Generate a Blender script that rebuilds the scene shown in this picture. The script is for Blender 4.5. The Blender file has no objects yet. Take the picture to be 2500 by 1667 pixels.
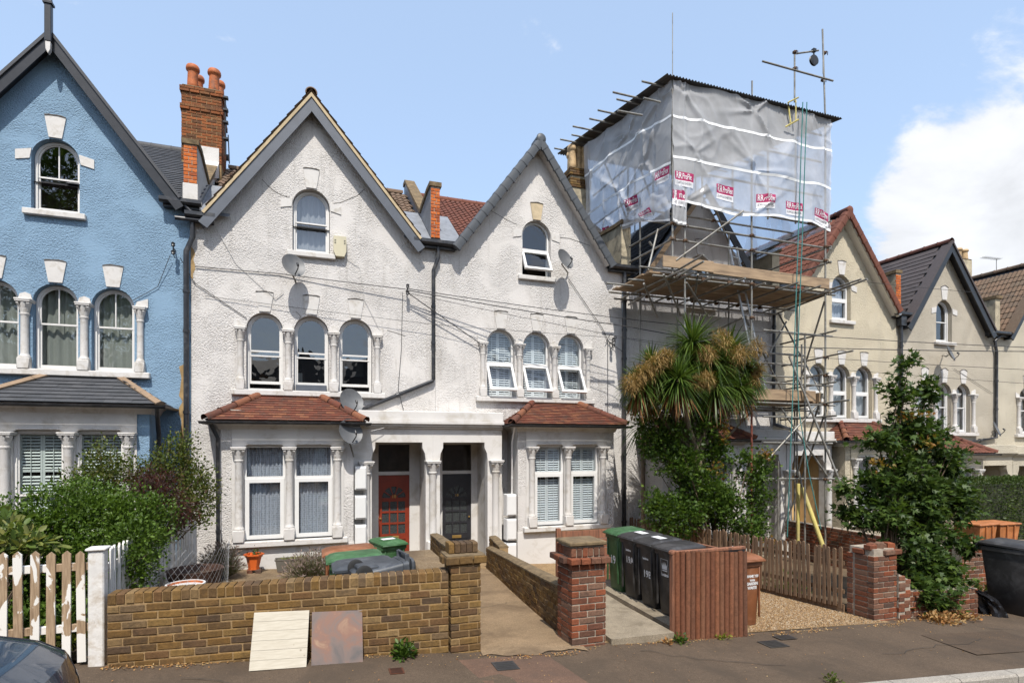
import bpy, math, random
import numpy as np
from mathutils import Vector, Matrix
from mathutils.geometry import tessellate_polygon

S = bpy.context.scene
COL = S.collection
rnd = random.Random(7)
R = math.radians

# ---------------------------------------------------------------- camera
PSI = R(19.4); FPX = 1391.0; CX = 1250.0; HY = 1085.0; EYE = 2.5
cam_d = bpy.data.cameras.new('camera')
cam_d.sensor_width = 36; cam_d.lens = 36 * FPX / 2500
cam_d.shift_y = (HY - 833.5) / 2500
cam_d.clip_start = 0.05; cam_d.clip_end = 3000
cam = bpy.data.objects.new('camera', cam_d); COL.objects.link(cam)
cam.location = (0, 0, EYE); cam.rotation_euler = (math.pi / 2, 0, -PSI)
S.camera = cam

# ---------------------------------------------------------------- sun and sky
SUN_EL = R(56); SUN_AZ = R(12)
D = Vector((math.sin(SUN_AZ) * math.cos(SUN_EL), math.cos(SUN_AZ) * math.cos(SUN_EL), -math.sin(SUN_EL)))
sun_d = bpy.data.lights.new('sun', 'SUN'); sun_d.energy = 3.75; sun_d.angle = R(0.53); sun_d.color = (1.0, 0.955, 0.88)
sun = bpy.data.objects.new('sun', sun_d); COL.objects.link(sun)
sun.rotation_euler = D.to_track_quat('-Z', 'Y').to_euler(); sun.location = (-3, -8, 20)

W = bpy.data.worlds.new('World'); S.world = W; W.use_nodes = True
nt = W.node_tree; nt.nodes.clear()
N = nt.nodes.new
out = N('ShaderNodeOutputWorld'); bg = N('ShaderNodeBackground')
sky = N('ShaderNodeTexSky'); sky.sky_type = 'NISHITA'; sky.sun_disc = False
sky.sun_elevation = SUN_EL; sky.sun_rotation = R(180) + SUN_AZ
sky.air_density = 1.0; sky.dust_density = 1.6; sky.ozone_density = 1.0; sky.altitude = 30
bg.inputs['Strength'].default_value = 0.15
tc = N('ShaderNodeTexCoord'); sep = N('ShaderNodeSeparateXYZ')
nt.links.new(tc.outputs['Generated'], sep.inputs[0])
def wmath(op, a, b=None, clamp=False):
    m = N('ShaderNodeMath'); m.operation = op; m.use_clamp = clamp
    for i, q in enumerate((a, b)):
        if q is None: continue
        if isinstance(q, (int, float)): m.inputs[i].default_value = q
        else: nt.links.new(q, m.inputs[i])
    return m.outputs[0]
def cloud_dir(az, el):
    return (math.sin(az) * math.cos(el), math.cos(az) * math.cos(el), math.sin(el))
# soft cumulus: domain-warped noise, biased to gather in banks
mp = N('ShaderNodeMapping'); mp.inputs['Scale'].default_value = (3.2, 3.2, 5.6); mp.inputs['Location'].default_value = (1.7, 4.2, 0.4)
nt.links.new(tc.outputs['Generated'], mp.inputs[0])
nz = N('ShaderNodeTexNoise'); nz.inputs['Scale'].default_value = 1.6; nz.inputs['Detail'].default_value = 9; nz.inputs['Roughness'].default_value = 0.58; nz.inputs['Distortion'].default_value = 0.25
nt.links.new(mp.outputs[0], nz.inputs[0])
bias = None
for az, el, wd, amt in ((R(58), R(18.5), 0.085, 0.27), (R(62), R(11), 0.11, 0.24), (R(53), R(8), 0.10, 0.17), (R(-27), R(34), 0.09, 0.19), (R(-17), R(25), 0.05, 0.15), (R(150), R(25), 0.3, 0.3), (R(-120), R(20), 0.3, 0.3)):
    dt = N('ShaderNodeVectorMath'); dt.operation = 'DOT_PRODUCT'; dt.inputs[1].default_value = cloud_dir(az, el)
    nt.links.new(tc.outputs['Generated'], dt.inputs[0])
    g = wmath('MULTIPLY', wmath('SUBTRACT', dt.outputs['Value'], 1.0), 1 / (wd * wd))
    g = wmath('MULTIPLY', wmath('POWER', 2.718, g), amt)
    bias = g if bias is None else wmath('ADD', bias, g)
dens = wmath('ADD', nz.outputs['Fac'], bias)
rmp = N('ShaderNodeMapRange'); rmp.interpolation_type = 'SMOOTHSTEP'
rmp.inputs['From Min'].default_value = 0.64; rmp.inputs['From Max'].default_value = 0.765
nt.links.new(dens, rmp.inputs['Value'])
mask = wmath('MULTIPLY', rmp.outputs[0], 0.96)
ccol = N('ShaderNodeMapRange'); ccol.inputs['From Min'].default_value = 0.3; ccol.inputs['From Max'].default_value = 0.75; ccol.inputs['To Min'].default_value = 3.4; ccol.inputs['To Max'].default_value = 5.3
nt.links.new(nz.outputs['Fac'], ccol.inputs['Value'])
cc = N('ShaderNodeCombineColor')
for i, k in enumerate((1.0, 1.02, 1.06)):
    nt.links.new(wmath('MULTIPLY', ccol.outputs[0], k), cc.inputs[i])
mx = N('ShaderNodeMix'); mx.data_type = 'RGBA'
veil = N('ShaderNodeMix'); veil.data_type = 'RGBA'; veil.inputs[0].default_value = 0.40; veil.inputs[7].default_value = (3.95, 5.15, 6.9, 1)   # thin even high haze
nt.links.new(sky.outputs[0], veil.inputs[6])
nt.links.new(mask, mx.inputs[0]); nt.links.new(veil.outputs[2], mx.inputs[6]); nt.links.new(cc.outputs[0], mx.inputs[7])
nt.links.new(mx.outputs[2], bg.inputs[0]); nt.links.new(bg.outputs[0], out.inputs[0])

vs = S.view_settings
vs.view_transform = 'Standard'; vs.look = 'None'; vs.exposure = 0.5; vs.gamma = 1.0; vs.use_curve_mapping = False
S.cycles.max_bounces = 5; S.cycles.diffuse_bounces = 2; S.cycles.glossy_bounces = 2; S.cycles.transparent_max_bounces = 10; S.cycles.transmission_bounces = 4
S.cycles.caustics_reflective = False; S.cycles.caustics_refractive = False

# ---------------------------------------------------------------- survey: a point of the photograph on a plane of known depth
SP, CP = math.sin(PSI), math.cos(PSI)
def at(px, py, Y):
    x = (px - CX) / FPX
    t = Y / (CP - x * SP)
    return Vector((t * (x * CP + SP), Y, EYE + t * (HY - py) / FPX))
def X_(px, Y): return at(px, 0, Y).x
F = 13.2           # front plane of the terrace
WALLY = 6.45       # pavement edge
def gz(x, y): return -0.05 * (x - 3.25) - 0.036 * max(0.0, y - 6.5)

# ---------------------------------------------------------------- mesh helpers
WL = {}            # world position of every object made here
class MB:
    def __init__(s): s.v = []; s.f = []
    def add(s, vs, fs):
        o = len(s.v); s.v += [tuple(p) for p in vs]; s.f += [tuple(i + o for i in f) for f in fs]; return s
    def box(s, x0, x1, y0, y1, z0, z1):
        return s.add([(x0,y0,z0),(x1,y0,z0),(x1,y1,z0),(x0,y1,z0),(x0,y0,z1),(x1,y0,z1),(x1,y1,z1),(x0,y1,z1)],
              [(0,3,2,1),(4,5,6,7),(0,1,5,4),(1,2,6,5),(2,3,7,6),(3,0,4,7)])
    def bbox(s, x0, x1, y0, y1, z0, z1, b):     # box with chamfered edges
        x0, x1 = min(x0,x1), max(x0,x1); y0, y1 = min(y0,y1), max(y0,y1); z0, z1 = min(z0,z1), max(z0,z1)
        V = []; idx = {}
        xs, ys, zs = (x0,x1), (y0,y1), (z0,z1)
        for i in (0,1):
            for j in (0,1):
                for k in (0,1):
                    sx, sy, sz = (1,-1)[i], (1,-1)[j], (1,-1)[k]
                    for a, p in ((0,(xs[i],ys[j]+sy*b,zs[k]+sz*b)),(1,(xs[i]+sx*b,ys[j],zs[k]+sz*b)),(2,(xs[i]+sx*b,ys[j]+sy*b,zs[k]))):
                        idx[i,j,k,a] = len(V); V.append(p)
        Fc = []
        for i in (0,1):
            Fc.append([idx[i,0,0,0],idx[i,1,0,0],idx[i,1,1,0],idx[i,0,1,0]][::(-1,1)[i]])
            Fc.append([idx[0,i,0,1],idx[1,i,0,1],idx[1,i,1,1],idx[0,i,1,1]][::(1,-1)[i]])
            Fc.append([idx[0,0,i,2],idx[1,0,i,2],idx[1,1,i,2],idx[0,1,i,2]][::(-1,1)[i]])
        for i in (0,1):
            for j in (0,1):
                sgn = 1 if i == j else -1
                Fc.append([idx[i,j,0,0],idx[i,j,0,1],idx[i,j,1,1],idx[i,j,1,0]][::sgn])
                Fc.append([idx[0,i,j,1],idx[0,i,j,2],idx[1,i,j,2],idx[1,i,j,1]][::sgn])
                Fc.append([idx[i,0,j,2],idx[i,0,j,0],idx[i,1,j,0],idx[i,1,j,2]][::sgn])
                for k in (0,1):
                    s2 = 1 if (i+j+k) % 2 == 0 else -1
                    Fc.append([idx[i,j,k,0],idx[i,j,k,2],idx[i,j,k,1]][::s2])
        return s.add(V, Fc)
    def prism(s, pts, a0, a1, axis='y', cap=True):   # polygon extruded along an axis; pts are the two other coords in order
        n = len(pts)
        def mk(p, a):
            return {'y': (p[0], a, p[1]), 'x': (a, p[0], p[1]), 'z': (p[0], p[1], a)}[axis]
        V = [mk(p, a0) for p in pts] + [mk(p, a1) for p in pts]
        fs = [(i, (i+1) % n, n + (i+1) % n, n + i) for i in range(n)]
        if cap: fs += [tuple(range(n))[::-1], tuple(range(n, 2*n))]
        return s.add(V, fs)
    def tube(s, p0, p1, r, n=8, r2=None, cap=True):
        p0, p1 = Vector(p0), Vector(p1); d = (p1 - p0)
        if d.length < 1e-6: return s
        d.normalize(); u = d.orthogonal().normalized(); w = d.cross(u)
        r2 = r if r2 is None else r2
        V = [p + (u*math.cos(2*math.pi*i/n) + w*math.sin(2*math.pi*i/n))*rr for p, rr in ((p0,r),(p1,r2)) for i in range(n)]
        fs = [(i, (i+1) % n, n+(i+1) % n, n+i) for i in range(n)]
        if cap: fs += [tuple(range(n))[::-1], tuple(range(n, 2*n))]
        return s.add(V, fs)
    def path(s, pts, r, n=6, r2=None):
        pts = [Vector(p) for p in pts]; m = len(pts); V = []; u = None
        for i, p in enumerate(pts):
            d = (pts[min(i+1, m-1)] - pts[max(i-1, 0)])
            if d.length < 1e-7: d = Vector((0,0,1))
            d.normalize()
            if u is None: u = d.orthogonal().normalized()
            u = (u - d*u.dot(d)); u = u.normalized() if u.length > 1e-5 else d.orthogonal().normalized()
            w = d.cross(u); rr = r if r2 is None else r + (r2-r)*i/(m-1)
            V += [p + (u*math.cos(2*math.pi*k/n) + w*math.sin(2*math.pi*k/n))*rr for k in range(n)]
        fs = [(i*n+k, i*n+(k+1) % n, (i+1)*n+(k+1) % n, (i+1)*n+k) for i in range(m-1) for k in range(n)]
        fs += [tuple(range(n))[::-1], tuple(range((m-1)*n, m*n))]
        return s.add(V, fs)
    def lathe(s, prof, c=(0,0,0), n=16, a0=0, a1=2*math.pi, sx=1, sy=1):   # profile of (r, z)
        full = abs(a1-a0-2*math.pi) < 1e-6; m = n if full else n+1
        V = [(c[0]+sx*r*math.cos(a0+(a1-a0)*k/n), c[1]+sy*r*math.sin(a0+(a1-a0)*k/n), c[2]+z) for r, z in prof for k in range(m)]
        fs = []
        for i in range(len(prof)-1):
            for k in range(n):
                k2 = (k+1) % m
                fs.append((i*m+k, i*m+k2, (i+1)*m+k2, (i+1)*m+k))
        if full:
            if prof[0][0] > 1e-6: fs.append(tuple(range(m))[::-1])
            if prof[-1][0] > 1e-6: fs.append(tuple(range((len(prof)-1)*m, len(prof)*m)))
        return s.add(V, fs)
    def grid(s, fn, nu, nv):
        V = [fn(i/nu, j/nv) for j in range(nv+1) for i in range(nu+1)]
        fs = [(j*(nu+1)+i, j*(nu+1)+i+1, (j+1)*(nu+1)+i+1, (j+1)*(nu+1)+i) for j in range(nv) for i in range(nu)]
        return s.add(V, fs)
    def ring(s, o, i, y0, y1):          # frame between two outlines of (x, z), front face y0, back y1
        n = len(o)
        V = [(p[0],y0,p[1]) for p in o] + [(p[0],y0,p[1]) for p in i] + [(p[0],y1,p[1]) for p in i] + [(p[0],y1,p[1]) for p in o]
        fs = []
        for k in range(n):
            q = (k+1) % n
            fs += [(k,q,n+q,n+k), (n+k,n+q,2*n+q,2*n+k), (3*n+k,3*n+q,q,k), (2*n+k,2*n+q,3*n+q,3*n+k)]
        return s.add(V, fs)
    def plate(s, outer, holes, y0, depth, back=False):   # sheet with openings and their reveals
        loops = [outer] + list(holes)
        flat = [p for l in loops for p in l]
        tris = tessellate_polygon([[Vector((p[0], p[1], 0)) for p in l] for l in loops])
        V = [(p[0], y0, p[1]) for p in flat]
        fs = []
        for t in tris:
            a, b, c = (flat[i] for i in t)
            cr = (b[0]-a[0])*(c[1]-a[1]) - (b[1]-a[1])*(c[0]-a[0])
            if abs(cr) < 1e-10: continue
            fs.append(tuple(t) if cr > 0 else tuple(t)[::-1])
        s.add(V, fs)
        if back: s.add([(p[0], y0+depth, p[1]) for p in flat], [f[::-1] for f in fs])
        for li, l in enumerate(loops):
            if li == 0 and not back: continue
            n = len(l)
            s.add([(p[0], y0, p[1]) for p in l] + [(p[0], y0+depth, p[1]) for p in l],
                  [(k, (k+1) % n, n+(k+1) % n, n+k) for k in range(n)])
        return s
    def map(s, fn):
        s.v = [tuple(fn(Vector(p))) for p in s.v]; return s
    def mesh(s, name, mat, smooth=False, shift=None):
        me = bpy.data.meshes.new(name)
        vv = s.v if shift is None else [(p[0]-shift[0], p[1]-shift[1], p[2]-shift[2]) for p in s.v]
        me.from_pydata(vv, [], s.f)
        if mat: me.materials.append(mat)
        if smooth: me.polygons.foreach_set('use_smooth', [True]*len(me.polygons))
        me.update(); return me
    def build(s, name, mat, parent=None, smooth=False, local=False, origin=None):
        sh = None
        if parent is not None and not local: sh = WL[parent.name]
        if parent is None: sh = origin
        o = bpy.data.objects.new(name, s.mesh(name, mat, smooth, sh)); COL.objects.link(o)
        if parent is not None: o.parent = parent; WL[o.name] = WL[parent.name]
        else:
            o.location = origin or (0,0,0); WL[o.name] = tuple(o.location)
        if smooth:
            try:
                me = o.data
                me.set_sharp_from_angle(angle=R(38))
            except Exception: pass
        return o

def tag(o, label, cat, group=None, kind=None):
    if label: o['label'] = label
    if cat: o['category'] = cat
    if group: o['group'] = group
    if kind: o['kind'] = kind
    return o
def thing(name, label, cat, loc, rotz=0, group=None):
    o = bpy.data.objects.new(name, None); COL.objects.link(o); o.empty_display_size = 0.2
    o.location = loc; o.rotation_euler = (0, 0, rotz); WL[o.name] = tuple(loc)
    return tag(o, label, cat, group)
def struct(name, mb, mat, smooth=False):
    o = mb.build(name, mat, None, smooth, origin=(0,0,0)); o['kind'] = 'structure'; return o
def inst(name, me, parent, loc, rot=(0,0,0), scale=(1,1,1)):
    """piece that shares mesh data; loc in world metres, parent unrotated"""
    o = bpy.data.objects.new(name, me); COL.objects.link(o)
    w = WL[parent.name]; o.parent = parent
    o.location = (loc[0]-w[0], loc[1]-w[1], loc[2]-w[2]); o.rotation_euler = rot; o.scale = scale
    WL[o.name] = tuple(loc); return o
def frame_rot(u, v):
    """euler with local x along u, local y along v"""
    u = Vector(u).normalized(); v = (Vector(v) - u*Vector(v).dot(u)).normalized(); w = u.cross(v)
    return Matrix((u, v, w)).transposed().to_euler()
def copy_tree(o, parent=None):
    c = o.copy(); COL.objects.link(c); c.parent = parent; WL[c.name] = WL[o.name]
    for ch in list(o.children): copy_tree(ch, c)
    return c

# ---------------------------------------------------------------- materials
MATS = {}
def newmat(name):
    m = bpy.data.materials.new(name); m.use_nodes = True; nt = m.node_tree
    b = nt.nodes['Principled BSDF']; return m, nt, b
def lk(nt, a, b): nt.links.new(a, b)
def pos(nt, scale=(1,1,1)):
    g = nt.nodes.new('ShaderNodeNewGeometry'); mp = nt.nodes.new('ShaderNodeMapping'); mp.inputs['Scale'].default_value = scale
    lk(nt, g.outputs['Position'], mp.inputs[0]); return mp.outputs[0]
def noise(nt, vec, scale, detail=4, rough=0.55, dist=0.0):
    n = nt.nodes.new('ShaderNodeTexNoise'); n.inputs['Scale'].default_value = scale; n.inputs['Detail'].default_value = detail
    n.inputs['Roughness'].default_value = rough; n.inputs['Distortion'].default_value = dist
    lk(nt, vec, n.inputs[0]); return n.outputs['Fac']
def ramp(nt, fac, stops):
    r = nt.nodes.new('ShaderNodeValToRGB'); e = r.color_ramp.elements
    while len(e) < len(stops): e.new(0.5)
    for i, (p, c) in enumerate(stops):
        e[i].position = p; e[i].color = (*c, 1) if len(c) == 3 else c
    lk(nt, fac, r.inputs[0]); return r.outputs[0]
def mixc(nt, fac, a, b, mode='MIX'):
    m = nt.nodes.new('ShaderNodeMix'); m.data_type = 'RGBA'; m.blend_type = mode
    for i, q in ((0, fac), (6, a), (7, b)):
        if isinstance(q, (int, float)): m.inputs[i].default_value = q
        elif isinstance(q, tuple): m.inputs[i].default_value = (*q, 1) if len(q) == 3 else q
        else: lk(nt, q, m.inputs[i])
    return m.outputs[2]
def nmath(nt, op, a, b=0.0, clamp=False):
    m = nt.nodes.new('ShaderNodeMath'); m.operation = op; m.use_clamp = clamp
    for i, q in enumerate((a, b)):
        if isinstance(q, (int, float)): m.inputs[i].default_value = q
        else: lk(nt, q, m.inputs[i])
    return m.outputs[0]
def bump(nt, b, h, strength, dist):
    n = nt.nodes.new('ShaderNodeBump'); n.inputs['Strength'].default_value = strength; n.inputs['Distance'].default_value = dist
    lk(nt, h, n.inputs['Height']); lk(nt, n.outputs[0], b.inputs['Normal'])
def sc(c, k): return tuple(min(1, x*k) for x in c)
def plain(name, col, rough=0.6, var=0.12, scale=3.0, bmp=0.0, bscale=60, metal=0.0, dirt=None, dscale=1.2, spec=None, stretch=(1,1,1)):
    if name in MATS: return MATS[name]
    m, nt, b = newmat(name); p = pos(nt, stretch)
    c = ramp(nt, noise(nt, p, scale, 6), [(0.3, sc(col, 1-var)), (0.7, sc(col, 1+var))])
    if dirt:
        f = ramp(nt, noise(nt, p, dscale, 8, 0.65, 0.4), [(0.5, (0,0,0)), (0.72, (1,1,1))])
        c = mixc(nt, f, c, dirt)
    lk(nt, c, b.inputs['Base Color'])
    b.inputs['Roughness'].default_value = rough; b.inputs['Metallic'].default_value = metal
    if spec is not None: b.inputs['Specular IOR Level'].default_value = spec
    if bmp: bump(nt, b, noise(nt, p, bscale, 5), bmp, 0.01)
    MATS[name] = m; return m
def stucco(name, col, spots=None, rough_scale=44, dist=0.020, stain=(0.36,0.33,0.29), stain_amt=0.35):
    """pebble-dash render, painted"""
    m, nt, b = newmat(name); p = pos(nt)
    v = nt.nodes.new('ShaderNodeTexVoronoi'); v.inputs['Scale'].default_value = rough_scale; v.feature = 'SMOOTH_F1'
    v.inputs['Randomness'].default_value = 1.0
    wp = nt.nodes.new('ShaderNodeVectorMath'); wp.operation = 'ADD'
    nn = nt.nodes.new('ShaderNodeTexNoise'); nn.inputs['Scale'].default_value = 14; lk(nt, p, nn.inputs[0])
    sclv = nt.nodes.new('ShaderNodeVectorMath'); sclv.operation = 'SCALE'; sclv.inputs['Scale'].default_value = 0.015
    lk(nt, nn.outputs['Color'], sclv.inputs[0]); lk(nt, p, wp.inputs[0]); lk(nt, sclv.outputs[0], wp.inputs[1]); lk(nt, wp.outputs[0], v.inputs['Vector'])
    fine = noise(nt, p, rough_scale*0.8, 6, 0.68)
    h = nmath(nt, 'ADD', nmath(nt, 'MULTIPLY', v.outputs['Distance'], -0.9), nmath(nt, 'MULTIPLY', fine, 1.5))
    h = nmath(nt, 'MULTIPLY', h, ramp(nt, noise(nt, p, 1.3, 3, 0.5, 0.5), [(0.36, (0.22,)*3), (0.5, (0.8,)*3), (0.68, (1.15,)*3)]))
    big = noise(nt, p, 0.7, 6, 0.6)
    c = ramp(nt, big, [(0.32, sc(col, 0.93)), (0.68, sc(col, 1.05))])
    st = ramp(nt, noise(nt, pos(nt, (1.6, 1.6, 0.45)), 1.1, 9, 0.68, 0.6), [(0.55, (0,0,0)), (0.8, (stain_amt,)*3)])
    c = mixc(nt, st, c, stain)
    run = ramp(nt, noise(nt, pos(nt, (7, 7, 0.5)), 1.6, 6, 0.6), [(0.57, (0,0,0)), (0.74, (stain_amt*.55,)*3)])
    c = mixc(nt, run, c, stain)
    lo = noise(nt, p, 9, 7, 0.7)
    c = mixc(nt, ramp(nt, lo, [(0.62, (0,0,0)), (0.78, (0.35*stain_amt/0.35,)*3)]), c, sc(stain, 1.3))
    lk(nt, c, b.inputs['Base Color']); b.inputs['Roughness'].default_value = 0.85; b.inputs['Specular IOR Level'].default_value = 0.25
    bump(nt, b, h, 1.0, dist)
    MATS[name] = m; return m
def brickmat(name, cols, rough=0.9, dark=(0.04,0.03,0.025), dark_amt=0.4):
    m, nt, b = newmat(name); p = pos(nt)
    oi = nt.nodes.new('ShaderNodeObjectInfo')
    n = len(cols)
    c = ramp(nt, oi.outputs['Random'], [((i+0.5)/n, q) for i, q in enumerate(cols)])
    c = mixc(nt, 0.55, c, ramp(nt, noise(nt, p, 30, 6, 0.7), [(0.3, (0.25,)*3), (0.7, (0.8,)*3)]), 'OVERLAY')
    f = ramp(nt, noise(nt, p, 7, 8, 0.7, 0.5), [(0.48, (0,0,0)), (0.75, (dark_amt,)*3)])
    c = mixc(nt, f, c, dark)
    lk(nt, c, b.inputs['Base Color']); b.inputs['Roughness'].default_value = rough; b.inputs['Specular IOR Level'].default_value = 0.2
    bump(nt, b, noise(nt, p, 70, 8, 0.7), 0.7, 0.008)
    MATS[name] = m; return m
def tilemat(name, cols, moss=None, moss_amt=0.5, rough=0.8, bmp=0.5, spec=0.3):
    m, nt, b = newmat(name); p = pos(nt)
    oi = nt.nodes.new('ShaderNodeObjectInfo')
    n = len(cols)
    c = ramp(nt, oi.outputs['Random'], [((i+0.5)/n, q) for i, q in enumerate(cols)])
    c = mixc(nt, 0.4, c, ramp(nt, noise(nt, p, 22, 6, 0.7), [(0.3, (0.3,)*3), (0.7, (0.75,)*3)]), 'OVERLAY')
    if moss:
        f = ramp(nt, noise(nt, p, 9, 9, 0.72, 0.8), [(0.52, (0,0,0)), (0.66, (moss_amt,)*3)])
        c = mixc(nt, f, c, moss)
    lk(nt, c, b.inputs['Base Color']); b.inputs['Roughness'].default_value = rough; b.inputs['Specular IOR Level'].default_value = spec
    bump(nt, b, noise(nt, p, 60, 6, 0.7), bmp, 0.006)
    MATS[name] = m; return m
def leafmat(name, cols, trans=0.35, rough=0.45):
    m, nt, b = newmat(name)
    g = nt.nodes.new('ShaderNodeNewGeometry'); n = len(cols)
    c = ramp(nt, g.outputs['Random Per Island'], [((i+0.5)/n, q) for i, q in enumerate(cols)])
    lk(nt, c, b.inputs['Base Color']); b.inputs['Roughness'].default_value = rough; b.inputs['Specular IOR Level'].default_value = 0.28
    t = nt.nodes.new('ShaderNodeBsdfTranslucent'); mx = nt.nodes.new('ShaderNodeMixShader'); mx.inputs[0].default_value = trans
    lk(nt, mixc(nt, 1.0, c, (1.25, 1.25, 0.7), 'MULTIPLY'), t.inputs[0])
    o = nt.nodes['Material Output']
    lk(nt, b.outputs[0], mx.inputs[1]); lk(nt, t.outputs[0], mx.inputs[2]); lk(nt, mx.outputs[0], o.inputs[0])
    MATS[name] = m; return m
def glassmat(name, tint=(0.9,0.93,0.95), refl=0.07, ior=1.5, rough=0.0, wav=0.0):
    m = bpy.data.materials.new(name); m.use_nodes = True; nt = m.node_tree; nt.nodes.clear()
    o = nt.nodes.new('ShaderNodeOutputMaterial'); t = nt.nodes.new('ShaderNodeBsdfTransparent'); gl = nt.nodes.new('ShaderNodeBsdfGlossy')
    t.inputs[0].default_value = (*tint, 1); gl.inputs['Roughness'].default_value = rough; gl.inputs[0].default_value = (1,1,1,1)
    fr = nt.nodes.new('ShaderNodeLayerWeight'); fr.inputs[0].default_value = 0.5
    f = nmath(nt, 'ADD', nmath(nt, 'POWER', fr.outputs['Facing'], 4.0), refl, True)
    mx = nt.nodes.new('ShaderNodeMixShader'); lk(nt, f, mx.inputs[0]); lk(nt, t.outputs[0], mx.inputs[1]); lk(nt, gl.outputs[0], mx.inputs[2])
    if wav:
        n = nt.nodes.new('ShaderNodeBump'); n.inputs['Strength'].default_value = wav; n.inputs['Distance'].default_value = 0.02
        lk(nt, noise(nt, pos(nt), 2.2, 2), n.inputs['Height']); lk(nt, n.outputs[0], gl.inputs['Normal'])
    lk(nt, mx.outputs[0], o.inputs[0]); MATS[name] = m; return m

M = {}
M['blue'] = stucco('blue_render', (0.215, 0.325, 0.44), stain=(0.16,0.23,0.30), stain_amt=0.3)
M['white'] = stucco('white_render', (0.615, 0.585, 0.555), stain=(0.25,0.225,0.19), stain_amt=0.6)
M['white_s'] = plain('white_masonry_paint', (0.60, 0.575, 0.545), 0.7, 0.06, 1.4, 0.3, 40, dirt=(0.42,0.38,0.32), dscale=2.4)
M['trim'] = plain('white_stone_paint', (0.58, 0.555, 0.525), 0.65, 0.07, 5, 0.35, 55, dirt=(0.38,0.34,0.285), dscale=5)
M['cream'] = stucco('cream_render', (0.53, 0.465, 0.345))
M['grey_cream'] = stucco('grey_cream_render', (0.45, 0.40, 0.32))
M['cream_b'] = stucco('pale_cream_render', (0.49, 0.44, 0.345))
M['cement'] = plain('cement_render', (0.42, 0.36, 0.25), 0.9, 0.25, 4, 0.5, 40, dirt=(0.12,0.10,0.075), dscale=3)
M['upvc'] = plain('white_upvc', (0.70, 0.69, 0.67), 0.35, 0.03)
M['sash'] = plain('white_gloss_paint', (0.68, 0.66, 0.63), 0.4, 0.05, 6)
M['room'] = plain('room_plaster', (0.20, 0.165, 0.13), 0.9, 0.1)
M['glass'] = glassmat('window_glass', (0.86,0.89,0.9), 0.10, wav=0.2)
M['glass_old'] = glassmat('sash_glass', (0.84,0.87,0.88), 0.13, wav=0.35)
M['black'] = plain('black_paint', (0.018,0.018,0.02), 0.35, 0.3, 8)
M['pipe'] = plain('black_plastic_pipe', (0.022,0.023,0.027), 0.35, 0.25, 5, dirt=(0.09,0.085,0.08), dscale=6)
M['barge18'] = plain('slate_blue_paint', (0.085,0.095,0.115), 0.5, 0.12, 5)
M['lead'] = plain('lead_flashing', (0.20,0.21,0.23), 0.55, 0.2, 6)
M['mortar_y'] = plain('sandy_mortar', (0.29,0.19,0.09), 0.95, 0.2, 12, 0.6, 90)
M['mortar_r'] = plain('grey_mortar', (0.33,0.28,0.22), 0.95, 0.25, 12, 0.6, 90)
M['brick_y'] = brickmat('stock_brick', [(0.135,0.076,0.026),(0.17,0.098,0.032),(0.10,0.059,0.026),(0.20,0.122,0.042),(0.135,0.073,0.031),(0.08,0.053,0.033),(0.155,0.085,0.027),(0.12,0.08,0.046),(0.21,0.135,0.06)], dark_amt=0.55)
M['brick_r'] = brickmat('red_brick', [(0.185,0.058,0.028),(0.135,0.056,0.032),(0.235,0.073,0.034),(0.11,0.056,0.037),(0.19,0.085,0.05),(0.085,0.053,0.039),(0.165,0.055,0.029),(0.175,0.10,0.067)], dark_amt=0.6)
M['brick_o'] = brickmat('orange_brick', [(0.50,0.13,0.03),(0.40,0.10,0.03),(0.56,0.17,0.05),(0.33,0.09,0.035)], dark_amt=0.25)
M['brick_c'] = brickmat('chimney_brick', [(0.24,0.08,0.03),(0.17,0.068,0.03),(0.30,0.10,0.036),(0.11,0.055,0.03),(0.21,0.095,0.042)], dark_amt=0.45)
M['tile_bay'] = tilemat('clay_bay_tile', [(0.125,0.042,0.026),(0.155,0.05,0.03),(0.10,0.04,0.027),(0.14,0.056,0.036),(0.20,0.08,0.042)], (0.07,0.053,0.042), 0.75)
M['tile_red'] = tilemat('red_roof_tile', [(0.135,0.05,0.033),(0.16,0.058,0.037),(0.115,0.045,0.03)], (0.085,0.05,0.037), 0.5)
M['tile_br'] = tilemat('brown_roof_tile', [(0.13,0.085,0.055),(0.16,0.10,0.065),(0.115,0.08,0.055)], (0.19,0.155,0.10), 0.5)
M['slate'] = tilemat('slate', [(0.060,0.062,0.068),(0.072,0.073,0.078),(0.053,0.055,0.06)], rough=0.6, bmp=0.25)
M['slate_br'] = tilemat('brown_slate', [(0.075,0.062,0.060),(0.085,0.07,0.067),(0.068,0.057,0.055)], rough=0.6, bmp=0.2)
M['verge_grey'] = plain('grey_verge_plastic', (0.062,0.068,0.076), 0.5, 0.1, 6)
M['terracotta'] = plain('terracotta_pot', (0.42,0.115,0.03), 0.7, 0.2, 6, 0.3, 60, dirt=(0.10,0.06,0.04), dscale=5)
M['buff_pot'] = plain('buff_pot', (0.52,0.36,0.19), 0.75, 0.15, 6, dirt=(0.2,0.14,0.08), dscale=4)
M['coping'] = plain('weathered_coping', (0.15,0.105,0.055), 0.95, 0.4, 9, 0.7, 60)
M['timber'] = plain('weathered_timber', (0.33,0.23,0.14), 0.8, 0.25, 5, 0.4, 70, dirt=(0.12,0.08,0.05), dscale=3, stretch=(0.35,3,3))
M['timber_v'] = plain('red_stained_timber', (0.235,0.098,0.052), 0.8, 0.35, 7, 0.5, 60, dirt=(0.09,0.045,0.03), dscale=5, stretch=(4,4,0.35))
M['slat_v'] = brickmat('half_round_stain', [(0.20,0.075,0.036),(0.145,0.06,0.034),(0.24,0.098,0.05),(0.115,0.055,0.035),(0.18,0.082,0.046)], 0.8, (0.06,0.03,0.02), 0.5)
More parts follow.
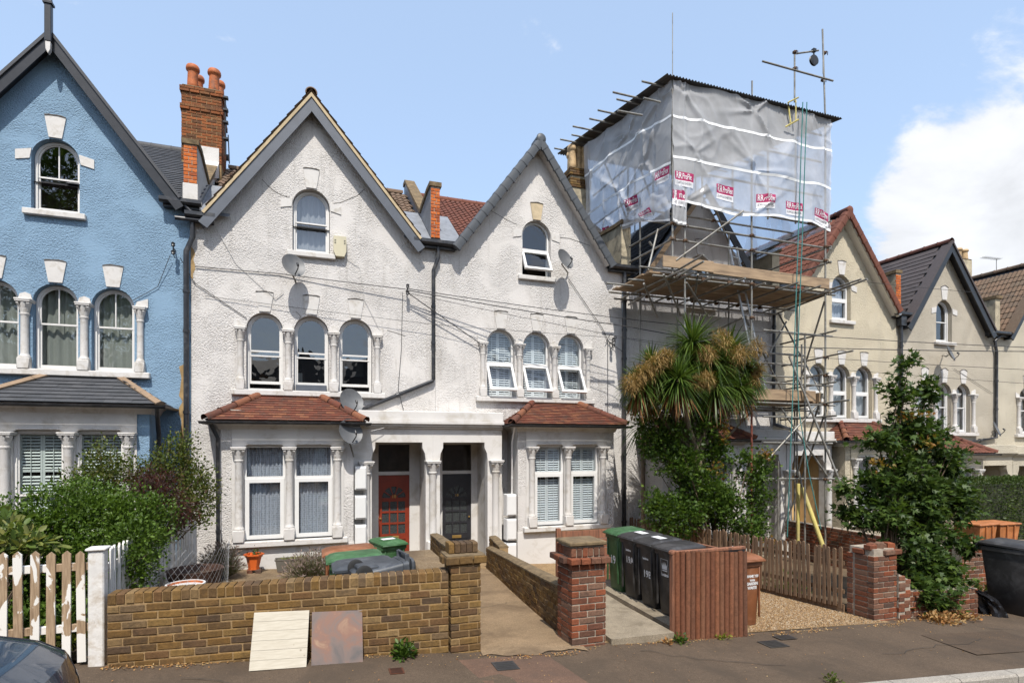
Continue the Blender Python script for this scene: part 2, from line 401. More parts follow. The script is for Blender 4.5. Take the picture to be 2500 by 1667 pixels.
M['timber_p'] = plain('brown_picket_timber', (0.19,0.115,0.065), 0.85, 0.3, 7, 0.5, 60, dirt=(0.08,0.05,0.035), dscale=5, stretch=(4,4,0.5))
M['steel'] = plain('galvanised_tube', (0.235,0.225,0.20), 0.45, 0.35, 4, metal=0.35, dirt=(0.10,0.075,0.05), dscale=5)
M['rust'] = plain('rusty_fitting', (0.10,0.055,0.03), 0.8, 0.4, 12)
M['redtube'] = plain('red_oxide_tube', (0.22,0.06,0.035), 0.6, 0.2)
M['yellow'] = plain('yellow_sleeve', (0.62,0.52,0.16), 0.6, 0.15, 5, dirt=(0.35,0.3,0.15))
M['cable'] = plain('black_cable', (0.02,0.02,0.022), 0.6, 0.1)
M['white_cable'] = plain('white_cable', (0.55,0.53,0.50), 0.6, 0.1)
M['dish'] = plain('dark_grey_dish', (0.105,0.108,0.112), 0.5, 0.12, 8, dirt=(0.16,0.155,0.15))
M['brass'] = plain('brass', (0.55,0.36,0.12), 0.35, 0.1, metal=0.8)
M['rope'] = plain('green_rope', (0.05,0.19,0.18), 0.8, 0.15)
def bin_mat(n, c): return plain(n, c, 0.5, 0.25, 5, 0.15, 30, dirt=tuple(x*1.5+.035 for x in c), dscale=4.5)
M['bin_green'] = bin_mat('green_bin_plastic', (0.03,0.085,0.03)); M['bin_black'] = bin_mat('black_bin_plastic', (0.028,0.026,0.026))
M['bin_brown'] = bin_mat('brown_bin_plastic', (0.20,0.075,0.03)); M['bin_grey'] = bin_mat('grey_bin_plastic', (0.042,0.047,0.055))
M['bin_orange'] = bin_mat('orange_bin_plastic', (0.36,0.13,0.04)); M['bin_lgreen'] = bin_mat('light_green_bin_plastic', (0.036,0.10,0.036))
M['rubber'] = plain('tyre_rubber', (0.02,0.02,0.02), 0.8, 0.2)
M['print'] = plain('white_print', (0.62,0.62,0.62), 0.6, 0.15, 20)
M['soil'] = plain('soil', (0.075,0.05,0.032), 0.95, 0.4, 12, 0.8, 40)
M['plant_pot'] = plain('orange_plastic_pot', (0.60,0.115,0.02), 0.45, 0.06)

# ================================================================= the ground
def ground_mat(name, col, var=0.18, dirt=None, scale=2.0, agg=140, aggc=None, bmp=0.6, patch=True):
    m, nt, b = newmat(name); p = pos(nt)
    c = ramp(nt, noise(nt, p, scale, 8, 0.65, 0.3), [(0.3, sc(col, 1-var)), (0.7, sc(col, 1+var))])
    sp = noise(nt, p, agg, 3, 0.6)
    c = mixc(nt, ramp(nt, sp, [(0.52, (0,0,0)), (0.68, (0.55,)*3)]), c, aggc or sc(col, 1.9))
    c = mixc(nt, ramp(nt, sp, [(0.33, (0.6,)*3), (0.46, (0,0,0))]), c, sc(col, 0.45))
    md = noise(nt, p, 17, 6, 0.7, 0.4)
    c = mixc(nt, ramp(nt, md, [(0.3, (0.45,)*3), (0.48, (0,0,0))]), c, sc(col, 0.6)); c = mixc(nt, ramp(nt, md, [(0.56, (0,0,0)), (0.72, (0.4,)*3)]), c, sc(col, 1.5))
    m2 = noise(nt, p, 55, 3, 0.6)
    c = mixc(nt, ramp(nt, m2, [(0.60, (0,0,0)), (0.70, (0.6,)*3)]), c, sc(col, 2.0)); c = mixc(nt, ramp(nt, m2, [(0.32, (0.5,)*3), (0.42, (0,0,0))]), c, sc(col, 0.5))
    if dirt:
        c = mixc(nt, ramp(nt, noise(nt, p, 1.3, 9, 0.7, 0.5), [(0.46, (0,0,0)), (0.66, (0.85,)*3)]), c, dirt)  # dirt blotches; on the path also soft tree shade painted into the colour
    lk(nt, c, b.inputs['Base Color']); b.inputs['Roughness'].default_value = 0.92; b.inputs['Specular IOR Level'].default_value = 0.25
    bump(nt, b, nmath(nt, 'ADD', noise(nt, p, agg*0.7, 4, 0.7), nmath(nt, 'MULTIPLY', noise(nt, p, 5, 4), 0.8)), bmp, 0.01)
    return m
M['tarmac'] = ground_mat('tarmac', (0.095,0.067,0.045), 0.16, (0.068,0.050,0.035), 1.2)
M['tarmac2'] = ground_mat('reddish_tarmac', (0.135,0.08,0.054), 0.12, (0.095,0.062,0.045))
M['road'] = ground_mat('road_asphalt', (0.06,0.057,0.053), 0.12)
M['concrete'] = ground_mat('path_concrete', (0.235,0.162,0.095), 0.2, (0.125,0.085,0.052), 1.6, 120, (0.36,0.28,0.19))
M['slab'] = ground_mat('pale_slab', (0.26,0.215,0.155), 0.18, (0.12,0.095,0.065), 2.6, 110)
M['yard'] = ground_mat('yard_concrete', (0.19,0.132,0.075), 0.22, (0.10,0.068,0.042), 2.0, 60, (0.33,0.27,0.19))
M['gravel_bed'] = ground_mat('gravel_bed', (0.27,0.175,0.085), 0.3, (0.2,0.13,0.07), 5, 45, (0.58,0.46,0.30), 1.0)
M['earth'] = ground_mat('earth', (0.14,0.10,0.062), 0.35, (0.07,0.05,0.03), 3, 40)
M['kerb'] = ground_mat('kerb_stone', (0.30,0.27,0.23), 0.12)

def sheet(x0, x1, y0, y1, dz=0.0, nx=1, ny=1, fn=None):
    mb = MB()
    mb.grid(lambda u, v: (x0+(x1-x0)*u, y0+(y1-y0)*v, (fn or gz)(x0+(x1-x0)*u, y0+(y1-y0)*v)+dz), nx, ny); return mb
def quad_sheet(pts, dz, n=6):     # four corners (x, y), follows the ground
    a, b, c, d = [Vector(p) for p in pts]
    def fn(u, v):
        q = (a*(1-u)+b*u)*(1-v) + (d*(1-u)+c*u)*v
        return (q.x, q.y, gz(q.x, q.y)+dz)
    return MB().grid(fn, n, n)
def far(x, y):
    e = max(0, -x-30)*0.05 - max(0, x-60)*0.05*-1
    return max(-3.3, min(2.2, -0.05*(x-3.25))) - 0.036*max(0, min(y, 40)-6.5)
g = MB()
xs = [-600,-200,-60,-40,-20,0,20,40,60,70,200,900]; ys = [-600,-100,-20,0,6.5,20,40,100,900]
for i in range(len(xs)-1):
    for j in range(len(ys)-1):
        P = [(xs[i],ys[j]),(xs[i+1],ys[j]),(xs[i+1],ys[j+1]),(xs[i],ys[j+1])]
        g.add([(x, y, far(x, y)-0.16) for x, y in P], [(0,1,2,3)])
struct('ground', g, M['earth'])
def KY(x): return 4.76-.045*max(-14, min(x, 26))
struct('road', MB().grid(lambda u, v: (-40+100*u, (-4.5+(KY(-40+100*u)+.02+4.5)*v), gz(-40+100*u, 0)-.11), 40, 4), M['road'])
pv = MB().grid(lambda u, v: ((x := -40+100*u), (y := KY(x)+.14+(7.0-KY(x)-.14)*v), gz(x, y)+.006*math.sin(x*1.7+y*2)), 160, 8); struct('pavement', pv, M['tarmac'])
kb = MB()
for i in range(40):
    x = -16 + i*0.92
    kb.add([(x+dx, y+KY(x+dx)-4.40, gz(x+dx, 0)+z) for dx in (0.006, 0.914) for y, z in ((4.38,-0.3),(4.38,-0.02),(4.405,0.006),(4.53,0.008),(4.53,-0.3))], [(0,1,6,5),(1,2,7,6),(2,3,8,7),(3,4,9,8),(0,4,3,2,1),(5,6,7,8,9)])
k = struct('kerb', kb, M['kerb'])
pp = quad_sheet([(1.75,5.0),(2.75,5.0),(2.6,6.2),(1.55,6.22)], 0.005)
o = pp.build('pavement_patch', M['tarmac2'], None, origin=(0,0,0)); o['kind'] = 'structure'
# old trench repairs, joints and stains in the footway
M['tarmac3'] = ground_mat('dark_tarmac_repair', (0.085,0.058,0.038), 0.14, (0.064,0.046,0.032)); M['joint'] = plain('bitumen_joint', (0.03,0.025,0.02), 0.8, 0.2)
for pts, mt in (([(-.3,5.0),(1.6,4.95),(1.55,5.55),(-.35,5.62)],'tarmac3'), ([(8.2,5.0),(9.8,4.9),(9.9,5.7),(8.3,5.8)],'tarmac3')):
    o = quad_sheet(pts, 0.0085).build('pavement_patch', M[mt], None, origin=(0,0,0)); o['kind'] = 'structure'
    e = MB()
    for i in range(0):
        a, b2 = Vector((*pts[i],0)), Vector((*pts[(i+1) % 4],0)); d = (b2-a).normalized(); nn_ = Vector((d.y,-d.x,0))*.008
        V = []
        for k in range(9):
            q = a.lerp(b2, k/8); w_ = nn_*rnd.uniform(.4,1.6); j = nn_*rnd.uniform(-.8,.8)
            for p_ in (q+j-w_, q+j+w_): V.append((p_.x, p_.y, gz(p_.x, p_.y)+.012))
        e.add(V, [(2*k,2*k+1,2*k+3,2*k+2) for k in range(8)])
cr = MB(); rc_ = random.Random(44)
for x0, y0, dx, dy, n_ in ((-1.2,6.3,.16,-.05,14),(3.8,6.05,.12,-.07,12),(6.9,5.3,.17,.03,13),(9.5,6.2,.13,-.1,11),(1.7,6.9,.07,.13,16),(2.4,8.4,.09,.05,9)):
    P_ = [(x0, y0)]
    for i in range(n_): P_.append((P_[-1][0]+dx+rc_.uniform(-.06,.06), P_[-1][1]+dy+rc_.uniform(-.07,.07)))
    for i in range(n_):
        a, b2 = Vector((*P_[i],0)), Vector((*P_[i+1],0)); d = (b2-a).normalized(); nn_ = Vector((d.y,-d.x,0))*.004
        cr.add([(p_.x, p_.y, gz(p_.x, p_.y)+(.024 if p_.y > 6.6 else .0135)) for p_ in (a-nn_, b2-nn_, b2+nn_, a+nn_)], [(0,1,2,3)])
o = cr.build('ground_cracks', M['joint'], None, origin=(0,0,0)); o['kind'] = 'structure'
# front gardens
struct('front_yard', sheet(-2.1, 1.9, 6.9, 13.4, 0.012, 8, 8), M['yard'])
struct('garden_soil', sheet(-12, -2.16, 7.05, 13.3, 0.02, 8, 8), M['soil'])
def path_pt(u, v):
    x = (1.86+1.30*u)*(1-v)+(2.45+1.3*u)*v; y = 6.24+.05*math.sin(9*u+1)+.03*math.sin(23*u)+(13.1-6.24)*v
    return (x, y, gz(x, y)+.010+.008*math.sin(x*2.3)*math.sin(y*1.9)*min(1, v*8))
struct('garden_path', MB().grid(path_pt, 24, 60), M['concrete'])
struct('gravel_drive', quad_sheet([(3.12,6.42),(8.5,6.4),(8.0,13.3),(3.6,13.3)], 0.006, 12), M['gravel_bed'])
struct('side_garden', quad_sheet([(8.5,6.7),(12.6,6.7),(12.8,13.3),(8.0,13.3)], 0.01, 8), M['earth'])
struct('far_gardens', quad_sheet([(12.6,6.7),(30,6.7),(30,13.3),(12.8,13.3)], 0.012, 8), M['slab'])
sl = MB()
sl.prism([(3.56,6.34),(4.46,6.30),(4.50,7.6),(4.62,8.9),(3.75,8.9),(3.62,7.6)], -0.16, 0.055, 'z')
o = struct('entrance_slab', sl, M['slab'])
sl = MB().prism([(4.66,6.6),(5.75,6.6),(5.8,9.4),(4.82,9.4)], -0.35, 0.0, 'z'); struct('bin_base', sl, M['slab'])
# loose gravel as one mass of real pebbles
def gravel(name, label, region, n, mat, s0=0.008, s1=0.022, seed=3):
    r = np.random.default_rng(seed); pts = []
    while len(pts) < n:
        x, y = r.uniform(3.2, 8.6), r.uniform(6.3, 13)
        if region(x, y): pts.append((x, y, gz(x, y)+0.008))
    P = np.array(pts); s = r.uniform(s0, s1, (n, 1)) * np.array([1,1,1])
    base = np.array([(1,0,0),(-1,0,0),(0,1,0),(0,-1,0),(0,0,1),(0,0,-1)], float) * np.array([1,0.75,0.55])
    ang = r.uniform(0, 6.28, n); ca, sa = np.cos(ang), np.sin(ang)
    V = base[None] * s[:, None, :] * r.uniform(0.7, 1.3, (n, 6, 1))
    X = V[..., 0]*ca[:, None] - V[..., 1]*sa[:, None]; Y = V[..., 0]*sa[:, None] + V[..., 1]*ca[:, None]
    V = np.stack([X, Y, V[..., 2]], -1) + P[:, None, :]
    f = np.array([(0,2,4),(2,1,4),(1,3,4),(3,0,4),(2,0,5),(1,2,5),(3,1,5),(0,3,5)])
    return npmesh(name, V.reshape(-1,3), (f[None] + 6*np.arange(n)[:, None, None]).reshape(-1,3), mat, label, 'gravel')
def npmesh(name, V, Fc, mat, label=None, cat=None, parent=None, kind='stuff', smooth=False):
    me = bpy.data.meshes.new(name); nv, nf, k = len(V), len(Fc), Fc.shape[1]
    if parent is not None: V = V - np.array(WL[parent.name])
    me.vertices.add(nv); me.vertices.foreach_set('co', V.astype(np.float32).ravel())
    me.loops.add(nf*k); me.loops.foreach_set('vertex_index', Fc.astype(np.int32).ravel())
    me.polygons.add(nf); me.polygons.foreach_set('loop_start', np.arange(0, nf*k, k, dtype=np.int32))
    me.polygons.foreach_set('loop_total', np.full(nf, k, dtype=np.int32))
    if smooth: me.polygons.foreach_set('use_smooth', np.ones(nf, dtype=bool))
    me.materials.append(mat); me.update(calc_edges=True)
    o = bpy.data.objects.new(name, me); COL.objects.link(o)
    if parent is not None: o.parent = parent; WL[o.name] = WL[parent.name]
    else: WL[o.name] = (0,0,0)
    if kind: o['kind'] = kind
    return tag(o, label, cat)
M['pebble'] = leafmat('pebble_mix', [(0.25,0.15,0.065),(0.36,0.25,0.14),(0.17,0.095,0.045),(0.44,0.35,0.24),(0.12,0.075,0.042),(0.28,0.17,0.075)], 0.0, 0.85)
def reg_drive(x, y):
    if x < 5.9 and y > 6.5 and x > 4.6 and y < 9.5: return False
    if 3.5 < x < 4.66 and y < 9: return 4.52 < x < 4.66 and y > 6.45
    return 3.16+(y-6.4)*0.083 < x < 8.4-(y-6.4)*0.06 and y > 6.42 and (x > 3.55 or y > 6.8)
gravel('gravel', 'loose yellow and brown gravel spread over the drive', lambda x, y: reg_drive(x, y) and y < 9.6, 30000, M['pebble'], 0.008, 0.02)

# ================================================================= bricks
def brick_mesh(mat, seed):
    r = random.Random(seed); mb = MB().bbox(-.5,.5,-.5,.5,-.5,.5,0.0)
    mb = MB(); b = (0.03, 0.06, 0.09)
    V = []
    for k in (-1, 1):
        for (i, j) in ((-1,-1),(1,-1),(1,1),(-1,1)):
            V.append((i*(.5-r.uniform(0,.02)), j*(.5-r.uniform(0,.03)), k*(.5-b[2]-r.uniform(0,.03))))
    for k in (-1, 1):
        for (i, j) in ((-1,-1),(1,-1),(1,1),(-1,1)):
            V.append((i*(.5-b[0]-r.uniform(0,.015)), j*(.5-b[1]-r.uniform(0,.03)), k*.5))
    fs = [(0,1,5,4),(1,2,6,5),(2,3,7,6),(3,0,4,7)]
    for q in range(4):
        w = (q+1) % 4
        fs += [(8+w, w, q, 8+q)[::-1], (4+q, 4+w, 12+w, 12+q)]
    fs += [(11,10,9,8), (12,13,14,15)]
    mb.add(V, fs); return mb.mesh('brick', mat)
BRK = {}
def bricks_of(key):
    if key not in BRK: BRK[key] = [brick_mesh(M[key], i) for i in range(6)]
    return BRK[key]
def put_brick(parent, key, c, L, Wd, H, rz=0.0, name='brick', jit=0.003):
    me = rnd.choice(bricks_of(key))
    return inst(name, me, parent, (c[0]+rnd.uniform(-jit,jit), c[1]+rnd.uniform(-jit,jit), c[2]+rnd.uniform(-jit,jit)*0.6),
                (rnd.uniform(-.008,.008), rnd.uniform(-.008,.008), rz+rnd.uniform(-.012,.012)), (L, Wd, H))
def brick_run(parent, key, mortar, p0, p1, zt0, zt1, zb, thick, ch=0.083, coping='soldier', bl=0.222, flemish=False, level=True):
    """wall from p0 to p1 (front-left to front-right foot line), facing right-hand normal (-y when it runs +x)"""
    p0, p1 = Vector((*p0, 0)), Vector((*p1, 0)); d = p1-p0; Ln = d.length; d.normalize(); nrm = Vector((d.y, -d.x, 0)); rz = math.atan2(d.y, d.x)
    cp = 0.115 if coping == 'soldier' else 0.0
    def top(s): return zt0 + (zt1-zt0)*s/Ln
    core = MB(); m = 10
    for i in range(m):
        s0, s1 = Ln*i/m, Ln*(i+1)/m
        A, B = p0+d*s0, p0+d*s1; ins = 0.011
        V = []
        for q, s in ((A, s0), (B, s1)):
            for off in (-ins, -thick+ins):
                for z in (zb(q.x, q.y)-0.1, top(s)-cp*0.10-0.004): V.append((q.x+nrm.x*off, q.y+nrm.y*off, z))
        core.add(V, [(0,4,5,1),(2,3,7,6),(1,5,7,3),(0,1,3,2),(4,6,7,5)])
    core.build('mortar', M[mortar], parent)
    zmin = min(zb(p0.x,p0.y), zb(p1.x,p1.y)) - 0.05
    nrow = int((max(zt0, zt1)-cp-zmin)/ch)+1
    for r in range(nrow):
        off = (0 if r % 2 else -bl*0.5) + rnd.uniform(-.02,.02); s = off; k = r
        while s < Ln:
            L = bl if not flemish or k % 2 else bl*0.48
            a, b2 = max(s, 0), min(s+L, Ln); s += L+0.011; k += 1
            if b2-a < 0.03: continue
            mid = (a+b2)/2; zc = top(mid)-cp-0.006-ch*(r+0.5)
            q = p0+d*mid
            if zc+ch*0.5 < zb(q.x, q.y)-0.02: continue
            c = q + nrm*(-0.053)
            put_brick(parent, key, (c.x, c.y, zc), b2-a, 0.106, ch-0.0115, rz)
    if coping == 'soldier':
        s = 0.0
        while s < Ln-0.03:
            L = min(rnd.uniform(0.068,0.08), Ln-s); mid = s+L/2; q = p0+d*mid - nrm*thick*0.5
            put_brick(parent, key, (q.x, q.y, top(mid)-cp/2), L, thick+0.006, cp, rz); s += L+0.010
def pier(parent, key, mortar, x0, y0, w, dp, zb, rows, ch=0.083, rz=0.0, drop=None):
    c = Vector((x0+w/2, y0+dp/2, 0))
    MB().box(x0+.012, x0+w-.012, y0+.012, y0+dp-.012, zb-0.1, zb+rows*ch-0.006).build('mortar', M[mortar], parent)
    bl = 0.222
    for r in range(rows):
        z = zb+ch*(r+0.5); j = 0.0
        a = [(-w/2, w/2)] if False else None
        # front and back faces
        for fy in (y0+0.053, y0+dp-0.053):
            s = x0; odd = r % 2
            first = bl if odd else 0.108
            lens = []
            rem = w; L = first
            while rem > 0.02:
                L = min(L, rem); lens.append(L-0.010 if rem-L > 0.02 else rem); rem -= L+0.001; L = bl
            for L in lens:
                if drop and drop(r, s): s += L+0.010; continue
                put_brick(parent, key, (s+L/2, fy, z), L, 0.106, ch-0.0115); s += L+0.010
        for fx in (x0+0.053, x0+w-0.053):
            s = y0+0.116; e = y0+dp-0.116
            while e-s > 0.03:
                L = min(bl, e-s); put_brick(parent, key, (fx, s+L/2, z), L, 0.106, ch-0.0115, math.pi/2); s += L+0.010

# wall of the white house with the leaning boards
t = thing('brick_wall', 'low yellow stock brick wall with upright brick coping, boards leaning on it', 'wall', (-0.2, 6.7, 0.2))
brick_run(t, 'brick_y', 'mortar_y', (-1.95, 6.80), (1.50, 6.48), 0.985, 1.035, gz, 0.22)
t = thing('gate_pier', 'yellow brick gate pier with projecting brick cap beside the concrete path', 'pier', (1.7, 6.6, 0.1))
pier(t, 'brick_y', 'mortar_y', 1.52, 6.44, 0.36, 0.34, gz(1.7,6.4)-0.07, 14)
for i in range(3): put_brick(t, 'brick_y', (1.535+i*0.165, 6.47, 1.155), 0.155, 0.12, 0.085, 0, 'cap_brick')
for i in range(3): put_brick(t, 'brick_y', (1.535+i*0.165, 6.735, 1.155), 0.155, 0.12, 0.085, 0, 'cap_brick')
for x in (1.485, 1.915): put_brick(t, 'brick_y', (x, 6.60, 1.155), 0.135, 0.10, 0.085, math.pi/2, 'cap_brick')
MB().box(1.47,1.93,6.43,6.78,1.165,1.212).build('cap_mortar', M['coping'], t)
for i in range(5): put_brick(t, 'brick_y', (1.56+i*0.071, 6.66, 1.275), 0.064, 0.21, 0.125, 0, 'cap_brick')
# walls on both sides of the path
t = thing('brick_wall', 'old brown brick wall along the left of the concrete path, rounded mortar top', 'wall', (2.1, 9.4, -0.1))
brick_run(t, 'brick_y', 'mortar_y', (2.40, 12.1), (1.66, 6.80), 0.56, 1.14, gz, 0.20, coping=None)
def cap_run(parent, p0, p1, z0, z1, w, mat='coping', h=0.05):
    n = 12; mb = MB(); p0, p1 = Vector(p0), Vector(p1); d = (p1-p0).normalized(); nr = Vector((d.y, -d.x))
    prof = [(-.5,0),(-.5,h*0.5),(-.25,h),(.25,h),(.5,h*0.5),(.5,0)]
    V = []
    for i in range(n+1):
        q = p0+(p1-p0)*i/n; z = z0+(z1-z0)*i/n
        for a, b in prof: V.append((q.x-nr.x*(0.5+a)*w, q.y-nr.y*(0.5+a)*w, z+b+rnd.uniform(-.006,.006)))
    k = len(prof)
    mb.add(V, [(i*k+j, i*k+j+1, (i+1)*k+j+1, (i+1)*k+j) for i in range(n) for j in range(k-1)] + [tuple(range(k)), tuple(range(n*k, n*k+k))[::-1]])
    return mb.build('coping', M[mat], parent)
cap_run(t, (2.40,12.1), (1.66,6.80), 0.555, 1.135, 0.20)
t = thing('brick_wall', 'old brown brick wall along the right of the concrete path, behind the red pier', 'wall', (3.2, 9.4, -0.1))
# faces the path on its left
brick_run(t, 'brick_y', 'mortar_y', (3.62, 12.0), (3.06, 6.74), 0.22, 0.62, gz, 0.22, coping=None)
cap_run(t, (3.62,12.0), (3.06,6.74), 0.215, 0.615, 0.22)
t = thing('wall_stub', 'short higher stub of brown brick wall beside the white meter boxes', 'wall', (3.75, 11.6, -0.2))
brick_run(t, 'brick_y', 'mortar_y', (3.78, 12.3), (3.70, 11.3), 0.40, 0.34, gz, 0.2, coping=None)
cap_run(t, (3.78,12.3), (3.70,11.3), 0.40, 0.34, 0.2)
# red pier
t = thing('gate_pier', 'worn red brick gate pier with stone cap between path and bins', 'pier', (3.25, 6.5, 0))
pier(t, 'brick_r', 'mortar_r', 3.02, 6.36, 0.47, 0.44, gz(3.2,6.4)-0.06, 13)
for i in range(4): put_brick(t, 'brick_r', (3.05+i*0.138, 6.36, 1.062), 0.128, 0.13, 0.075, 0, 'cap_brick')
for y in (6.5,6.66,6.8): put_brick(t, 'brick_r', (2.995, y, 1.062), 0.14, 0.12, 0.075, math.pi/2, 'cap_brick')
for y in (6.5,6.66,6.8): put_brick(t, 'brick_r', (3.515, y, 1.062), 0.14, 0.12, 0.075, math.pi/2, 'cap_brick')
MB().box(3.03,3.47,6.38,6.78,1.0,1.25).build('mortar', M['mortar_r'], t)
for i in range(6): put_brick(t, 'brick_r', (3.05+i*0.078, 6.42, 1.165), 0.066, 0.11, 0.115, 0)
for i in range(5): put_brick(t, 'brick_r', (3.075, 6.5+i*0.07, 1.165), 0.066, 0.11, 0.115, math.pi/2)
for i in range(5): put_brick(t, 'brick_r', (3.445, 6.5+i*0.07, 1.165), 0.066, 0.11, 0.115, math.pi/2)
MB().bbox(2.99,3.50,6.34,6.80,1.245,1.295,0.012).build('cap_stone', M['coping'], t)
# second red pier and low wall
zp = gz(8.5,6.5)
t = thing('gate_pier', 'crumbling red brick pier with broken top at the end of the picket fence', 'pier', (8.53, 6.7, zp))
pier(t, 'brick_r', 'mortar_r', 8.27, 6.5, 0.5, 0.48, zp-0.06, 13)
for i in range(2): put_brick(t, 'brick_r', (8.60+i*0.16, 6.54, zp+1.06), 0.2, 0.13, 0.075, 0, 'cap_brick')
for i in range(3): put_brick(t, 'brick_r', (8.36+i*0.15, 6.78, zp+1.06), 0.2, 0.2, 0.075, math.pi/2, 'cap_brick')
for i in range(5): put_brick(t, 'brick_r', (8.34+i*0.1, 6.62+0.05*(i%2), zp+1.14), 0.15, 0.12, 0.08+0.03*(i%3), 0.3*i, 'brick')
MB().box(8.30,8.74,6.53,6.95,zp+1.0,zp+1.12).build('mortar', M['mortar_r'], t)
t = thing('brick_wall', 'low red brick wall at the pavement under the tall leafy sapling', 'wall', (9.8, 6.5, gz(9.8,6.5)))
brick_run(t, 'brick_r', 'mortar_r', (8.79, 6.53), (10.62, 6.46), zp+0.42, zp+0.34, gz, 0.22, coping=None)
t2 = thing('wall_stub', 'stepped red brick stub between crumbling pier and low wall', 'wall', (8.9, 6.5, zp))
brick_run(t2, 'brick_r', 'mortar_r', (8.78, 6.47), (9.02, 6.46), zp+0.72, zp+0.60, gz, 0.22, coping=None)
# boundary walls further right
t = thing('brick_wall', 'red brick garden boundary wall behind the scaffolding poles', 'wall', (12.6, 10, gz(12.6,10)))
brick_run(t, 'brick_r', 'mortar_r', (12.7, 12.9), (12.55, 7.9), 0.36, 0.36, gz, 0.22, coping=None, flemish=True)
t = thing('brick_wall', 'red brick front garden wall in front of the orange bins', 'wall', (13.4, 8.0, gz(13.4,8)))
brick_run(t, 'brick_r', 'mortar_r', (12.5, 7.9), (14.6, 7.75), 0.44, 0.42, gz, 0.22, coping=None)
cap_run(t, (12.5,7.9), (14.6,7.75), 0.44, 0.42, 0.24, 'slab', 0.03)
t = thing('concrete_post', 'pale square concrete post beside the orange bins', 'post', (13.0, 8.6, gz(13,8.6)))
MB().bbox(12.95,13.2,8.5,8.75,gz(13,8.6)-.1,0.86,0.015).build('post', M['slab'], t)

# ================================================================= the terrace
def arch_pts(cx, zb, w, zs, n=14):
    p = [(cx-w/2, zb), (cx+w/2, zb)]
    for i in range(n+1):
        a = math.pi*i/n; p.append((cx+w/2*math.cos(a), zs+w/2*math.sin(a)))
    return p
def rect_pts(x0, x1, z0, z1): return [(x0,z0),(x1,z0),(x1,z1),(x0,z1)]
def cham_pts(x0, x1, z0, z1, c): return [(x0,z0),(x1,z0),(x1,z1-c*0.55),(x1-c,z1),(x0+c,z1),(x0,z1-c*0.55)]

CM = {}
def column_meshes(h, r, mat):
    key = (round(h,3), round(r,3), mat.name)
    if key in CM: return CM[key]
    hb, hc = h*0.20 if h < 1.5 else 0.30, 0.26 if h < 1.5 else 0.25
    c = MB(); w = r*1.45
    c.bbox(-w, w, -w, w, 0, hb*0.8, 0.012)
    z1 = h-hc
    c.lathe([(r*1.35,hb*0.8),(r*1.42,hb*0.86),(r*1.3,hb*0.93),(r*1.08,hb),(r*1.0,hb+0.03),(r*0.97,z1-0.06),(r*1.02,z1-0.05),(r*1.2,z1-0.03),(r*1.2,z1-0.012),(r*1.0,z1)], n=16)
    k = MB()
    k.lathe([(r*0.98,z1-0.005),(r*1.05,z1+hc*0.3),(r*1.35,z1+hc*0.62),(r*1.6,z1+hc*0.74)], n=16)
    for q in range(8):                       # two tiers of curled leaves
        a = q*math.pi/4; big = q % 2 == 1; ca, sa = math.cos(a), math.sin(a)
        prof = [(r*1.0,0.0),(r*1.28,0.35),(r*(1.95 if big else 1.55),0.62),(r*(2.05 if big else 1.62),0.70),(r*(1.72 if big else 1.4),0.76)]
        for i in range(len(prof)-1):
            V = []
            for (rr, t) in (prof[i], prof[i+1]):
                ww = r*0.62*math.sin(math.pi*(0.25+0.6*t))
                for sgn, cv in ((-1,0.9),(0,1.06),(1,0.9)):
                    V.append((rr*cv*ca-sgn*ww*sa, rr*cv*sa+sgn*ww*ca, z1+hc*t))
            k.add(V, [(0,1,4,3),(1,2,5,4)])
        if big: k.lathe([(0,-r*0.3),(r*0.26,-r*0.15),(r*0.3,0),(r*0.22,r*0.2),(0,r*0.28)], (ca*r*1.9, sa*r*1.9, z1+hc*0.66), 7)
    a = r*1.95
    k.bbox(-a*0.94, a*0.94, -a*0.94, a*0.94, z1+hc*0.76, z1+hc*0.88, 0.006)
    k.bbox(-a, a, -a, a, z1+hc*0.86, h, 0.008)
    CM[key] = (c.mesh('column', mat, True), k.mesh('capital', mat, True))
    for me in CM[key]: me.set_sharp_from_angle(angle=R(40))
    return CM[key]
def column(parent, x, y, z, h, r, mat=None):
    a, b = column_meshes(h, r, mat or M['trim'])
    o = inst('column', a, parent, (x,y,z)); inst('capital', b, o, (x,y,z)); return o

TM = {}
def tile_mesh(kind, su, sv, mat):
    key = (kind, round(su,3), round(sv,3), mat.name)
    if key in TM: return TM[key]
    mb = MB(); L = sv*1.22
    if kind == 'flat':
        t = 0.013
        V = []
        for y, z in ((-0.0, 0.026), (L, 0.006)):
            for x in (-su*.495, su*.495):
                V += [(x,y,z-t),(x,y,z)]
        mb.add(V, [(0,2,3,1),(4,5,7,6),(1,3,7,5),(0,4,6,2),(0,1,5,4),(2,6,7,3)])
    else:                                    # double roman / pantile
        n = 8; t = 0.014; V = []
        for y, z in ((0.0, 0.03), (L, 0.006)):
            for i in range(n+1):
                x = -su/2+su*1.02*i/n; h = 0.016*math.cos(2*math.pi*(i/n)*(2 if kind == 'roman' else 1))
                V.append((x,y,z+h)); V.append((x,y,z+h-t))
        m = 2*(n+1)
        fs = []
        for i in range(n):
            a = 2*i
            fs += [(a,a+2,m+a+2,m+a),(a+1,a+3,a+2,a)]
        mb.add(V, fs)
    me = mb.mesh('tile', mat); TM[key] = me; return me
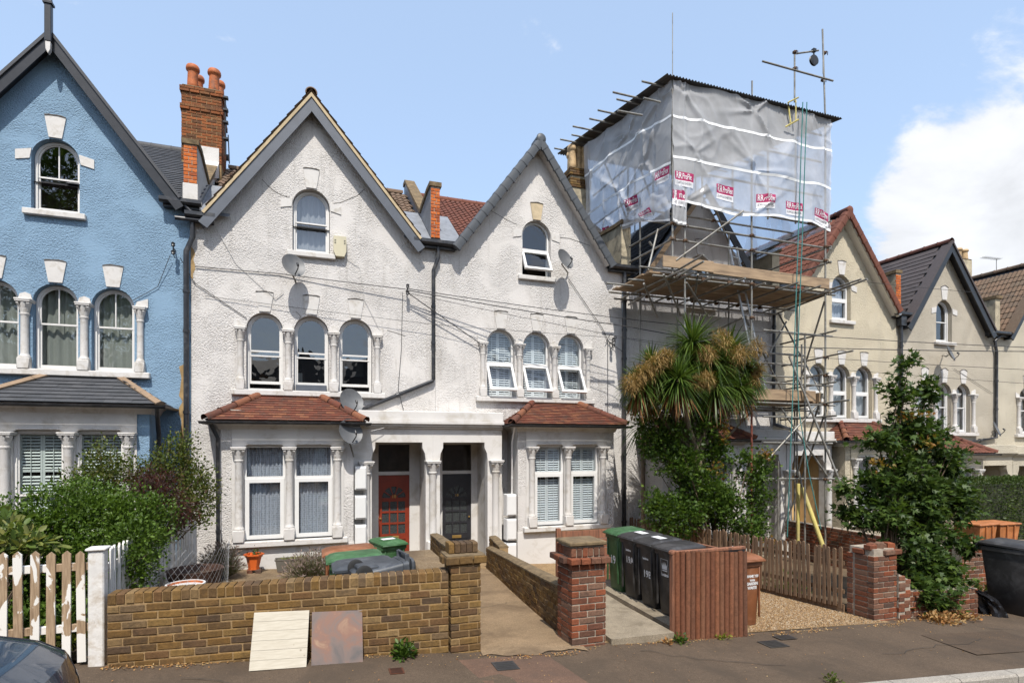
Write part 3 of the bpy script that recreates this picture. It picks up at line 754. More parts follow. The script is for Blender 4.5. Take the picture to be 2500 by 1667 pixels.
def tiles(parent, kind, su, sv, mat, o, u, v, nu, nv, keep=None, stag=True, name='tile', limit=300):
    """courses up the slope: o = lower left corner, u along, v up the slope (unit vectors)"""
    o, u, v = Vector(o), Vector(u).normalized(), Vector(v).normalized()
    rot = frame_rot(u, v); me = tile_mesh(kind, su, sv, mat); rest = MB(); cnt = 0; nn = u.cross(v)
    for j in range(nv):
        for i in range(nu+1):
            q = o + u*((i + (0.5 if (stag and j % 2) else 0.0))*su) + v*(j*sv)
            if keep and not keep(q + v*sv*0.5): continue
            if cnt < limit:
                inst(name, me, parent, q + nn*rnd.uniform(0,0.004), rot, (1,1,1)); cnt += 1
            else:
                Mx = rot.to_matrix()
                rest.add([Mx @ p.co + q for p in me.vertices], [tuple(p.vertices) for p in me.polygons])
    if rest.v:
        r = rest.build('tiles_beyond', mat, parent); r['kind'] = 'stuff'
    return cnt

def curtain(parent, x0, x1, z0, z1, y, mat, folds=9, amp=0.02, name='curtain', seed=0):
    r = random.Random(seed); ph = r.uniform(0,6); nx = folds*6
    mb = MB().grid(lambda u, w: (x0+(x1-x0)*u, y+amp*math.sin(2*math.pi*folds*u+ph+0.6*math.sin(5*u)+0.3*w)*(0.7+0.3*w)+0.01*math.sin(13*u), z0+(z1-z0)*w), nx, 5)
    return mb.build(name, mat, parent, True)
def clothmat(name, col, alpha=0.0, lace=False):
    m, nt, b = newmat(name); p = pos(nt)
    b.inputs['Base Color'].default_value = (*col, 1); b.inputs['Roughness'].default_value = 0.9
    t = nt.nodes.new('ShaderNodeBsdfTranslucent'); t.inputs[0].default_value = (*col, 1)
    mx = nt.nodes.new('ShaderNodeMixShader'); mx.inputs[0].default_value = 0.3
    lk(nt, b.outputs[0], mx.inputs[1]); lk(nt, t.outputs[0], mx.inputs[2])
    o = nt.nodes['Material Output']
    tr = nt.nodes.new('ShaderNodeBsdfTransparent'); m2 = nt.nodes.new('ShaderNodeMixShader')
    if lace:
        v = nt.nodes.new('ShaderNodeTexVoronoi'); v.inputs['Scale'].default_value = 22; v.inputs['Randomness'].default_value = 0.35; lk(nt, p, v.inputs[0])
        f = ramp(nt, v.outputs['Distance'], [(0.25, (alpha+0.2,)*3), (0.5, (max(0,alpha-0.1),)*3)])
        lk(nt, f, m2.inputs[0])
    else: m2.inputs[0].default_value = alpha
    lk(nt, mx.outputs[0], m2.inputs[1]); lk(nt, tr.outputs[0], m2.inputs[2]); lk(nt, m2.outputs[0], o.inputs[0]); return m
M['net'] = clothmat('net_curtain', (0.62,0.64,0.68), 0.28)
M['lace'] = clothmat('lace_curtain', (0.62,0.66,0.74), 0.22, True)
M['drape'] = clothmat('grey_green_drape', (0.42,0.44,0.39), 0.0)
M['shutter'] = plain('pale_shutter', (0.62,0.67,0.62), 0.5, 0.05)
M['shutter_w'] = plain('white_shutter', (0.72,0.75,0.76), 0.5, 0.05)
SLT = {}
def shutters(win, x0, x1, z0, z1, y, mat, pitch=0.056, tilt=0.7, panels=2, midrail=None):
    fr = MB(); pw = (x1-x0)/panels; st = 0.035
    for i in range(panels):
        a, b = x0+pw*i, x0+pw*(i+1)
        fr.bbox(a+.002, a+st, y-.012, y+.012, z0, z1, .003); fr.bbox(b-st, b-.002, y-.012, y+.012, z0, z1, .003)
        for zz in ([z0, z1-0.05] + ([midrail] if midrail else [])): fr.bbox(a+st, b-st, y-.012, y+.012, zz, zz+0.05, .003)
        fr.tube((a+pw/2, y-.03, z0+.05), (a+pw/2, y-.03, z1-.05), .006, 6)
        L = pw-2*st-0.004; key = (round(L,3), mat.name)
        if key not in SLT:
            sm = MB(); n = 6
            pr = [(-.03,0),(-.015,.004),(.015,.004),(.03,0),(.015,-.004),(-.015,-.004)]
            sm.prism(pr, -L/2, L/2, 'x'); SLT[key] = sm.mesh('slat', mat)
        z = z0+.05+pitch*0.6
        while z < z1-.06:
            if not (midrail and midrail-.03 < z < midrail+.08):
                inst('slat', SLT[key], win, (a+pw/2, y, z), (tilt+rnd.uniform(-.04,.04), 0, 0))
            z += pitch
    fr.build('shutter_frame', mat, win)

def window(house, cx, zb, w, zs, y, kind='sash', mat=None, glass=None, label=None, rail=0.48, zt=None):
    """zs = spring height of the arch, or None for a square head at zt"""
    mat = mat or M['sash']; glass = glass or M['glass_old']
    fw = 0.045
    O = arch_pts(cx, zb, w, zs) if zs else rect_pts(cx-w/2, cx+w/2, zb, zt)
    def inn(a, b=None):
        b = a if b is None else b
        return arch_pts(cx, zb+b, w-2*a, zs) if zs else rect_pts(cx-w/2+a, cx+w/2-a, zb+b, zt-a)
    I = inn(fw, 0.03); top = (zs+w/2) if zs else zt; zr = zb+(top-zb)*rail
    fr = MB().ring(O, I, y, y+0.09)
    win = fr.build('window', mat, house)
    if label: win['label'] = label
    def half(I, lo):    # part of the inner outline below / above the rail
        z = zr
        if lo: return [(cx-w/2+fw, zb+0.03), (cx+w/2-fw, zb+0.03), (cx+w/2-fw, z), (cx-w/2+fw, z)]
        a = [p for p in I if p[1] > z]
        return [(cx-w/2+fw, z), (cx+w/2-fw, z)] + a
    if kind in ('sash', 'sash_bar', 'sash_open'):
        up = half(I, False); yU = y+0.03
        s2 = MB(); c2 = (sum(p[0] for p in up)/len(up), (zr+top)/2)
        ui = [(c2[0]+(p[0]-c2[0])*(1-0.06/w*1.0), p[1]) for p in up]
        s2.ring(up, [(p[0], p[1]+(0.03 if abs(p[1]-zr) < 1e-6 else -0.022*max(0, (p[1]-zr)/(top-zr)))) for p in ui], yU, yU+0.03)
        if kind == 'sash_bar': s2.box(cx-.01, cx+.01, yU-.003, yU+.02, zr+.03, top-fw-.01)
        s2.build('upper_sash', mat, win)
        MB().add([(p[0], yU+.015, p[1]) for p in up], [tuple(range(len(up)))]).build('pane', glass, win)
        dz = 0.10 if kind == 'sash_open' else 0.0; yL = y+0.06
        z0, z1 = zb+0.03+dz, zr+0.035+dz
        MB().ring(rect_pts(cx-w/2+fw, cx+w/2-fw, z0, z1), rect_pts(cx-w/2+fw+.03, cx+w/2-fw-.03, z0+.06, z1-.035), yL-0.02, yL+.02).build('lower_sash', mat, win)
        MB().add([(p[0], yL, p[1]) for p in rect_pts(cx-w/2+fw+.02, cx+w/2-fw-.02, z0+.04, z1-.02)], [(0,1,2,3)]).build('pane', glass, win)
    elif kind == 'tophung':
        up = half(I, False)
        MB().box(cx-w/2+.004, cx+w/2-.004, y-.01, y+.06, zr-.03, zr+.035).build('transom', mat, win)
        MB().add([(p[0], y+.03, p[1]) for p in up], [tuple(range(len(up)))]).build('pane', glass, win)
        a = 0.50; h = zr-.03-(zb+.04); ca, sa = math.cos(a), math.sin(a); hx = w/2-.01
        def sw(p): d = zr-.03-p.z; q = p.y-y; return Vector((p.x, y-sa*d+ca*q, zr-.03-ca*d-sa*q))
        f2 = MB().ring(rect_pts(cx-hx, cx+hx, zb+.04, zr-.03), rect_pts(cx-hx+.06, cx+hx-.06, zb+.10, zr-.09), y-.03, y+.03)
        f2.box(cx-.14, cx+.14, y-.035, y-.03, zr-.075, zr-.05)
        f2.map(sw).build('casement', mat, win)
        MB().add([(p[0], y, p[1]) for p in rect_pts(cx-hx+.055, cx+hx-.055, zb+.095, zr-.085)], [(0,1,2,3)]).map(sw).build('pane', glass, win)
    elif kind == 'casement':
        MB().box(cx-w/2+.004, cx+w/2-.004, y-.008, y+.06, zr-.03, zr+.03).build('transom', mat, win)
        up = half(I, False)
        MB().add([(p[0], y+.04, p[1]) for p in up], [tuple(range(len(up)))]).build('pane', glass, win)
        hx = w/2-.02
        MB().ring(rect_pts(cx-hx, cx+hx, zb+.02, zr-.02), rect_pts(cx-hx+.075, cx+hx-.075, zb+.095, zr-.095), y-.022, y+.05).build('casement', mat, win)
        MB().add([(p[0], y+.02, p[1]) for p in rect_pts(cx-hx+.07, cx+hx-.07, zb+.09, zr-.09)], [(0,1,2,3)]).build('pane', glass, win)
    return win

def keystone(house, cx, z0, h, wt, wb, y=F, mat=None, proud=0.022, peak=0.0):
    n = 5; top = [(cx+wt/2-wt*i/n, z0+h-0.02*(2*i/n-1)**2+peak*(1-abs(2*i/n-1))) for i in range(n+1)]
    k = MB().prism([(cx-wb/2, z0), (cx+wb/2, z0)] + top, y-proud, y+0.02).build('keystone', mat or M['trim'], house)
    dm = MB()
    for i in range(n): dm.prism([(top[i+1][0], top[i+1][1]+.001), (top[i][0], top[i][1]+.001), (top[i][0], top[i][1]+.016+.006*math.sin(i*2+cx*3)), (top[i+1][0], top[i+1][1]+.016+.006*math.sin(i*2+2+cx*3))], y-proud-.012, y+.01)
    if mat is not M['key19'] or True: dm.build('cement_fillet', M['fillet'], k)
    return k

M['fillet'] = plain('weathered_fillet', (.12,.105,.09), .9, .3, 12); M['key19'] = None
def slope_board(mb, a, b, w, y0, y1, t0=0.0):
    """board under the line a->b in XZ (measured square to the slope), from depth y0 to y1"""
    d = Vector((b[0]-a[0], b[1]-a[1])).normalized(); n = Vector((d.y, -d.x))
    if n.y > 0: n = -n
    A = Vector(a)+n*t0; B = Vector(b)+n*t0
    # plumb cut at the apex
    return mb.prism([(A.x, A.y), (B.x, B.y), (B.x+n.x*w, B.y+n.y*w), (A.x, A.y-w/abs(n.y))], y0, y1)

RIDGE_Y = 17.0
def make_house(name, label, ax, xl, xr, zo, hl, hr, wallm, bc, st):
    H = thing(name, label, 'house', ((xl+xr)/2, F+3, gz((xl+xr)/2, F)))
    apex = (ax, 10.0+zo); fl = (ax-hl, 7.19+zo); fr = (ax+hr, 7.19+zo); Y0 = F-0.27
    base = min(gz(xl,F), gz(xr,F))-0.5
    P = st.get
    aw = 0.77; az0 = 6.68+zo; azs = 8.08-aw/2+zo
    tw = 0.72; tz0 = 3.66+zo; tzs = 5.31-tw/2+zo; pit = 0.937
    holes = [arch_pts(ax, az0, aw, azs)] + [arch_pts(ax+k*pit, tz0, tw, tzs) for k in (-1,0,1)]
    holes.append(rect_pts(bc-1.0, bc+1.0, 0.6+zo, 2.42+zo))
    if P('porch'): holes.append(rect_pts(max(P('porch')[2]-.06, xl+.01), P('porch')[3]+.06, base+0.05, 2.62+zo))
    outline = [(xl,base),(xr,base),(xr,7.10+zo),(fr[0]-.06,7.10+zo),(ax,9.86+zo),(fl[0]+.06,7.10+zo),(xl,7.10+zo)]
    MB().plate(outline, holes, F, 0.2).build('wall', wallm, H)
    # rooms behind
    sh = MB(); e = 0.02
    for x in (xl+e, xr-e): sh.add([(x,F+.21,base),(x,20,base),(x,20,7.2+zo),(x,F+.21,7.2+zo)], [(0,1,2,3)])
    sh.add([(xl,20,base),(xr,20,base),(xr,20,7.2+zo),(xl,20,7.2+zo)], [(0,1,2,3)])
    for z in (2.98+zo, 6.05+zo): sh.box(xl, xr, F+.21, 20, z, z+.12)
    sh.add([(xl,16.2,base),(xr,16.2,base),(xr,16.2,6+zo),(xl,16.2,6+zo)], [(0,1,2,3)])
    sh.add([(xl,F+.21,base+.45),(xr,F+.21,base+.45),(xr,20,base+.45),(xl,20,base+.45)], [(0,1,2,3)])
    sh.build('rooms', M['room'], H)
    # roofs
    rm = P('roof', M['slate']); under = M['black']
    rb = MB()
    zt = apex[1]-0.06
    mv = lambda y: 7.28+zo+(y-13.3)*(zt-7.28-zo)/(RIDGE_Y-13.3)
    if not P('no_main'):
        rb.add([(xl,13.3,mv(13.3)-.03),(xr,13.3,mv(13.3)-.03),(xr,RIDGE_Y,zt-.03),(xl,RIDGE_Y,zt-.03)], [(0,1,2,3)])
        rb.add([(xl,20.8,7.2+zo),(xr,20.8,7.2+zo),(xr,RIDGE_Y,zt-.03),(xl,RIDGE_Y,zt-.03)], [(3,2,1,0)])
    Yr = RIDGE_Y+0.3
    if not P('no_gable_r'): rb.add([(apex[0],Y0+.02,apex[1]-.05),(fr[0],Y0+.02,fr[1]-.05),(fr[0],Yr,fr[1]-.05),(apex[0],Yr,apex[1]-.05)], [(0,1,2,3)])
    rb.add([(apex[0],Y0+.02,apex[1]-.05),(fl[0],Y0+.02,fl[1]-.05),(fl[0],Yr,fl[1]-.05),(apex[0],Yr,apex[1]-.05)], [(3,2,1,0)])
    roof = rb.build('roof', P('underlay', M['black']), H)
    for kind, su, sv, x0, x1 in P('main_tiles', ()):
        v = Vector((0, RIDGE_Y-13.3, zt-mv(13.3))); L = v.length
        tiles(roof, kind, su, sv, rm, (x0, 13.3, mv(13.3)), (1,0,0), v, int((x1-x0)/su), int(L/sv)+0)
        rt = MB(); n = int((x1-x0)/0.45)
        for i in range(n+1): rt.lathe([(0.10,0),(0.10,0.44)], (0,0,0), 8, 0, math.pi)
        me = MB().lathe([(0.11,0.0),(0.10,0.02),(0.10,0.45)], n=8, a0=-0.3, a1=math.pi+0.3).map(lambda p: Vector((p.z, p.x, p.y))).mesh('ridge_tile', P('ridge_mat', rm), True)
        for i in range(n+1): inst('ridge_tile', me, roof, (x0+i*0.45, RIDGE_Y, zt-0.02))
    for side, key in ((-1,'left_tiles'),(1,'right_tiles')):
        if P(key):
            kind, su, sv, y0, y1, zlo = P(key)
            ft = fl if side < 0 else fr
            v = Vector((apex[0]-ft[0], 0, apex[1]-ft[1])); L = v.length; k0 = zlo*L
            u = Vector((0, -side*-1, 0)) if side < 0 else Vector((0,1,0))
            u = Vector((0,-1,0)) if side < 0 else Vector((0,1,0))
            o = Vector((ft[0], y1 if side < 0 else y0, ft[1]-.03)) + v.normalized()*k0
            tiles(roof, kind, su, sv, rm, o, u, v, int((y1-y0)/su), int((L-k0)/sv), keep=lambda q: q.y > y0+su*.45, stag=(kind == 'flat'))
    if P('ridge'):
        me = MB().lathe([(0.115,0.0),(0.10,0.02),(0.10,0.45)], n=8, a0=-0.4, a1=math.pi+0.4).map(lambda p: Vector((p.x, p.z, p.y))).mesh('ridge_tile', P('ridge_mat', rm), True)
        for i in range(10): inst('ridge_tile', me, roof, (ax, Y0+0.01+i*0.45, apex[1]-0.02))
    # soffit and barge boards
    if P('barge'):
        bm, wd = P('barge')
        for ft in (fl, fr):
            ext = (ft[0]+(ft[0]-ax)*0.05, ft[1]-(apex[1]-ft[1])*0.05)
            slope_board(MB(), (ax, apex[1]-.045), (ext[0], ext[1]-.045), wd, Y0+.012, Y0+.045).build('barge_board', bm, H)
            slope_board(MB(), (ax, apex[1]-.06), (ext[0], ext[1]-.06), 0.03, Y0+.045, F, wd*0.82 if P('box_soffit') else 0.04).build('soffit', P('soffit_mat', bm), H)
    if P('verge') == 'caps':
        vm, red = P('verge_mat'), 0
        for ft in (fl, fr):
            d = Vector((ft[0]-ax, 0, ft[1]-apex[1])); L = d.length; d.normalize(); n = P('ncaps', 12); seg = L*1.03/n
            sgn = 1 if ft[0] > ax else -1
            prof = [(.02,-.165),(-.04,-.16),(-.06,-.06),(-.05,.02),(-.015,.055),(0.04,.065),(.17,.06),(.17,.02)]
            cm = MB(); V = []
            for t, g in ((0,1.0),(seg*0.16,1.0),(seg*0.17,0.9),(seg*1.06,0.86)):
                V += [(-t, a*g, b*g) for a, b in prof]
            m = len(prof); cm.add(V, [(i*m+j, i*m+j+1, (i+1)*m+j+1, (i+1)*m+j) for i in range(3) for j in range(m-1)] + [tuple(range(m))])
            me = cm.mesh('verge_cap', vm, True); me.set_sharp_from_angle(angle=R(30))
            nrm = Vector((-d.z*sgn, 0, d.x*sgn)) if True else None
            up = Vector((0,1,0)).cross(d) if sgn < 0 else d.cross(Vector((0,1,0)))
            if up.z < 0: up = -up
            rot = Matrix((d, Vector((0,1,0)), up)).transposed()
            if rot.determinant() < 0: pass
            for i in range(n):
                q = Vector((ax, Y0-.01, apex[1])) + d*(seg*(i+1))
                ob = inst('verge_cap', me, roof, q)
                ob.matrix_local = Matrix.Translation(ob.location) @ rot.to_4x4()
        rc = MB().lathe([(0,-.0),(.10,-.005),(.125,.02),(.115,.05),(.11,.42)], n=16).map(lambda p: Vector((p.x, p.z, p.y))).mesh('ridge_cap', vm, True)
        inst('ridge_cap', rc, roof, (ax, Y0-.055, apex[1]-.02))
        if not P('barge'):
            for ft in (fl, fr): slope_board(MB(), (ax, apex[1]-.03), (ft[0], ft[1]-.03), 0.03, Y0+.03, F, 0.06).build('soffit', wallm, H)
    elif P('verge') == 'mortar':
        for ft in (fl, fr):
            slope_board(MB(), (ax, apex[1]+.035), (ft[0]+(ft[0]-ax)*.02, ft[1]+.015), 0.055, Y0-.012, Y0+.1).build('verge_mortar', M['verge_m'], H)
            d = Vector((ft[0]-ax, 0, ft[1]-apex[1])); L = d.length; d.normalize()
            u = Vector((0,1,0)) if ft[0] > ax else Vector((0,-1,0))
            me = tile_mesh('roman', 0.3, 0.26, rm); rot = frame_rot(u, -d)
            for i in range(int(L/0.26)):
                inst('tile', me, roof, Vector((ax, Y0+.12, apex[1]+.045)) + d*(0.26*(i+1)), rot)
        rc = MB().lathe([(.10,0),(.125,.01),(.12,.03),(.11,.42)], n=12, a0=-.2, a1=math.pi+.2).map(lambda p: Vector((p.x, p.z, p.y))).mesh('ridge_tile', rm, True)
        inst('ridge_tile', rc, roof, (ax, Y0-.03, apex[1]+.02))
    elif P('verge') == 'tile':
        for ft in (fl, fr): slope_board(MB(), (ax, apex[1]+.01), (ft[0]+(ft[0]-ax)*.03, ft[1]-.02), 0.05, Y0-.02, Y0+.3).build('verge', P('verge_mat', rm), H)
    # windows
    tm = P('trim', M['trim'])
    wy = F+0.13
    a_kind, a_mat, a_glass = P('attic', ('sash', M['sash'], M['glass_old']))
    w = window(H, ax, az0+.02, aw-.02, azs, wy, a_kind, a_mat, a_glass)
    if P('attic_cloth'): curtain(w, ax-aw/2, ax+aw/2, az0, azs+aw/2, wy+.17, P('attic_cloth'), 7, seed=int(ax*10))
    MB().bbox(ax-.50, ax+.50, F-.09, F+.14, az0-.11, az0, .012).build('sill', tm, H)
    keystone(H, ax, azs+aw/2+.015, .42, .34, .21, mat=P('key_mat', tm), peak=P('peak', 0))
    for s in (-1,1): MB().prism([(ax+s*(aw/2+.02), azs-.05),(ax+s*(aw/2+.24), azs-.10),(ax+s*(aw/2+.24), azs+.08),(ax+s*(aw/2-.01), azs+.14)], F-.018, F+.02).build('impost_block', P('key_mat2', tm), H)
    t_kind, t_mat, t_glass = P('triple', ('sash', M['sash'], M['glass_old']))
    for k in (-1,0,1):
        cx = ax+k*pit
        w = window(H, cx, tz0+.015, tw-.015, tzs, wy, t_kind, t_mat, t_glass, rail=P('rail', .50))
        if P('triple_cloth'): curtain(w, cx-tw/2, cx+tw/2, tz0, tzs+tw/2, wy+.17, P('triple_cloth'), 5, .03, seed=k+5)
        if P('triple_shut'): shutters(w, cx-tw/2+.03, cx+tw/2-.03, tz0+.04, tzs+tw/2, wy+.15, P('triple_shut'))
        keystone(H, cx, tzs+tw/2+.02, .42, .35, .22, mat=tm, peak=P('peak', 0))
    for k in (-1.5,-.5,.5,1.5):
        column(H, ax+k*pit, F-.035, tz0-.005, tzs-tz0+.02, .066 if abs(k) < 1 else .058, tm)
        cxx = ax+k*pit; s = 1 if k > 0 else -1
        if abs(k) < 1: MB().prism([(cxx-.11,tzs+.015),(cxx+.11,tzs+.015),(cxx+.085,tzs+.12),(cxx,tzs+.155),(cxx-.085,tzs+.12)], F-.03, F+.02).build('impost_block', tm, H)
        else: MB().prism([(cxx-s*.10,tzs+.015),(cxx+s*.13,tzs+.015),(cxx+s*.13,tzs+.19),(cxx-s*.06,tzs+.12)], F-.025, F+.02).build('impost_block', tm, H)
    MB().bbox(ax-1.58, ax+1.58, F-.12, F+.15, tz0-.12, tz0, .014).build('sill', tm, H)
    bay(H, bc, zo, wallm, tm, st)
    return H, roof

def bay(H, bc, zo, wallm, tm, st):
    P = st.get; Yb = F-.75; hw = 1.26; base = gz(bc, Yb)-.5
    z0, zt = .58+zo, 2.44+zo
    op = [cham_pts(bc+s*.465-.385, bc+s*.465+.385, z0+.0, zt+.05, .07) for s in (-1,1)]
    B = MB().plate(rect_pts(bc-hw, bc+hw, base, 2.9+zo), [rect_pts(bc+s*.465-.40, bc+s*.465+.40, z0-.01, zt+.06) for s in (-1,1)], Yb, .16)
    for s in (-1,1): B.add([(bc+s*hw,Yb,base),(bc+s*hw,F,base),(bc+s*hw,F,2.9+zo),(bc+s*hw,Yb,2.9+zo)], [(0,1,2,3)[::s]])
    by = B.build('bay', P('bay_wall', wallm), H)
    MB().plate(rect_pts(bc-1.06, bc+1.06, z0, 2.87+zo), op, Yb-.018, .15).build('surround', P('surround', M['white_s']), H)
    hb = MB()
    for s in (-1,1): hb.bbox(bc+s*.465-.33, bc+s*.465+.33, Yb-.045, Yb+.05, zt+.055, zt+.085, .008)
    hb.build('hood_mould', tm, H)
    MB().bbox(bc-1.14, bc+1.14, Yb-.13, Yb+.16, z0-.12, z0, .015).build('sill', tm, H)
    # plinth in smooth render
    MB().bbox(bc-hw-.012, bc+hw+.012, Yb-.014, Yb+.1, base, P('plinth', .46+zo), .006).build('plinth', P('surround', M['white_s']), H)
    for x in (-.93,0,.93): column(H, bc+x, Yb-.055, z0-.005, zt-z0+.02, .072, tm)
    # cove under the gutter
    e = .27; cv = MB()
    for (t, z) in ((0,0),(.04,.10),(.12,.16),(.22,.185)): pass
    pr = [(0,2.80),(.03,2.81),(.06,2.88),(.13,2.935),(.22,2.95),(.22,2.975)]
    for i in range(len(pr)-1):
        (a, za), (b, zb2) = pr[i], pr[i+1]
        A = [(bc-hw-a,F),(bc-hw-a,Yb-a),(bc+hw+a,Yb-a),(bc+hw+a,F)]; C = [(bc-hw-b,F),(bc-hw-b,Yb-b),(bc+hw+b,Yb-b),(bc+hw+b,F)]
        for q in range(3): cv.add([(*A[q],za+zo),(*A[q+1],za+zo),(*C[q+1],zb2+zo),(*C[q],zb2+zo)], [(0,1,2,3)])
    cv.build('cornice', tm, H, True)
    # hipped roof
    ex, ey, ez = hw+.24, Yb-.26, 2.97+zo; tx, tz = .58, 3.55+zo
    tl, tr = Vector((bc-tx,F-.005,tz)), Vector((bc+tx,F-.005,tz)); el, er = Vector((bc-ex,ey,ez)), Vector((bc+ex,ey,ez)); bl, br = Vector((bc-ex,F-.005,ez)), Vector((bc+ex,F-.005,ez))
    rf = MB().add([el,er,tr,tl,bl,br], [(0,1,2,3),(4,0,3),(1,5,2)]).build('bay_roof', M['black'], H)
    kind, su, sv = P('bay_tile', ('flat', .17, .105)); rm = P('bay_roof_mat', M['tile_bay'])
    v = Vector((0, F-ey, tz-ez)); L = v.length; v.normalize()
    def keep(q):
        f = (q.y-ey)/(F-ey); return bc-ex+(ex-tx)*f+.0 < q.x < bc+ex-(ex-tx)*f-.0 and f < 1.0
    tiles(rf, kind, su, sv, rm, el+Vector((0,0,.0)), (1,0,0), v, int(2*ex/su), int(L/sv), keep)
    for s in (-1,1):
        sd = Vector((-s*(ex-tx), 0, tz-ez)); Ls = sd.length
        o = Vector((bc+s*ex, F if s < 0 else ey, ez)); u = Vector((0,-1,0)) if s < 0 else Vector((0,1,0))
        def keep2(q, s=s):
            f = abs(q.x-(bc+s*ex))/(ex-tx); return q.y > ey+(F-ey)*f and q.y < F
        tiles(rf, kind, su, sv, rm, o, u, sd, int((F-ey)/su), int(Ls/sv), keep2)
        a = el if s < 0 else er; b = tl if s < 0 else tr; d = (b-a); Lh = d.length; d.normalize(); n = P('hips', 4)
        if P('hip_flat'): hm = MB().prism([(-.09,-.0),(0,.05),(.09,0),(.08,-.03),(-.08,-.03)], 0, Lh/n*1.03, 'x')
        else: hm = MB().lathe([(.095,0),(.085,.02),(.075,Lh/n*1.05)], n=8, a0=-.25, a1=math.pi+.25).map(lambda p: Vector((p.z, -p.x, p.y)))
        me = hm.mesh('hip_tile', P('hip_mat', rm), not P('hip_flat'))
        side = Vector((0,0,1)).cross(d).normalized()
        rot = frame_rot(d, side)
        for i in range(n): inst('hip_tile', me, rf, a + d*(Lh*i/n) + Vector((0,0,.025)), rot)
    fm = MB().path([(bc-tx-.1,F-.03,tz-.04),(bc-tx,F-.03,tz+.02),(bc+tx,F-.03,tz+.02),(bc+tx+.1,F-.03,tz-.04)], .05, 6).build('flashing', P('flash', M['coping']), rf)
    # gutter
    gp = [(bc-ex-.05,F-.03,ez-.02),(bc-ex-.05,ey-.045,ez-.02),(bc+ex+.05,ey-.045,ez-.02),(bc+ex+.05,F-.03,ez-.02)]
    gt = MB()
    for i in range(3):
        p, q = Vector(gp[i]), Vector(gp[i+1]); d = (q-p).normalized(); nr = Vector((d.y,-d.x,0))
        n = 7; V = []
        for e2 in (p-d*.04, q+d*.04):
            for r in (.055, .047):
                for k in range(n+1):
                    a = math.pi*k/n; V.append(e2 + nr*(r*math.cos(a)) + Vector((0,0,-r*math.sin(a))))
        m = n+1
        for k in range(n): gt.add([V[k],V[k+1],V[2*m+k+1],V[2*m+k]], [(0,1,2,3)]); gt.add([V[m+k],V[m+k+1],V[3*m+k+1],V[3*m+k]], [(0,1,2,3)])
        gt.add([V[0],V[m],V[3*m],V[2*m]], [(0,1,2,3)]); gt.add([V[n],V[m+n],V[3*m+n],V[2*m+n]], [(0,1,2,3)])
    gt.build('gutter', M['pipe'], H)
    # windows of the bay
    for s in (-1,1):
        cx = bc+s*.465; y = Yb+.07
        k, m2, g2 = P('bay_win', ('casement', M['upvc'], M['glass']))
        w = window(H, cx, z0, .765, None, y, k, m2, g2, zt=zt+.045, rail=P('bay_rail', .655))
        if P('bay_lace'): curtain(w, cx-.37, cx+.37, z0, zt, y+.13, P('bay_lace'), 10, .018, seed=s+3)
        if P('bay_shut'): shutters(w, cx-.34, cx+.34, z0+.03, zt-.0, y+.12, P('bay_shut'), tilt=P('bay_tilt', .7), midrail=z0+1.15)

M['verge_m'] = plain('cream_verge_mortar', (0.47,0.37,0.23), 0.9, 0.15, 5)
M['soffit_w'] = plain('cream_soffit', (0.70,0.66,0.58), 0.5, 0.04)
M['hip_brown'] = plain('brown_hip_tile', (0.24,0.165,0.105), 0.85, 0.15, 6, 0.3)
M['key19'] = plain('bare_stone', (0.50,0.40,0.26), 0.9, 0.15, 8, 0.4)
M['shade'] = M['white']

H17, R17 = make_house('terraced_house', 'sky blue rendered terraced house with black barge boards and finial', -4.62, -7.1, -2.33, .27, 2.1, 2.1, M['blue'], -4.15,
    dict(roof=M['slate'], main_tiles=[('flat', .27, .165, -4.35, -2.45)], barge=(M['black'], .17), soffit_mat=M['black'], verge='tile', verge_mat=M['slate'], ridge=False,
         attic=('sash_bar', M['sash'], M['glass_old']), triple=('sash_bar', M['sash'], M['glass_old']), triple_cloth=M['drape'], rail=.53,
         bay_tile=('flat', .22, .15), bay_roof_mat=M['slate'], hip_flat=True, hip_mat=M['hip_brown'], hips=5, bay_wall=M['blue'], flash=M['lead'],
         bay_win=('sash', M['sash'], M['glass']), bay_shut=M['shutter'], bay_tilt=.62, bay_rail=.38))
H18, R18 = make_house('terraced_house', 'white rendered terraced house numbered 18 with grey barge boards and red door', 0.0, -2.32, 2.74, 0.0, 2.05, 2.33, M['white'], -.42,
    dict(roof=M['tile_br'], main_tiles=[('roman', .3, .27, -2.1, -1.0), ('roman', .3, .27, 1.2, 2.4)], barge=(M['barge18'], .195), verge='mortar', soffit_mat=M['barge18'],
         attic=('sash', M['sash'], M['glass_old']), attic_cloth=M['net'], triple=('sash_open', M['sash'], M['glass_old']), rail=.44,
         bay_lace=M['lace'], porch=(.84, 2.58, 1.24, 2.42)))
H19, R19 = make_house('terraced_house', 'white rendered terraced house numbered 19 with grey verge caps and black door', 5.30, 2.745, 7.73, 0.0, 2.1, 2.0, M['white'], 5.79,
    dict(roof=M['tile_red'], main_tiles=[('roman', .3, .22, 3.0, 5.0)], verge='caps', verge_mat=M['verge_grey'], ncaps=13,
         attic=('tophung', M['upvc'], M['glass']), triple=('tophung', M['upvc'], M['glass']), triple_shut=M['shutter_w'], rail=.50, key_mat=M['key19'],
         bay_shut=M['shutter_w'], bay_tile=('flat', .17, .085), porch=(2.585, 4.22, 2.745, 3.87)))
H20, R20 = make_house('terraced_house', 'shaded white terraced house wrapped in scaffolding with its roof half stripped', 10.2, 7.735, 12.74, -.33, 2.05, 2.1, M['white'], 9.72,
    dict(roof=M['slate'], left_tiles=('roman', .3, .25, 13.1, 16.5, 0.0), no_main=True, no_gable_r=True,
         attic=('casement', M['upvc'], M['glass']), triple=('casement', M['upvc'], M['glass']), triple_cloth=M['net'], bay_lace=M['net'], porch=(10.98, 12.7, 11.35, 12.5)))
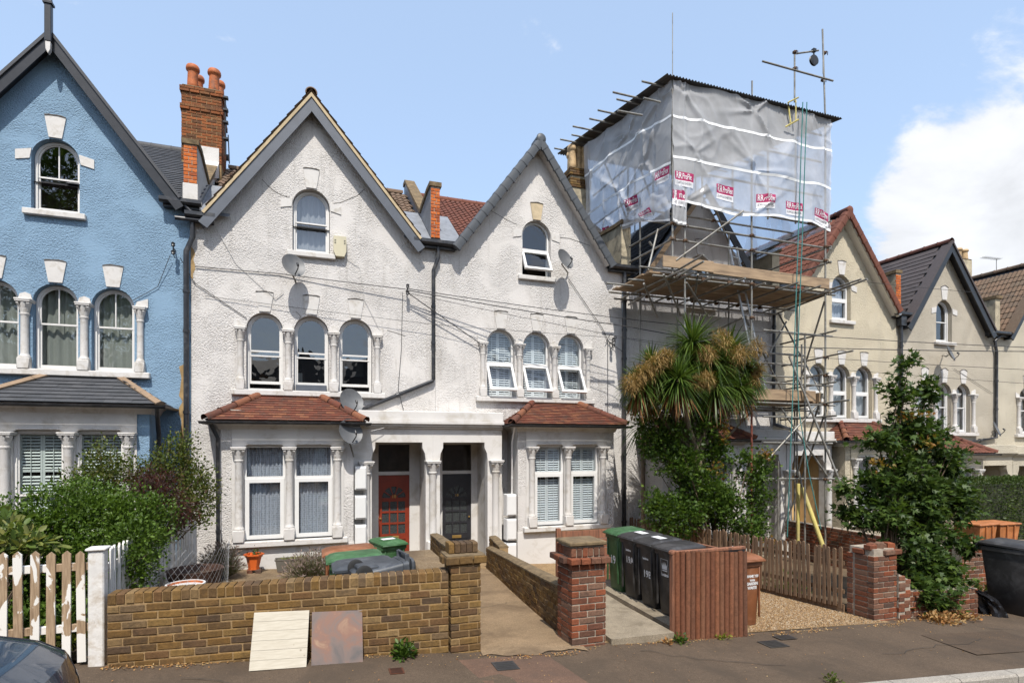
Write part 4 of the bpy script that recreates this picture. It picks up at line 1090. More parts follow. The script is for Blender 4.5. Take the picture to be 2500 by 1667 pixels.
H21, R21 = make_house('terraced_house', 'cream rendered terraced house with red tiled roof and white barge boards', 15.42, 12.745, 17.84, -.36, 2.2, 2.15, M['cream'], 15.95,
    dict(roof=M['tile_red'], left_tiles=('roman', .3, .27, 12.95, 17.0, 0.25), barge=(M['upvc'], .10), box_soffit=True, soffit_mat=M['soffit_w'], verge='caps', verge_mat=M['tile_red'], ncaps=13, ridge=True, no_main=True,
         attic=('casement', M['upvc'], M['glass']), attic_cloth=M['lace'], triple=('casement', M['upvc'], M['glass']), triple_cloth=M['net'], bay_lace=M['net'],
         bay_wall=M['cream'], surround=M['cream'], porch=(12.76, 14.4, 12.95, 14.2)))
H22, R22 = make_house('terraced_house', 'grey cream terraced house with brown slate roof, red ridge and black barge boards', 20.0, 17.845, 22.64, -.75, 1.95, 2.15, M['grey_cream'], 19.45,
    dict(roof=M['slate_br'], left_tiles=('flat', .42, .19, 12.95, 16.9, 0.02), ridge=True, ridge_mat=M['tile_red'], barge=(M['black'], .2), box_soffit=False, verge='tile', verge_mat=M['slate_br'], no_main=True, peak=.06,
         attic=('sash', M['upvc'], M['glass_old']), triple=('sash', M['upvc'], M['glass_old']), triple_cloth=M['net'], bay_lace=M['net'], bay_roof_mat=M['tile_rd2'] if 'tile_rd2' in M else M['tile_red'], bay_tile=('roman', .3, .2),
         surround=M['cream_b'], porch=(20.75, 22.62, 21.1, 22.4)))
H23, R23 = make_house('terraced_house', 'pale cream terraced house with brown tiled roof at the right edge', 25.2, 22.645, 27.7, -.78, 2.1, 2.2, M['cream_b'], 25.7,
    dict(roof=M['tile_br'], left_tiles=('roman', .3, .27, 12.95, 17.0, 0.0), barge=(M['black'], .16), verge='tile', verge_mat=M['tile_br'], no_main=True, ridge=True,
         attic=('sash', M['upvc'], M['glass_old']), triple=('sash', M['upvc'], M['glass_old']), triple_cloth=M['net'], bay_lace=M['net'], surround=M['cream_b'], porch=(22.66, 24.4, 22.9, 24.1)))

# ================================================================= furniture seen through the open sashes
M['dark_wood'] = plain('dark_furniture', (.045,.028,.018), .5, .2); M['paper'] = plain('pale_print', (.42,.42,.40), .6, .1)
fu = MB().box(-.25,.75,15.2,15.7,3.1,5.0); fu.box(-1.35,-.95,15.4,15.9,3.1,4.1); fu.box(.95,1.5,14.4,14.9,3.1,4.0); fu.build('room_furniture', M['dark_wood'], H18)
MB().box(-.75,-.15,14.30,14.34,3.72,4.22).build('picture_frame', M['dark_wood'], H18); MB().box(-.70,-.20,14.29,14.298,3.76,4.18).build('picture', M['paper'], H18)
MB().box(.62,1.35,16.10,16.15,4.35,4.95).build('picture', M['paper'], H18)
MB().bbox(-.32,.32,F-.02,F+.10,3.67,3.80,.01).build('window_box', M['barge18'], H18)
# ================================================================= text
def text_pts(s, size=1.0, shear=0.0, bold=0.0):
    c = bpy.data.curves.new('t', 'FONT'); c.body = s; c.size = size; c.align_x = 'CENTER'; c.align_y = 'CENTER'; c.shear = shear; c.offset = bold; c.resolution_u = 3
    o = bpy.data.objects.new('t', c); me = o.to_mesh()
    v = [p.co.copy() for p in me.vertices]; f = [tuple(p.vertices) for p in me.polygons]
    o.to_mesh_clear(); bpy.data.objects.remove(o); bpy.data.curves.remove(c); return v, f
def lettering(s, size, fn, mat, parent, local=False, bold=0.0, name='lettering', squash=1.0):
    v, f = text_pts(s, size, 0, bold)
    return MB().add([fn(p.x*squash, p.y) for p in v], f).build(name, mat, parent, local=local)

# ================================================================= porches and doors
M['door_red'] = plain('red_door_paint', (0.215,0.03,0.012), 0.4, 0.12, 5, dirt=(0.15,0.03,0.015), dscale=3)
M['door_black'] = plain('charcoal_door_paint', (0.022,0.022,0.026), 0.4, 0.15, 6)
M['frost'] = plain('obscured_glass', (0.045,0.05,0.05), 0.12, 0.5, 40, 0.9, 55)
M['dark_glass'] = plain('dim_fanlight_glass', (0.035,0.028,0.02), 0.08, 0.3, 6, 0.15, 20)
def porch(H, zo, x0, x1, ox0, ox1, dx0, dx1, door=None, wallm=None, inner=None, cols=(), bell=None):
    wm = wallm or M['white_s']; y0 = F-.5; y1 = F+.5; xm = (x0+x1)/2; fl = gz(xm, F)+.02; zt = 2.55+zo; base = gz(xm, F)-.5
    fl = min(fl, -.15+zo) if zo == 0 else fl
    # front with bracketed opening
    op = [(ox0,fl),(ox1,fl),(ox1,2.16+zo),(ox1-.015,2.3+zo),(ox1-.07,2.42+zo),(ox1-.075,zt),(ox0+.075,zt),(ox0+.07,2.42+zo),(ox0+.015,2.3+zo),(ox0,2.16+zo)]
    op = [(ox0,base+.02),(ox1,base+.02)] + op[2:]
    p = MB().plate(rect_pts(x0, x1, base, 3.0+zo), [op], y0, .22)
    for x in (x0, x1): p.add([(x,y0,base),(x,F,base),(x,F,3.0+zo),(x,y0,3.0+zo)], [(0,1,2,3)])
    p.build('porch_front', wm, H)
    q = MB(); a, b = ox0-(.04 if ox0 > 3 or ox0 < 2.5 else -.008), ox1+.04
    q.add([(a,y0+.22,base),(a,y1,base),(a,y1,zt+.06),(a,y0+.22,zt+.06)], [(0,1,2,3)]); q.add([(b,y0+.22,base),(b,y1,base),(b,y1,zt+.06),(b,y0+.22,zt+.06)], [(3,2,1,0)])
    q.add([(a,y0+.2,zt+.05),(b,y0+.2,zt+.05),(b,y1,zt+.05),(a,y1,zt+.05)], [(3,2,1,0)])
    fx = [rect_pts(dx0, dx1, fl, 1.78+zo), rect_pts(dx0, dx1, 1.86+zo, 2.50+zo)]
    q.plate(rect_pts(a, b, base, zt+.06), fx, y1, .08)
    q.build('porch_recess', inner or wm, H)
    MB().box(a, b, y0-.02, y1+.1, fl-.14, fl).build('doorstep', M['slab'], H)
    c = MB()
    c.bbox(x0-.01, x1+.01, y0-.10, F, 3.03+zo, 3.24+zo, .012); c.bbox(x0-.01, x1+.01, y0-.16, F, 2.95+zo, 3.03+zo, .01)
    c.bbox(x0-.005, x1+.005, y0-.06, F, 2.86+zo, 2.90+zo, .008); c.bbox(x0-.005, x1+.005, y0-.11, F, 2.90+zo, 2.955+zo, .01)
    c.build('porch_cornice', wm, H)
    MB().box(dx0, dx1, y1+.05, y1+.06, 1.86+zo, 2.50+zo).build('fanlight', M['dark_glass'], H)
    for x in cols:
        column(H, x, y0-.02, fl+.0, 2.14+zo-fl, .085, M['white_s'])
        MB().bbox(x-.14, x+.14, y0-.13, y0+.1, fl-.2, fl+.5, .02).build('pedestal', wm, H)
    # door leaf
    D = MB(); w = dx1-dx0; cx = (dx0+dx1)/2; z0, z1 = fl+.01, 1.77+zo; h = z1-z0
    X = lambda t: dx0+w*t
    Z = lambda t: z1-h*t
    hl = []
    for r in range(3):
        for k in range(3):
            hl.append(rect_pts(X(.115+.262*k), X(.115+.262*k+.222), Z(.325+.142*r+.118), Z(.325+.142*r)))
    cz = Z(.285); ro, ri = w*.385, w*.13
    for k in range(5):
        a0, a1 = math.pi*k/5+.06, math.pi*(k+1)/5-.06
        hl.append([(cx+ro*math.cos(a0+(a1-a0)*i/4), cz+ro*math.sin(a0+(a1-a0)*i/4)) for i in range(5)] + [(cx+ri*math.cos(a1), cz+ri*math.sin(a1)), (cx+ri*math.cos(a0), cz+ri*math.sin(a0))])
    pan = [rect_pts(X(.115), X(.47), Z(.955), Z(.80)), rect_pts(X(.53), X(.885), Z(.955), Z(.80))]
    D.plate(rect_pts(dx0+.003, dx1-.003, z0, z1), hl+pan, y1+.03, .02)
    for pn in pan:
        a, b = pn[0], pn[2]; D.add([(a[0],y1+.048,a[1]),(b[0],y1+.048,a[1]),(b[0],y1+.048,b[1]),(a[0],y1+.048,b[1])], [(0,1,2,3)])
        D.bbox(a[0]+.035, b[0]-.035, y1+.033, y1+.05, a[1]+.035, b[1]-.035, .008)
    dm = door or M['door_black']
    dr = D.build('front_door', dm, H)
    MB().box(X(.08), X(.92), y1+.047, y1+.05, Z(.77), Z(.02)).build('pane', M['frost'], dr)
    MB().bbox(X(.34), X(.66), y1+.018, y1+.03, Z(.79), Z(.755), .004).build('letterbox', M['brass'], dr)
    MB().lathe([(.016,0),(.022,.01),(.022,.03),(0,.035)], n=10).map(lambda p: Vector((X(.06 if door is M['door_red'] else .93)+p.x, y1+.03-p.z, Z(.53)+p.y))).build('door_knob', M['brass'], dr)
    if bell: MB().bbox(bell-.02, bell+.02, y0+.4, y0+.42, 1.1+zo, 1.2+zo, .004).build('door_bell', M['sash'], H)
    return dr, cx, y1, Z
ddr = porch(H18, 0, .84, 2.583, 1.24, 2.42, 1.49, 2.22, M['door_red'], cols=(1.12, 2.575))
lettering('18', .11, lambda u, v: (ddr[1]+u, F+.5+.028, ddr[3](.265)+v), M['brass'], ddr[0], bold=.002, name='house_number')
ddr = porch(H19, 0, 2.585, 4.22, 2.745, 3.87, 3.02, 3.75, M['door_black'], cols=(4.06,))
lettering('19', .09, lambda u, v: (ddr[1]+u, F+.5+.028, ddr[3](.262)+v), M['brass'], ddr[0], bold=.002, name='house_number')
M['peach'] = plain('peach_porch_paint', (0.62,0.42,0.20), 0.7, 0.08)
porch(H20, -.33, 10.98, 12.735, 11.35, 12.55, 11.6, 12.35, M['upvc'], cols=(11.15,))
porch(H21, -.36, 12.76, 14.45, 12.95, 14.2, 13.2, 13.95, M['upvc'], inner=M['peach'], cols=(12.78, 14.32))
porch(H22, -.75, 20.8, 22.635, 21.1, 22.4, 21.4, 22.1, M['door_black'], M['cream_b'], cols=(20.95, 22.6))
porch(H23, -.78, 22.66, 24.4, 22.9, 24.1, 23.1, 23.8, M['door_black'], M['cream_b'], cols=(24.25,))

# ================================================================= party walls, chimneys, pipes
def parapet(H, x0, x1, zo, key=None, top=8.62, z_br=7.55, side=None, cop=None, ch=.078):
    """party wall standing above the roof: pier at the front, coping falling to the roof and rising with it"""
    sd = side or M['cement']
    low = (14.55, 8.42+zo); tp = (RIDGE_Y, 10.25+zo)
    prof = [(F+.06, 7.0+zo), (F+.06, top+zo-.06), (F+.40, top+zo-.06), (low[0], low[1]), tp, (RIDGE_Y+.3, tp[1]), (RIDGE_Y+.3, 7.0+zo)]
    par = MB().prism(prof, x0, x1, 'x').build('party_wall', sd, H)
    c = MB(); e = .035
    pts = [(F+.0, top+zo-.06), (F+.42, top+zo-.06), low, tp, (RIDGE_Y+.3, tp[1])]
    for i in range(len(pts)-1):
        (ya, za), (yb, zb) = pts[i], pts[i+1]
        c.add([(x, y, z+dz) for (y, z) in ((ya,za),(yb,zb)) for x in (x0-e, x1+e) for dz in (0, .10)], [(0,1,3,2),(4,6,7,5),(1,5,7,3),(0,2,6,4),(0,4,5,1),(2,3,7,6)])
    c.build('coping', cop or M['coping'], H)
    if key:
        w = x1-x0; n = int((top-.06-z_br)/ch)
        MB().box(x0+.004, x1-.004, F+.035, F+.07, z_br+zo, top+zo-.06).build('mortar', M['mortar_r'], par)
        for r in range(n):
            z = z_br+zo+ch*(r+.5)
            ws = [(.5,.5)] if r % 2 else [(.5,.5)]
            a = .62 if r % 2 else .38
            for s0, s1 in ((0, a), (a, 1)):
                put_brick(par, key, (x0+w*(s0+s1)/2, F+.075, z), w*(s1-s0)-.009, .105, ch-.011)
    return par
par = parapet(H18, -2.47, -2.22, 0, 'brick_o', 8.72, 7.86, M['white_s'])
MB().bbox(-2.485, -2.205, F+.02, F+.3, 7.45, 7.86, .01).build('rendered_block', M['white_s'], H18)
parapet(H19, 2.64, 2.86, 0, 'brick_o', 8.62, 7.35, M['lead'])
parapet(H20, 7.74, 8.02, 0, None, 8.40, 7.5, M['cement'])
parapet(H21, 12.78, 13.05, -.2, None, 8.45, 7.5, M['cement'])
parapet(H22, 17.8, 18.02, -.45, 'brick_o', 8.55, 6.95, M['cement'])
parapet(H23, 22.7, 22.95, -.75, None, 8.45, 7.3, M['cement'])

def stack(H, x0, x1, y0, y1, z0, z1, key, pots, potm, pot_h=.55, ch=.073, bands=(), rend=None):
    st = MB().box(x0+.012, x1-.012, y0+.012, y1-.012, z0-1.5, z1-.005).build('chimney', M['mortar_y'] if not rend else rend, H)
    n = int((z1-z0)/ch)
    for r in range(n):
        z = z1-ch*(r+.5); g = 0.0
        for b0, b1, gg in bands:
            if b0 <= r <= b1: g = gg
        xs0, xs1 = x0-g, x1+g; ys0, ys1 = y0-g, y1+g
        if rend and not g: continue
        for fy, dy in ((ys0, .052), (ys1, -.052)):
            s = xs0; L0 = .225 if r % 2 else .112; L = L0
            while xs1-s > .02:
                L = min(L, xs1-s); put_brick(st, key, (s+L/2, fy+dy, z), L-.009, .104, ch-.010); s += L; L = .225
        for fx, dx in ((xs0, .052), (xs1, -.052)):
            s = ys0+.108; e = ys1-.108
            while e-s > .03:
                L = min(.225, e-s); put_brick(st, key, (fx+dx, s+L/2, z), L-.009, .104, ch-.010, math.pi/2); s += L
    MB().bbox(x0-.0, x1+.0, y0, y1, z1-.01, z1+.05, .03).build('flaunching', M['coping'], st)
    pm = MB().lathe([(.135,-.05),(.125,pot_h*.25),(.115,pot_h*.72),(.12,pot_h*.76),(.15,pot_h*.8),(.158,pot_h*.86),(.15,pot_h*.95),(.13,pot_h),(.10,pot_h),(.10,pot_h*.5)], n=18).mesh('chimney_pot', potm, True)
    for x, y, k in pots: inst('chimney_pot', pm, st, (x, y, z1), (rnd.uniform(-.03,.03), rnd.uniform(-.03,.03), 0), (k, k, 1))
    return st
st = stack(H18, -3.02, -2.12, 15.9, 16.75, 9.5, 11.33, 'brick_c', [(-2.80,16.1,1),(-2.33,16.1,1),(-2.74,16.5,.9),(-2.25,16.55,.9)], M['terracotta'], .62, bands=((0,1,.035),(6,7,.03)))
MB().prism([(15.88,9.55),(15.88,9.9),(16.0,9.9),(16.0,9.2),(15.3,8.9),(15.3,9.0)], -2.62, -2.18, 'x').build('rendered_apron', M['white_s'], H18)
stack(H20, 7.46, 8.14, 15.8, 16.6, 9.6, 10.95, 'brick_y', [(7.6,15.95,.95),(7.82,16.0,.8),(8.0,15.95,.95),(7.72,16.35,.9)], M['buff_pot'], .75, bands=((0,2,.05),(4,7,.02)), rend=M['cement'])
stack(H23, 24.6, 26.6, 16.4, 17.2, 9.2, 10.35, 'brick_y', [(24.75+i*.42,16.6,1) for i in range(5)], M['buff_pot'], .5, rend=M['cement'])

def pipe(H, pts, r=.042, name='downpipe', mat=None):
    mb = MB().path(pts, r, 10)
    for i in range(len(pts)-1):
        a, b = Vector(pts[i]), Vector(pts[i+1])
        if (a-b).length > 1.5:
            for k in range(1, int((a-b).length/1.0)+1):
                q = a+(b-a)*(k/(int((a-b).length/1.0)+1)); d = (b-a).normalized()*.03; mb.tube(q-d, q+d, r*1.25, 10)
    return mb.build(name, mat or M['pipe'], H, True)
def valley(H, xa, xb, z, y=F-.2):
    mb = MB()
    for k, yy in enumerate((y, )):
        mb.prism([(y-.06,z),(y-.06,z-.07),(y-.03,z-.11),(y+.03,z-.11),(y+.06,z-.07),(y+.06,z),(y+.05,z),(y+.04,z-.07),(y-.04,z-.07),(y-.05,z)], xa, xb, 'x')
    mb.box(xa+.05, xb-.05, y+.06, F, z-.16, z-.02)
    mb.build('valley_gutter', M['pipe'], H)
valley(H17, -2.85, -2.1, 7.43); valley(H18, -2.4, -1.85, 7.20); valley(H19, 2.2, 3.25, 7.22); valley(H20, 7.25, 8.1, 7.16); valley(H22, 17.5, 18.2, 6.72); valley(H23, 22.0, 23.15, 6.42)
lead = MB()
for (xa, xb, zo) in ((-2.32,-1.85,0),(2.25,2.75,0),(2.75,3.3,0),(7.2,7.75,0),(-2.8,-2.34,.27)):
    lead.add([(xa,F-.18,7.2+zo),(xb,F-.18,7.2+zo),(xb,14.6,8.25+zo),(xa,14.6,8.25+zo)], [(0,1,2,3)])
for nm, Hh, xa, xb, zo in (('lead_valley',H18,-2.21,-1.6,0),('lead_valley',H18,2.0,2.63,0),('lead_valley',H19,2.87,3.4,0)):
    MB().add([(xa,F-.16,7.2+zo),(xb,F-.16,7.2+zo),(xb,14.8,8.52+zo),(xa,14.8,8.52+zo)], [(0,1,2,3)]).build(nm, M['lead'], Hh)
pipe(H18, [(-2.28,F-.12,7.1),(-2.28,F-.10,6.72),(-2.40,F-.09,6.42),(-2.40,F-.07,4),(-2.40,F-.07,-.2)], .05)
pipe(H18, [(-2.5,F-.16,7.42),(-2.22,F-.17,7.12)], .045, 'waste_pipe'); pipe(H18, [(-2.58,F-.17,7.05),(-2.0,F-.17,7.05)], .045, 'waste_pipe')
pipe(H19, [(2.78,F-.12,7.12),(2.79,F-.11,6.85),(2.68,F-.08,6.55)] + [tuple(at(px,py,F-.08)) for px,py in ((1058,925),(1056,930),(882,1000))] + [(.98,F-.08,2.98)], .045)
pipe(H20, [(7.74,F-.1,7.0),(7.74,F-.08,4),(7.74,F-.08,-.4)], .055)
pipe(H20, [(12.7,F-.1,6.7),(12.7,F-.08,3.6),(12.72,F-.08,3.1)] + [(14.35,F-.1,2.7)], .05)
pipe(H22, [(17.86,F-.1,6.55),(17.86,F-.08,1.2),(17.86,F-.08,-1)], .055); MB().box(17.74,17.98,F-.2,F-.03,6.3,6.6).build('hopper', M['pipe'], H22)
pipe(H22, [(22.72,F-.15,6.35),(22.4,F-.1,6.1)] + [tuple(at(px,py,F-.08)) for px,py in ((2433,860),(2432,1068))] + [tuple(at(2352,1082,F-.08))], .05)
pipe(H18, [(-.42-1.42,F-.75-.2,2.93),(-.42-1.30,F-.82,2.62),(-.42-1.29,F-.82,-.1)], .038)
pipe(H19, [(4.40,F-.9,2.93),(4.44,F-.60,2.55),(4.44,F-.58,.9)], .018, mat=M['sash'])
pipe(H17, [(-2.72,F-.95,3.2),(-2.78,F-.62,2.9),(-2.78,F-.55,2.7),(-2.78,F-.5,-.1)], .04)
# finial of the blue house
fn = MB(); fz = 10.27; fy = F-.31
fn.bbox(-4.62-.055,-4.62+.055,fy-.05,fy+.05,fz-.28,fz+.42,.01); fn.box(-4.62-.075,-4.62+.075,fy-.07,fy+.07,fz+.42,fz+.46)
fn.lathe([(.075,fz+.46),(.05,fz+.62),(.012,fz+.95)], (-4.62,fy,0), 4, math.pi/4, math.pi*2.25); fn.build('finial', M['black'], H17)
MB().prism([(-4.66,fz-.28),(-4.58,fz-.28),(-4.585,fz-.42),(-4.62,fz-.50),(-4.655,fz-.42)], fy-.04, fy+.04).build('finial_drop', M['trim'], H17)
M['peel'] = plain('bare_sandy_render', (0.33,0.22,0.10), 0.95, 0.25, 8, 0.6, 40)
r5 = random.Random(5); pv = []
for i in range(28): pv.append((-2.47-abs(math.sin(i*.9))*.05-r5.uniform(0,.04), .9+i*.118))
MB().prism([(-2.36,.9),(-2.36,4.2)] + pv[::-1], F-.004, F+.01).build('bare_patch', M['peel'], H17)
pv = [(-2.33+r5.uniform(.03,.08), 5.9+i*.1) for i in range(7)]
MB().prism([(-2.33,5.9)] + pv + [(-2.33,6.55)], F-.004, F+.01).build('bare_patch', M['peel'], H18)
# hairline cracks in the render
for Hh, P_ in ((H18, [(640,438),(655,455),(672,468),(690,478),(708,483)]), (H18, [(805,498),(830,495),(850,487),(872,478),(890,462)]), (H19, [(1196,513),(1222,528),(1245,541),(1262,548)]), (H19, [(1366,580),(1390,582),(1412,590),(1440,600)]), (H18, [(722,760),(735,772),(726,786)]), (H18, [(945,806),(965,812),(990,820)])):
    MB().path([tuple(at(a, b, F-.002)) for a, b in P_], .006, 4).build('crack', M['fillet'], Hh)
# meter boxes
def meter(x, y, z, label):
    t = thing('meter_box', label, 'meter box', (x, y, z), group='white meter boxes')
    MB().bbox(x-.12, x+.12, y, y+.26, z, z+.50, .012).build('box', M['upvc'], t)
    MB().bbox(x-.105, x+.105, y-.018, y, z+.03, z+.47, .008).build('door', M['upvc'], t)
for i, w in enumerate(('lowest', 'middle', 'highest')):
    meter(.985, F-.77, .30+i*.62, f'{w} of three white meter boxes between the lace curtained bay and red door')
    meter(4.37, F-.78, -.28+i*.565, f'{w} of three white meter boxes between black door and shuttered bay')

from mathutils import noise as mnoise
# ================================================================= scaffolding on house 20
SY = 11.2                       # front row of standards
SC = thing('scaffolding', 'tube scaffolding with plastic sheeted top in front of the stripped house', 'scaffold', (10.2, 12.0, gz(10.2, 12)))
def tb(p, q, r=.0242, mat='steel', name='pole'): return MB().tube(p, q, r, 10).build(name, M[mat], SC, True)
def T(a, b, Ya=SY, Yb=None, **k): return tb(at(*a, Ya), at(*b, SY if Yb is None and Ya == SY else (Ya if Yb is None else Yb)), **k)
XL, XR = 7.88, 12.62
def xz(x, y, z): return Vector((x, y, z))
gb = lambda x, y: gz(x, y)-.05
XB, XC, XD = X_(1672,SY), X_(1835,SY), X_(2015,SY)
# standards
tb((XL,SY,6.4),(XL,SY,10.95)); tb((XB,SY,gb(XB,SY)),(XB,SY,10.9))
tb((XC,SY,2.0),(XC,SY,10.9)); tb((XC,SY,gb(XC,SY)),(XC,SY,4.6),.0262,'redtube')
tb((XD,SY,gb(XD,SY)),(XD,SY,11.0))
IY = 12.35
tb((X_(1946,IY),IY,gb(12.4,IY)),(X_(1946,IY),IY,6.4)); tb((10.7,IY+.3,2.2),(10.7,IY+.3,8.2)); tb((8.05,IY+.5,4.6),(8.05,IY+.5,8.9)); tb((9.2,IY+.5,4.6),(9.2,IY+.5,6.4))
for x in (XL, 10.2, XR): tb((x,16.6,9.0),(x,16.6,11.9))
tb((XD,SY,10.8),at(2008,72,SY),.022); tb(at(1940,250,SY+.4),at(1940,124,SY+.4),.022); tb(at(1642,205,SY),at(1642,32,SY),.010); tb(at(2009,180,SY),at(2009,72,SY),.010); tb(at(1836,245,SY),at(1836,198,SY),.02)
tb(at(1861,150,SY+.2),at(2034,198,SY-.1),.024)
tb(at(1940,132,SY+.4),at(1998,124,SY+.4),.022)
# gin wheel
gw = MB(); c0 = at(1987,148,SY+.4)
gw.lathe([(.10,-.03),(.14,-.025),(.11,0),(.14,.025),(.10,.03)], n=16).map(lambda p: c0+Vector((p.x, p.z, p.y)))
gw.tube(c0+Vector((0,0,.13)), c0+Vector((0,0,.27)), .02); gw.box(c0.x-.05,c0.x+.05,c0.y-.04,c0.y+.04,c0.z+.22,c0.z+.30); gw.build('pulley_wheel', M['black'], SC)
# ledgers of the working lift
tb(at(1561,651,SY),at(2061,709,SY)); tb((XL-.5,SY+.05,6.38),(XR+.3,SY+.05,6.40)); tb((7.0,12.6,6.30),(13.0,12.6,6.30)); tb((7.4,13.05,6.28),(12.9,13.05,6.28))
for x in (7.75,8.1,8.75,9.5,10.25,10.95,11.7,12.3): tb((x,SY-rnd.uniform(.15,.75),6.36),(x+rnd.uniform(-.1,.1),13.15,6.34))
tb((8.05,SY-.9,6.62),(8.05,13.1,6.45)); tb(at(1534,744,12.6),at(1718,638,SY-.7)); tb(at(1480,691,SY+.6),at(1546,698,SY+.6)); tb(at(1534,682,SY+.2),at(1572,685,SY+.2))
tb((12.55,SY-1.0,6.5),(12.6,13.2,6.42)); tb((12.75,SY-1.0,6.52),(12.78,13.2,6.3))
# guard rails
for z in (7.26, 7.62): tb((XL-.05,SY+.04,z),(XR+.15,SY+.04,z-.03))
for z in (7.2, 7.6, 8.25): tb((XR,SY-.1,z),(XR+.05,14.6,z))
for z in (7.25, 7.65): tb((XL,SY-.05,z),(XL-.05,13.0,z))
tb((XB,SY+.04,8.2),(12.4,SY+.05,8.15)); tb((XL,12.3,8.35),(12.6,12.3,8.35)); tb((9.0,11.3,8.5),(10.9,12.9,8.1)); tb((XL+.2,13.0,8.4),(XR,13.0,8.4))
# braces
tb(at(1650,636,SY-.06),at(1815,515,SY-.06)); tb(at(1620,670,SY-.05),at(1662,770,SY+.9)); tb(at(1572,692,SY+.3),at(1605,775,12.4)); tb(at(1676,690,SY-.05),at(1727,770,SY+1.0)); tb(at(1704,670,SY-.05),at(1690,770,SY+.9)); tb(at(1582,660,SY),at(1606,560,SY+.4)); tb(at(1585,590,SY+.3),at(1592,600,SY+.3))
tb(at(2013,735,SY),at(1955,925,12.2)); tb(at(2008,960,SY),at(1948,1150,SY+.9)); tb(at(1846,993,SY),at(1768,1075,12.3))
# lower lift
tb((XC-.6,SY+.05,3.55),(XR+.3,SY+.05,3.52)); tb((10.2,12.3,3.5),(13.1,12.3,3.5)); tb((10.1,12.0,3.42),(13.2,12.0,3.42)); tb((10.9,12.9,3.46),(12.9,12.9,3.46))
for z in (5.0, 4.72, 4.38): tb((10.3,12.3,z),(X_(1955,12.3)+.15,12.3,z-.02))
for z, y0, y1 in ((4.75,10.4,12.6),(4.28,SY-.1,13.0),(3.55,10.5,12.7),(5.62,11.5,13.1)): tb((XD if z < 5.5 else XC,y0,z+.05),(XD-.05 if z < 5.5 else XC+.25,y1,z-.05))
tb((10.2,12.2,4.62),(11.2,12.2,4.62)); tb((10.3,11.9,1.62),(13.3,11.3,1.60)); tb((10.4,11.5,1.58),(13.2,12.2,1.56)); tb((X_(1900,11.6),11.6,gb(12,11.6)),(X_(1900,11.6),11.6,2.1))
tb((X_(1957,11.9),11.9,4.0),(X_(1957,11.9),11.9,5.2))
# lattice of the lower lifts
for x, y in ((11.3,IY+.1),(12.9,IY+.2),(11.9,SY+.05)): tb((x,y,gb(x,y)),(x,y,5.3))
for z in (2.55,3.2,4.05,5.35): tb((10.6,SY+.1,z),(XD+.35,SY+.1,z-.02)); tb((XD-.02,SY-.35,z+.03),(XD+.05,IY+.4,z))
for a_, b_ in (((XC,SY+.06,1.65),(12.3,SY+.06,3.5)),((XD,SY-.05,1.7),(11.2,SY+.15,3.45)),((10.9,IY,3.6),(12.4,IY,5.9)),((12.5,IY,3.6),(10.9,IY+.1,6.2)),((XD,SY+.05,3.7),(XD,IY+.4,6.2)),((XD+.03,IY+.3,.0),(XD+.03,SY,3.4))): tb(a_, b_)
# couplers on the tubes
def coupler(p):
    mb = MB().bbox(p[0]-.045,p[0]+.045,p[1]-.045,p[1]+.045,p[2]-.035,p[2]+.035,.015); mb.tube((p[0]-.02,p[1]-.09,p[2]-.02),(p[0]+.02,p[1]-.03,p[2]+.03),.012,6); mb.tube((p[0]+.03,p[1]-.07,p[2]),(p[0]+.08,p[1]-.02,p[2]-.05),.010,6)
    mb.build('coupler', M['rust'], SC)
for x in (XL, XB, XC, XD):
    for z in (6.42, 7.25, 7.61): coupler((x, SY, z))
for x in (8.1,8.75,9.5,10.25,10.95,11.7): coupler((x, SY+.03, 6.40)); coupler((x, 12.6, 6.28))
for z in (3.53, 4.75, 4.28, 1.6): coupler((XD, SY, z))
for p in ((XC,SY,3.55),(XC,SY,5.6),(X_(1946,IY),IY,4.98),(X_(1946,IY),IY,4.36),(X_(1946,IY),IY,3.5),(X_(1946,IY),IY,1.6),(12.0,SY,8.15),(9.9,12.3,8.35)): coupler(p)
for px, py in ((2013,130),(2009,196),(1940,128),(1940,168)): coupler(tuple(at(px,py,SY+.1)))
# boards
bm = MB().bbox(-.5,.5,-.112,.112,-.019,.019,.004).mesh('plank', M['timber'])
for k in range(7):
    for x0, x1 in ((7.3,9.6),(9.62,12.9)):
        inst('plank', bm, SC, ((x0+x1)/2+rnd.uniform(-.08,.08), SY+.2+k*.235, 6.465+rnd.uniform(-.004,.004)), (0,0,rnd.uniform(-.01,.01)), (x1-x0,1,1))
for k in range(6): inst('plank', bm, SC, (11.65+rnd.uniform(-.05,.05), SY+.3+k*.235, 3.60), (0,0,rnd.uniform(-.01,.01)), (2.5,1,1))
tbm = MB().bbox(-.5,.5,-.019,.019,-.112,.112,.004).mesh('toe_board', M['timber'])
inst('toe_board', tbm, SC, ((7.62+8.95)/2, SY-.05, 6.70), (0,0,0), (1.4,1,1.15)); inst('toe_board', tbm, SC, ((8.9+12.62)/2, SY-.03, 6.66), (0,.008,0), (3.72,1,1.15))
inst('toe_board', tbm, SC, (11.1, SY+.1, 3.75), (0,0,0), (2.4,1,1.2)); inst('toe_board', tbm, SC, (12.5, SY+.8, 3.72), (0,0,1.45), (1.5,1,1.1))
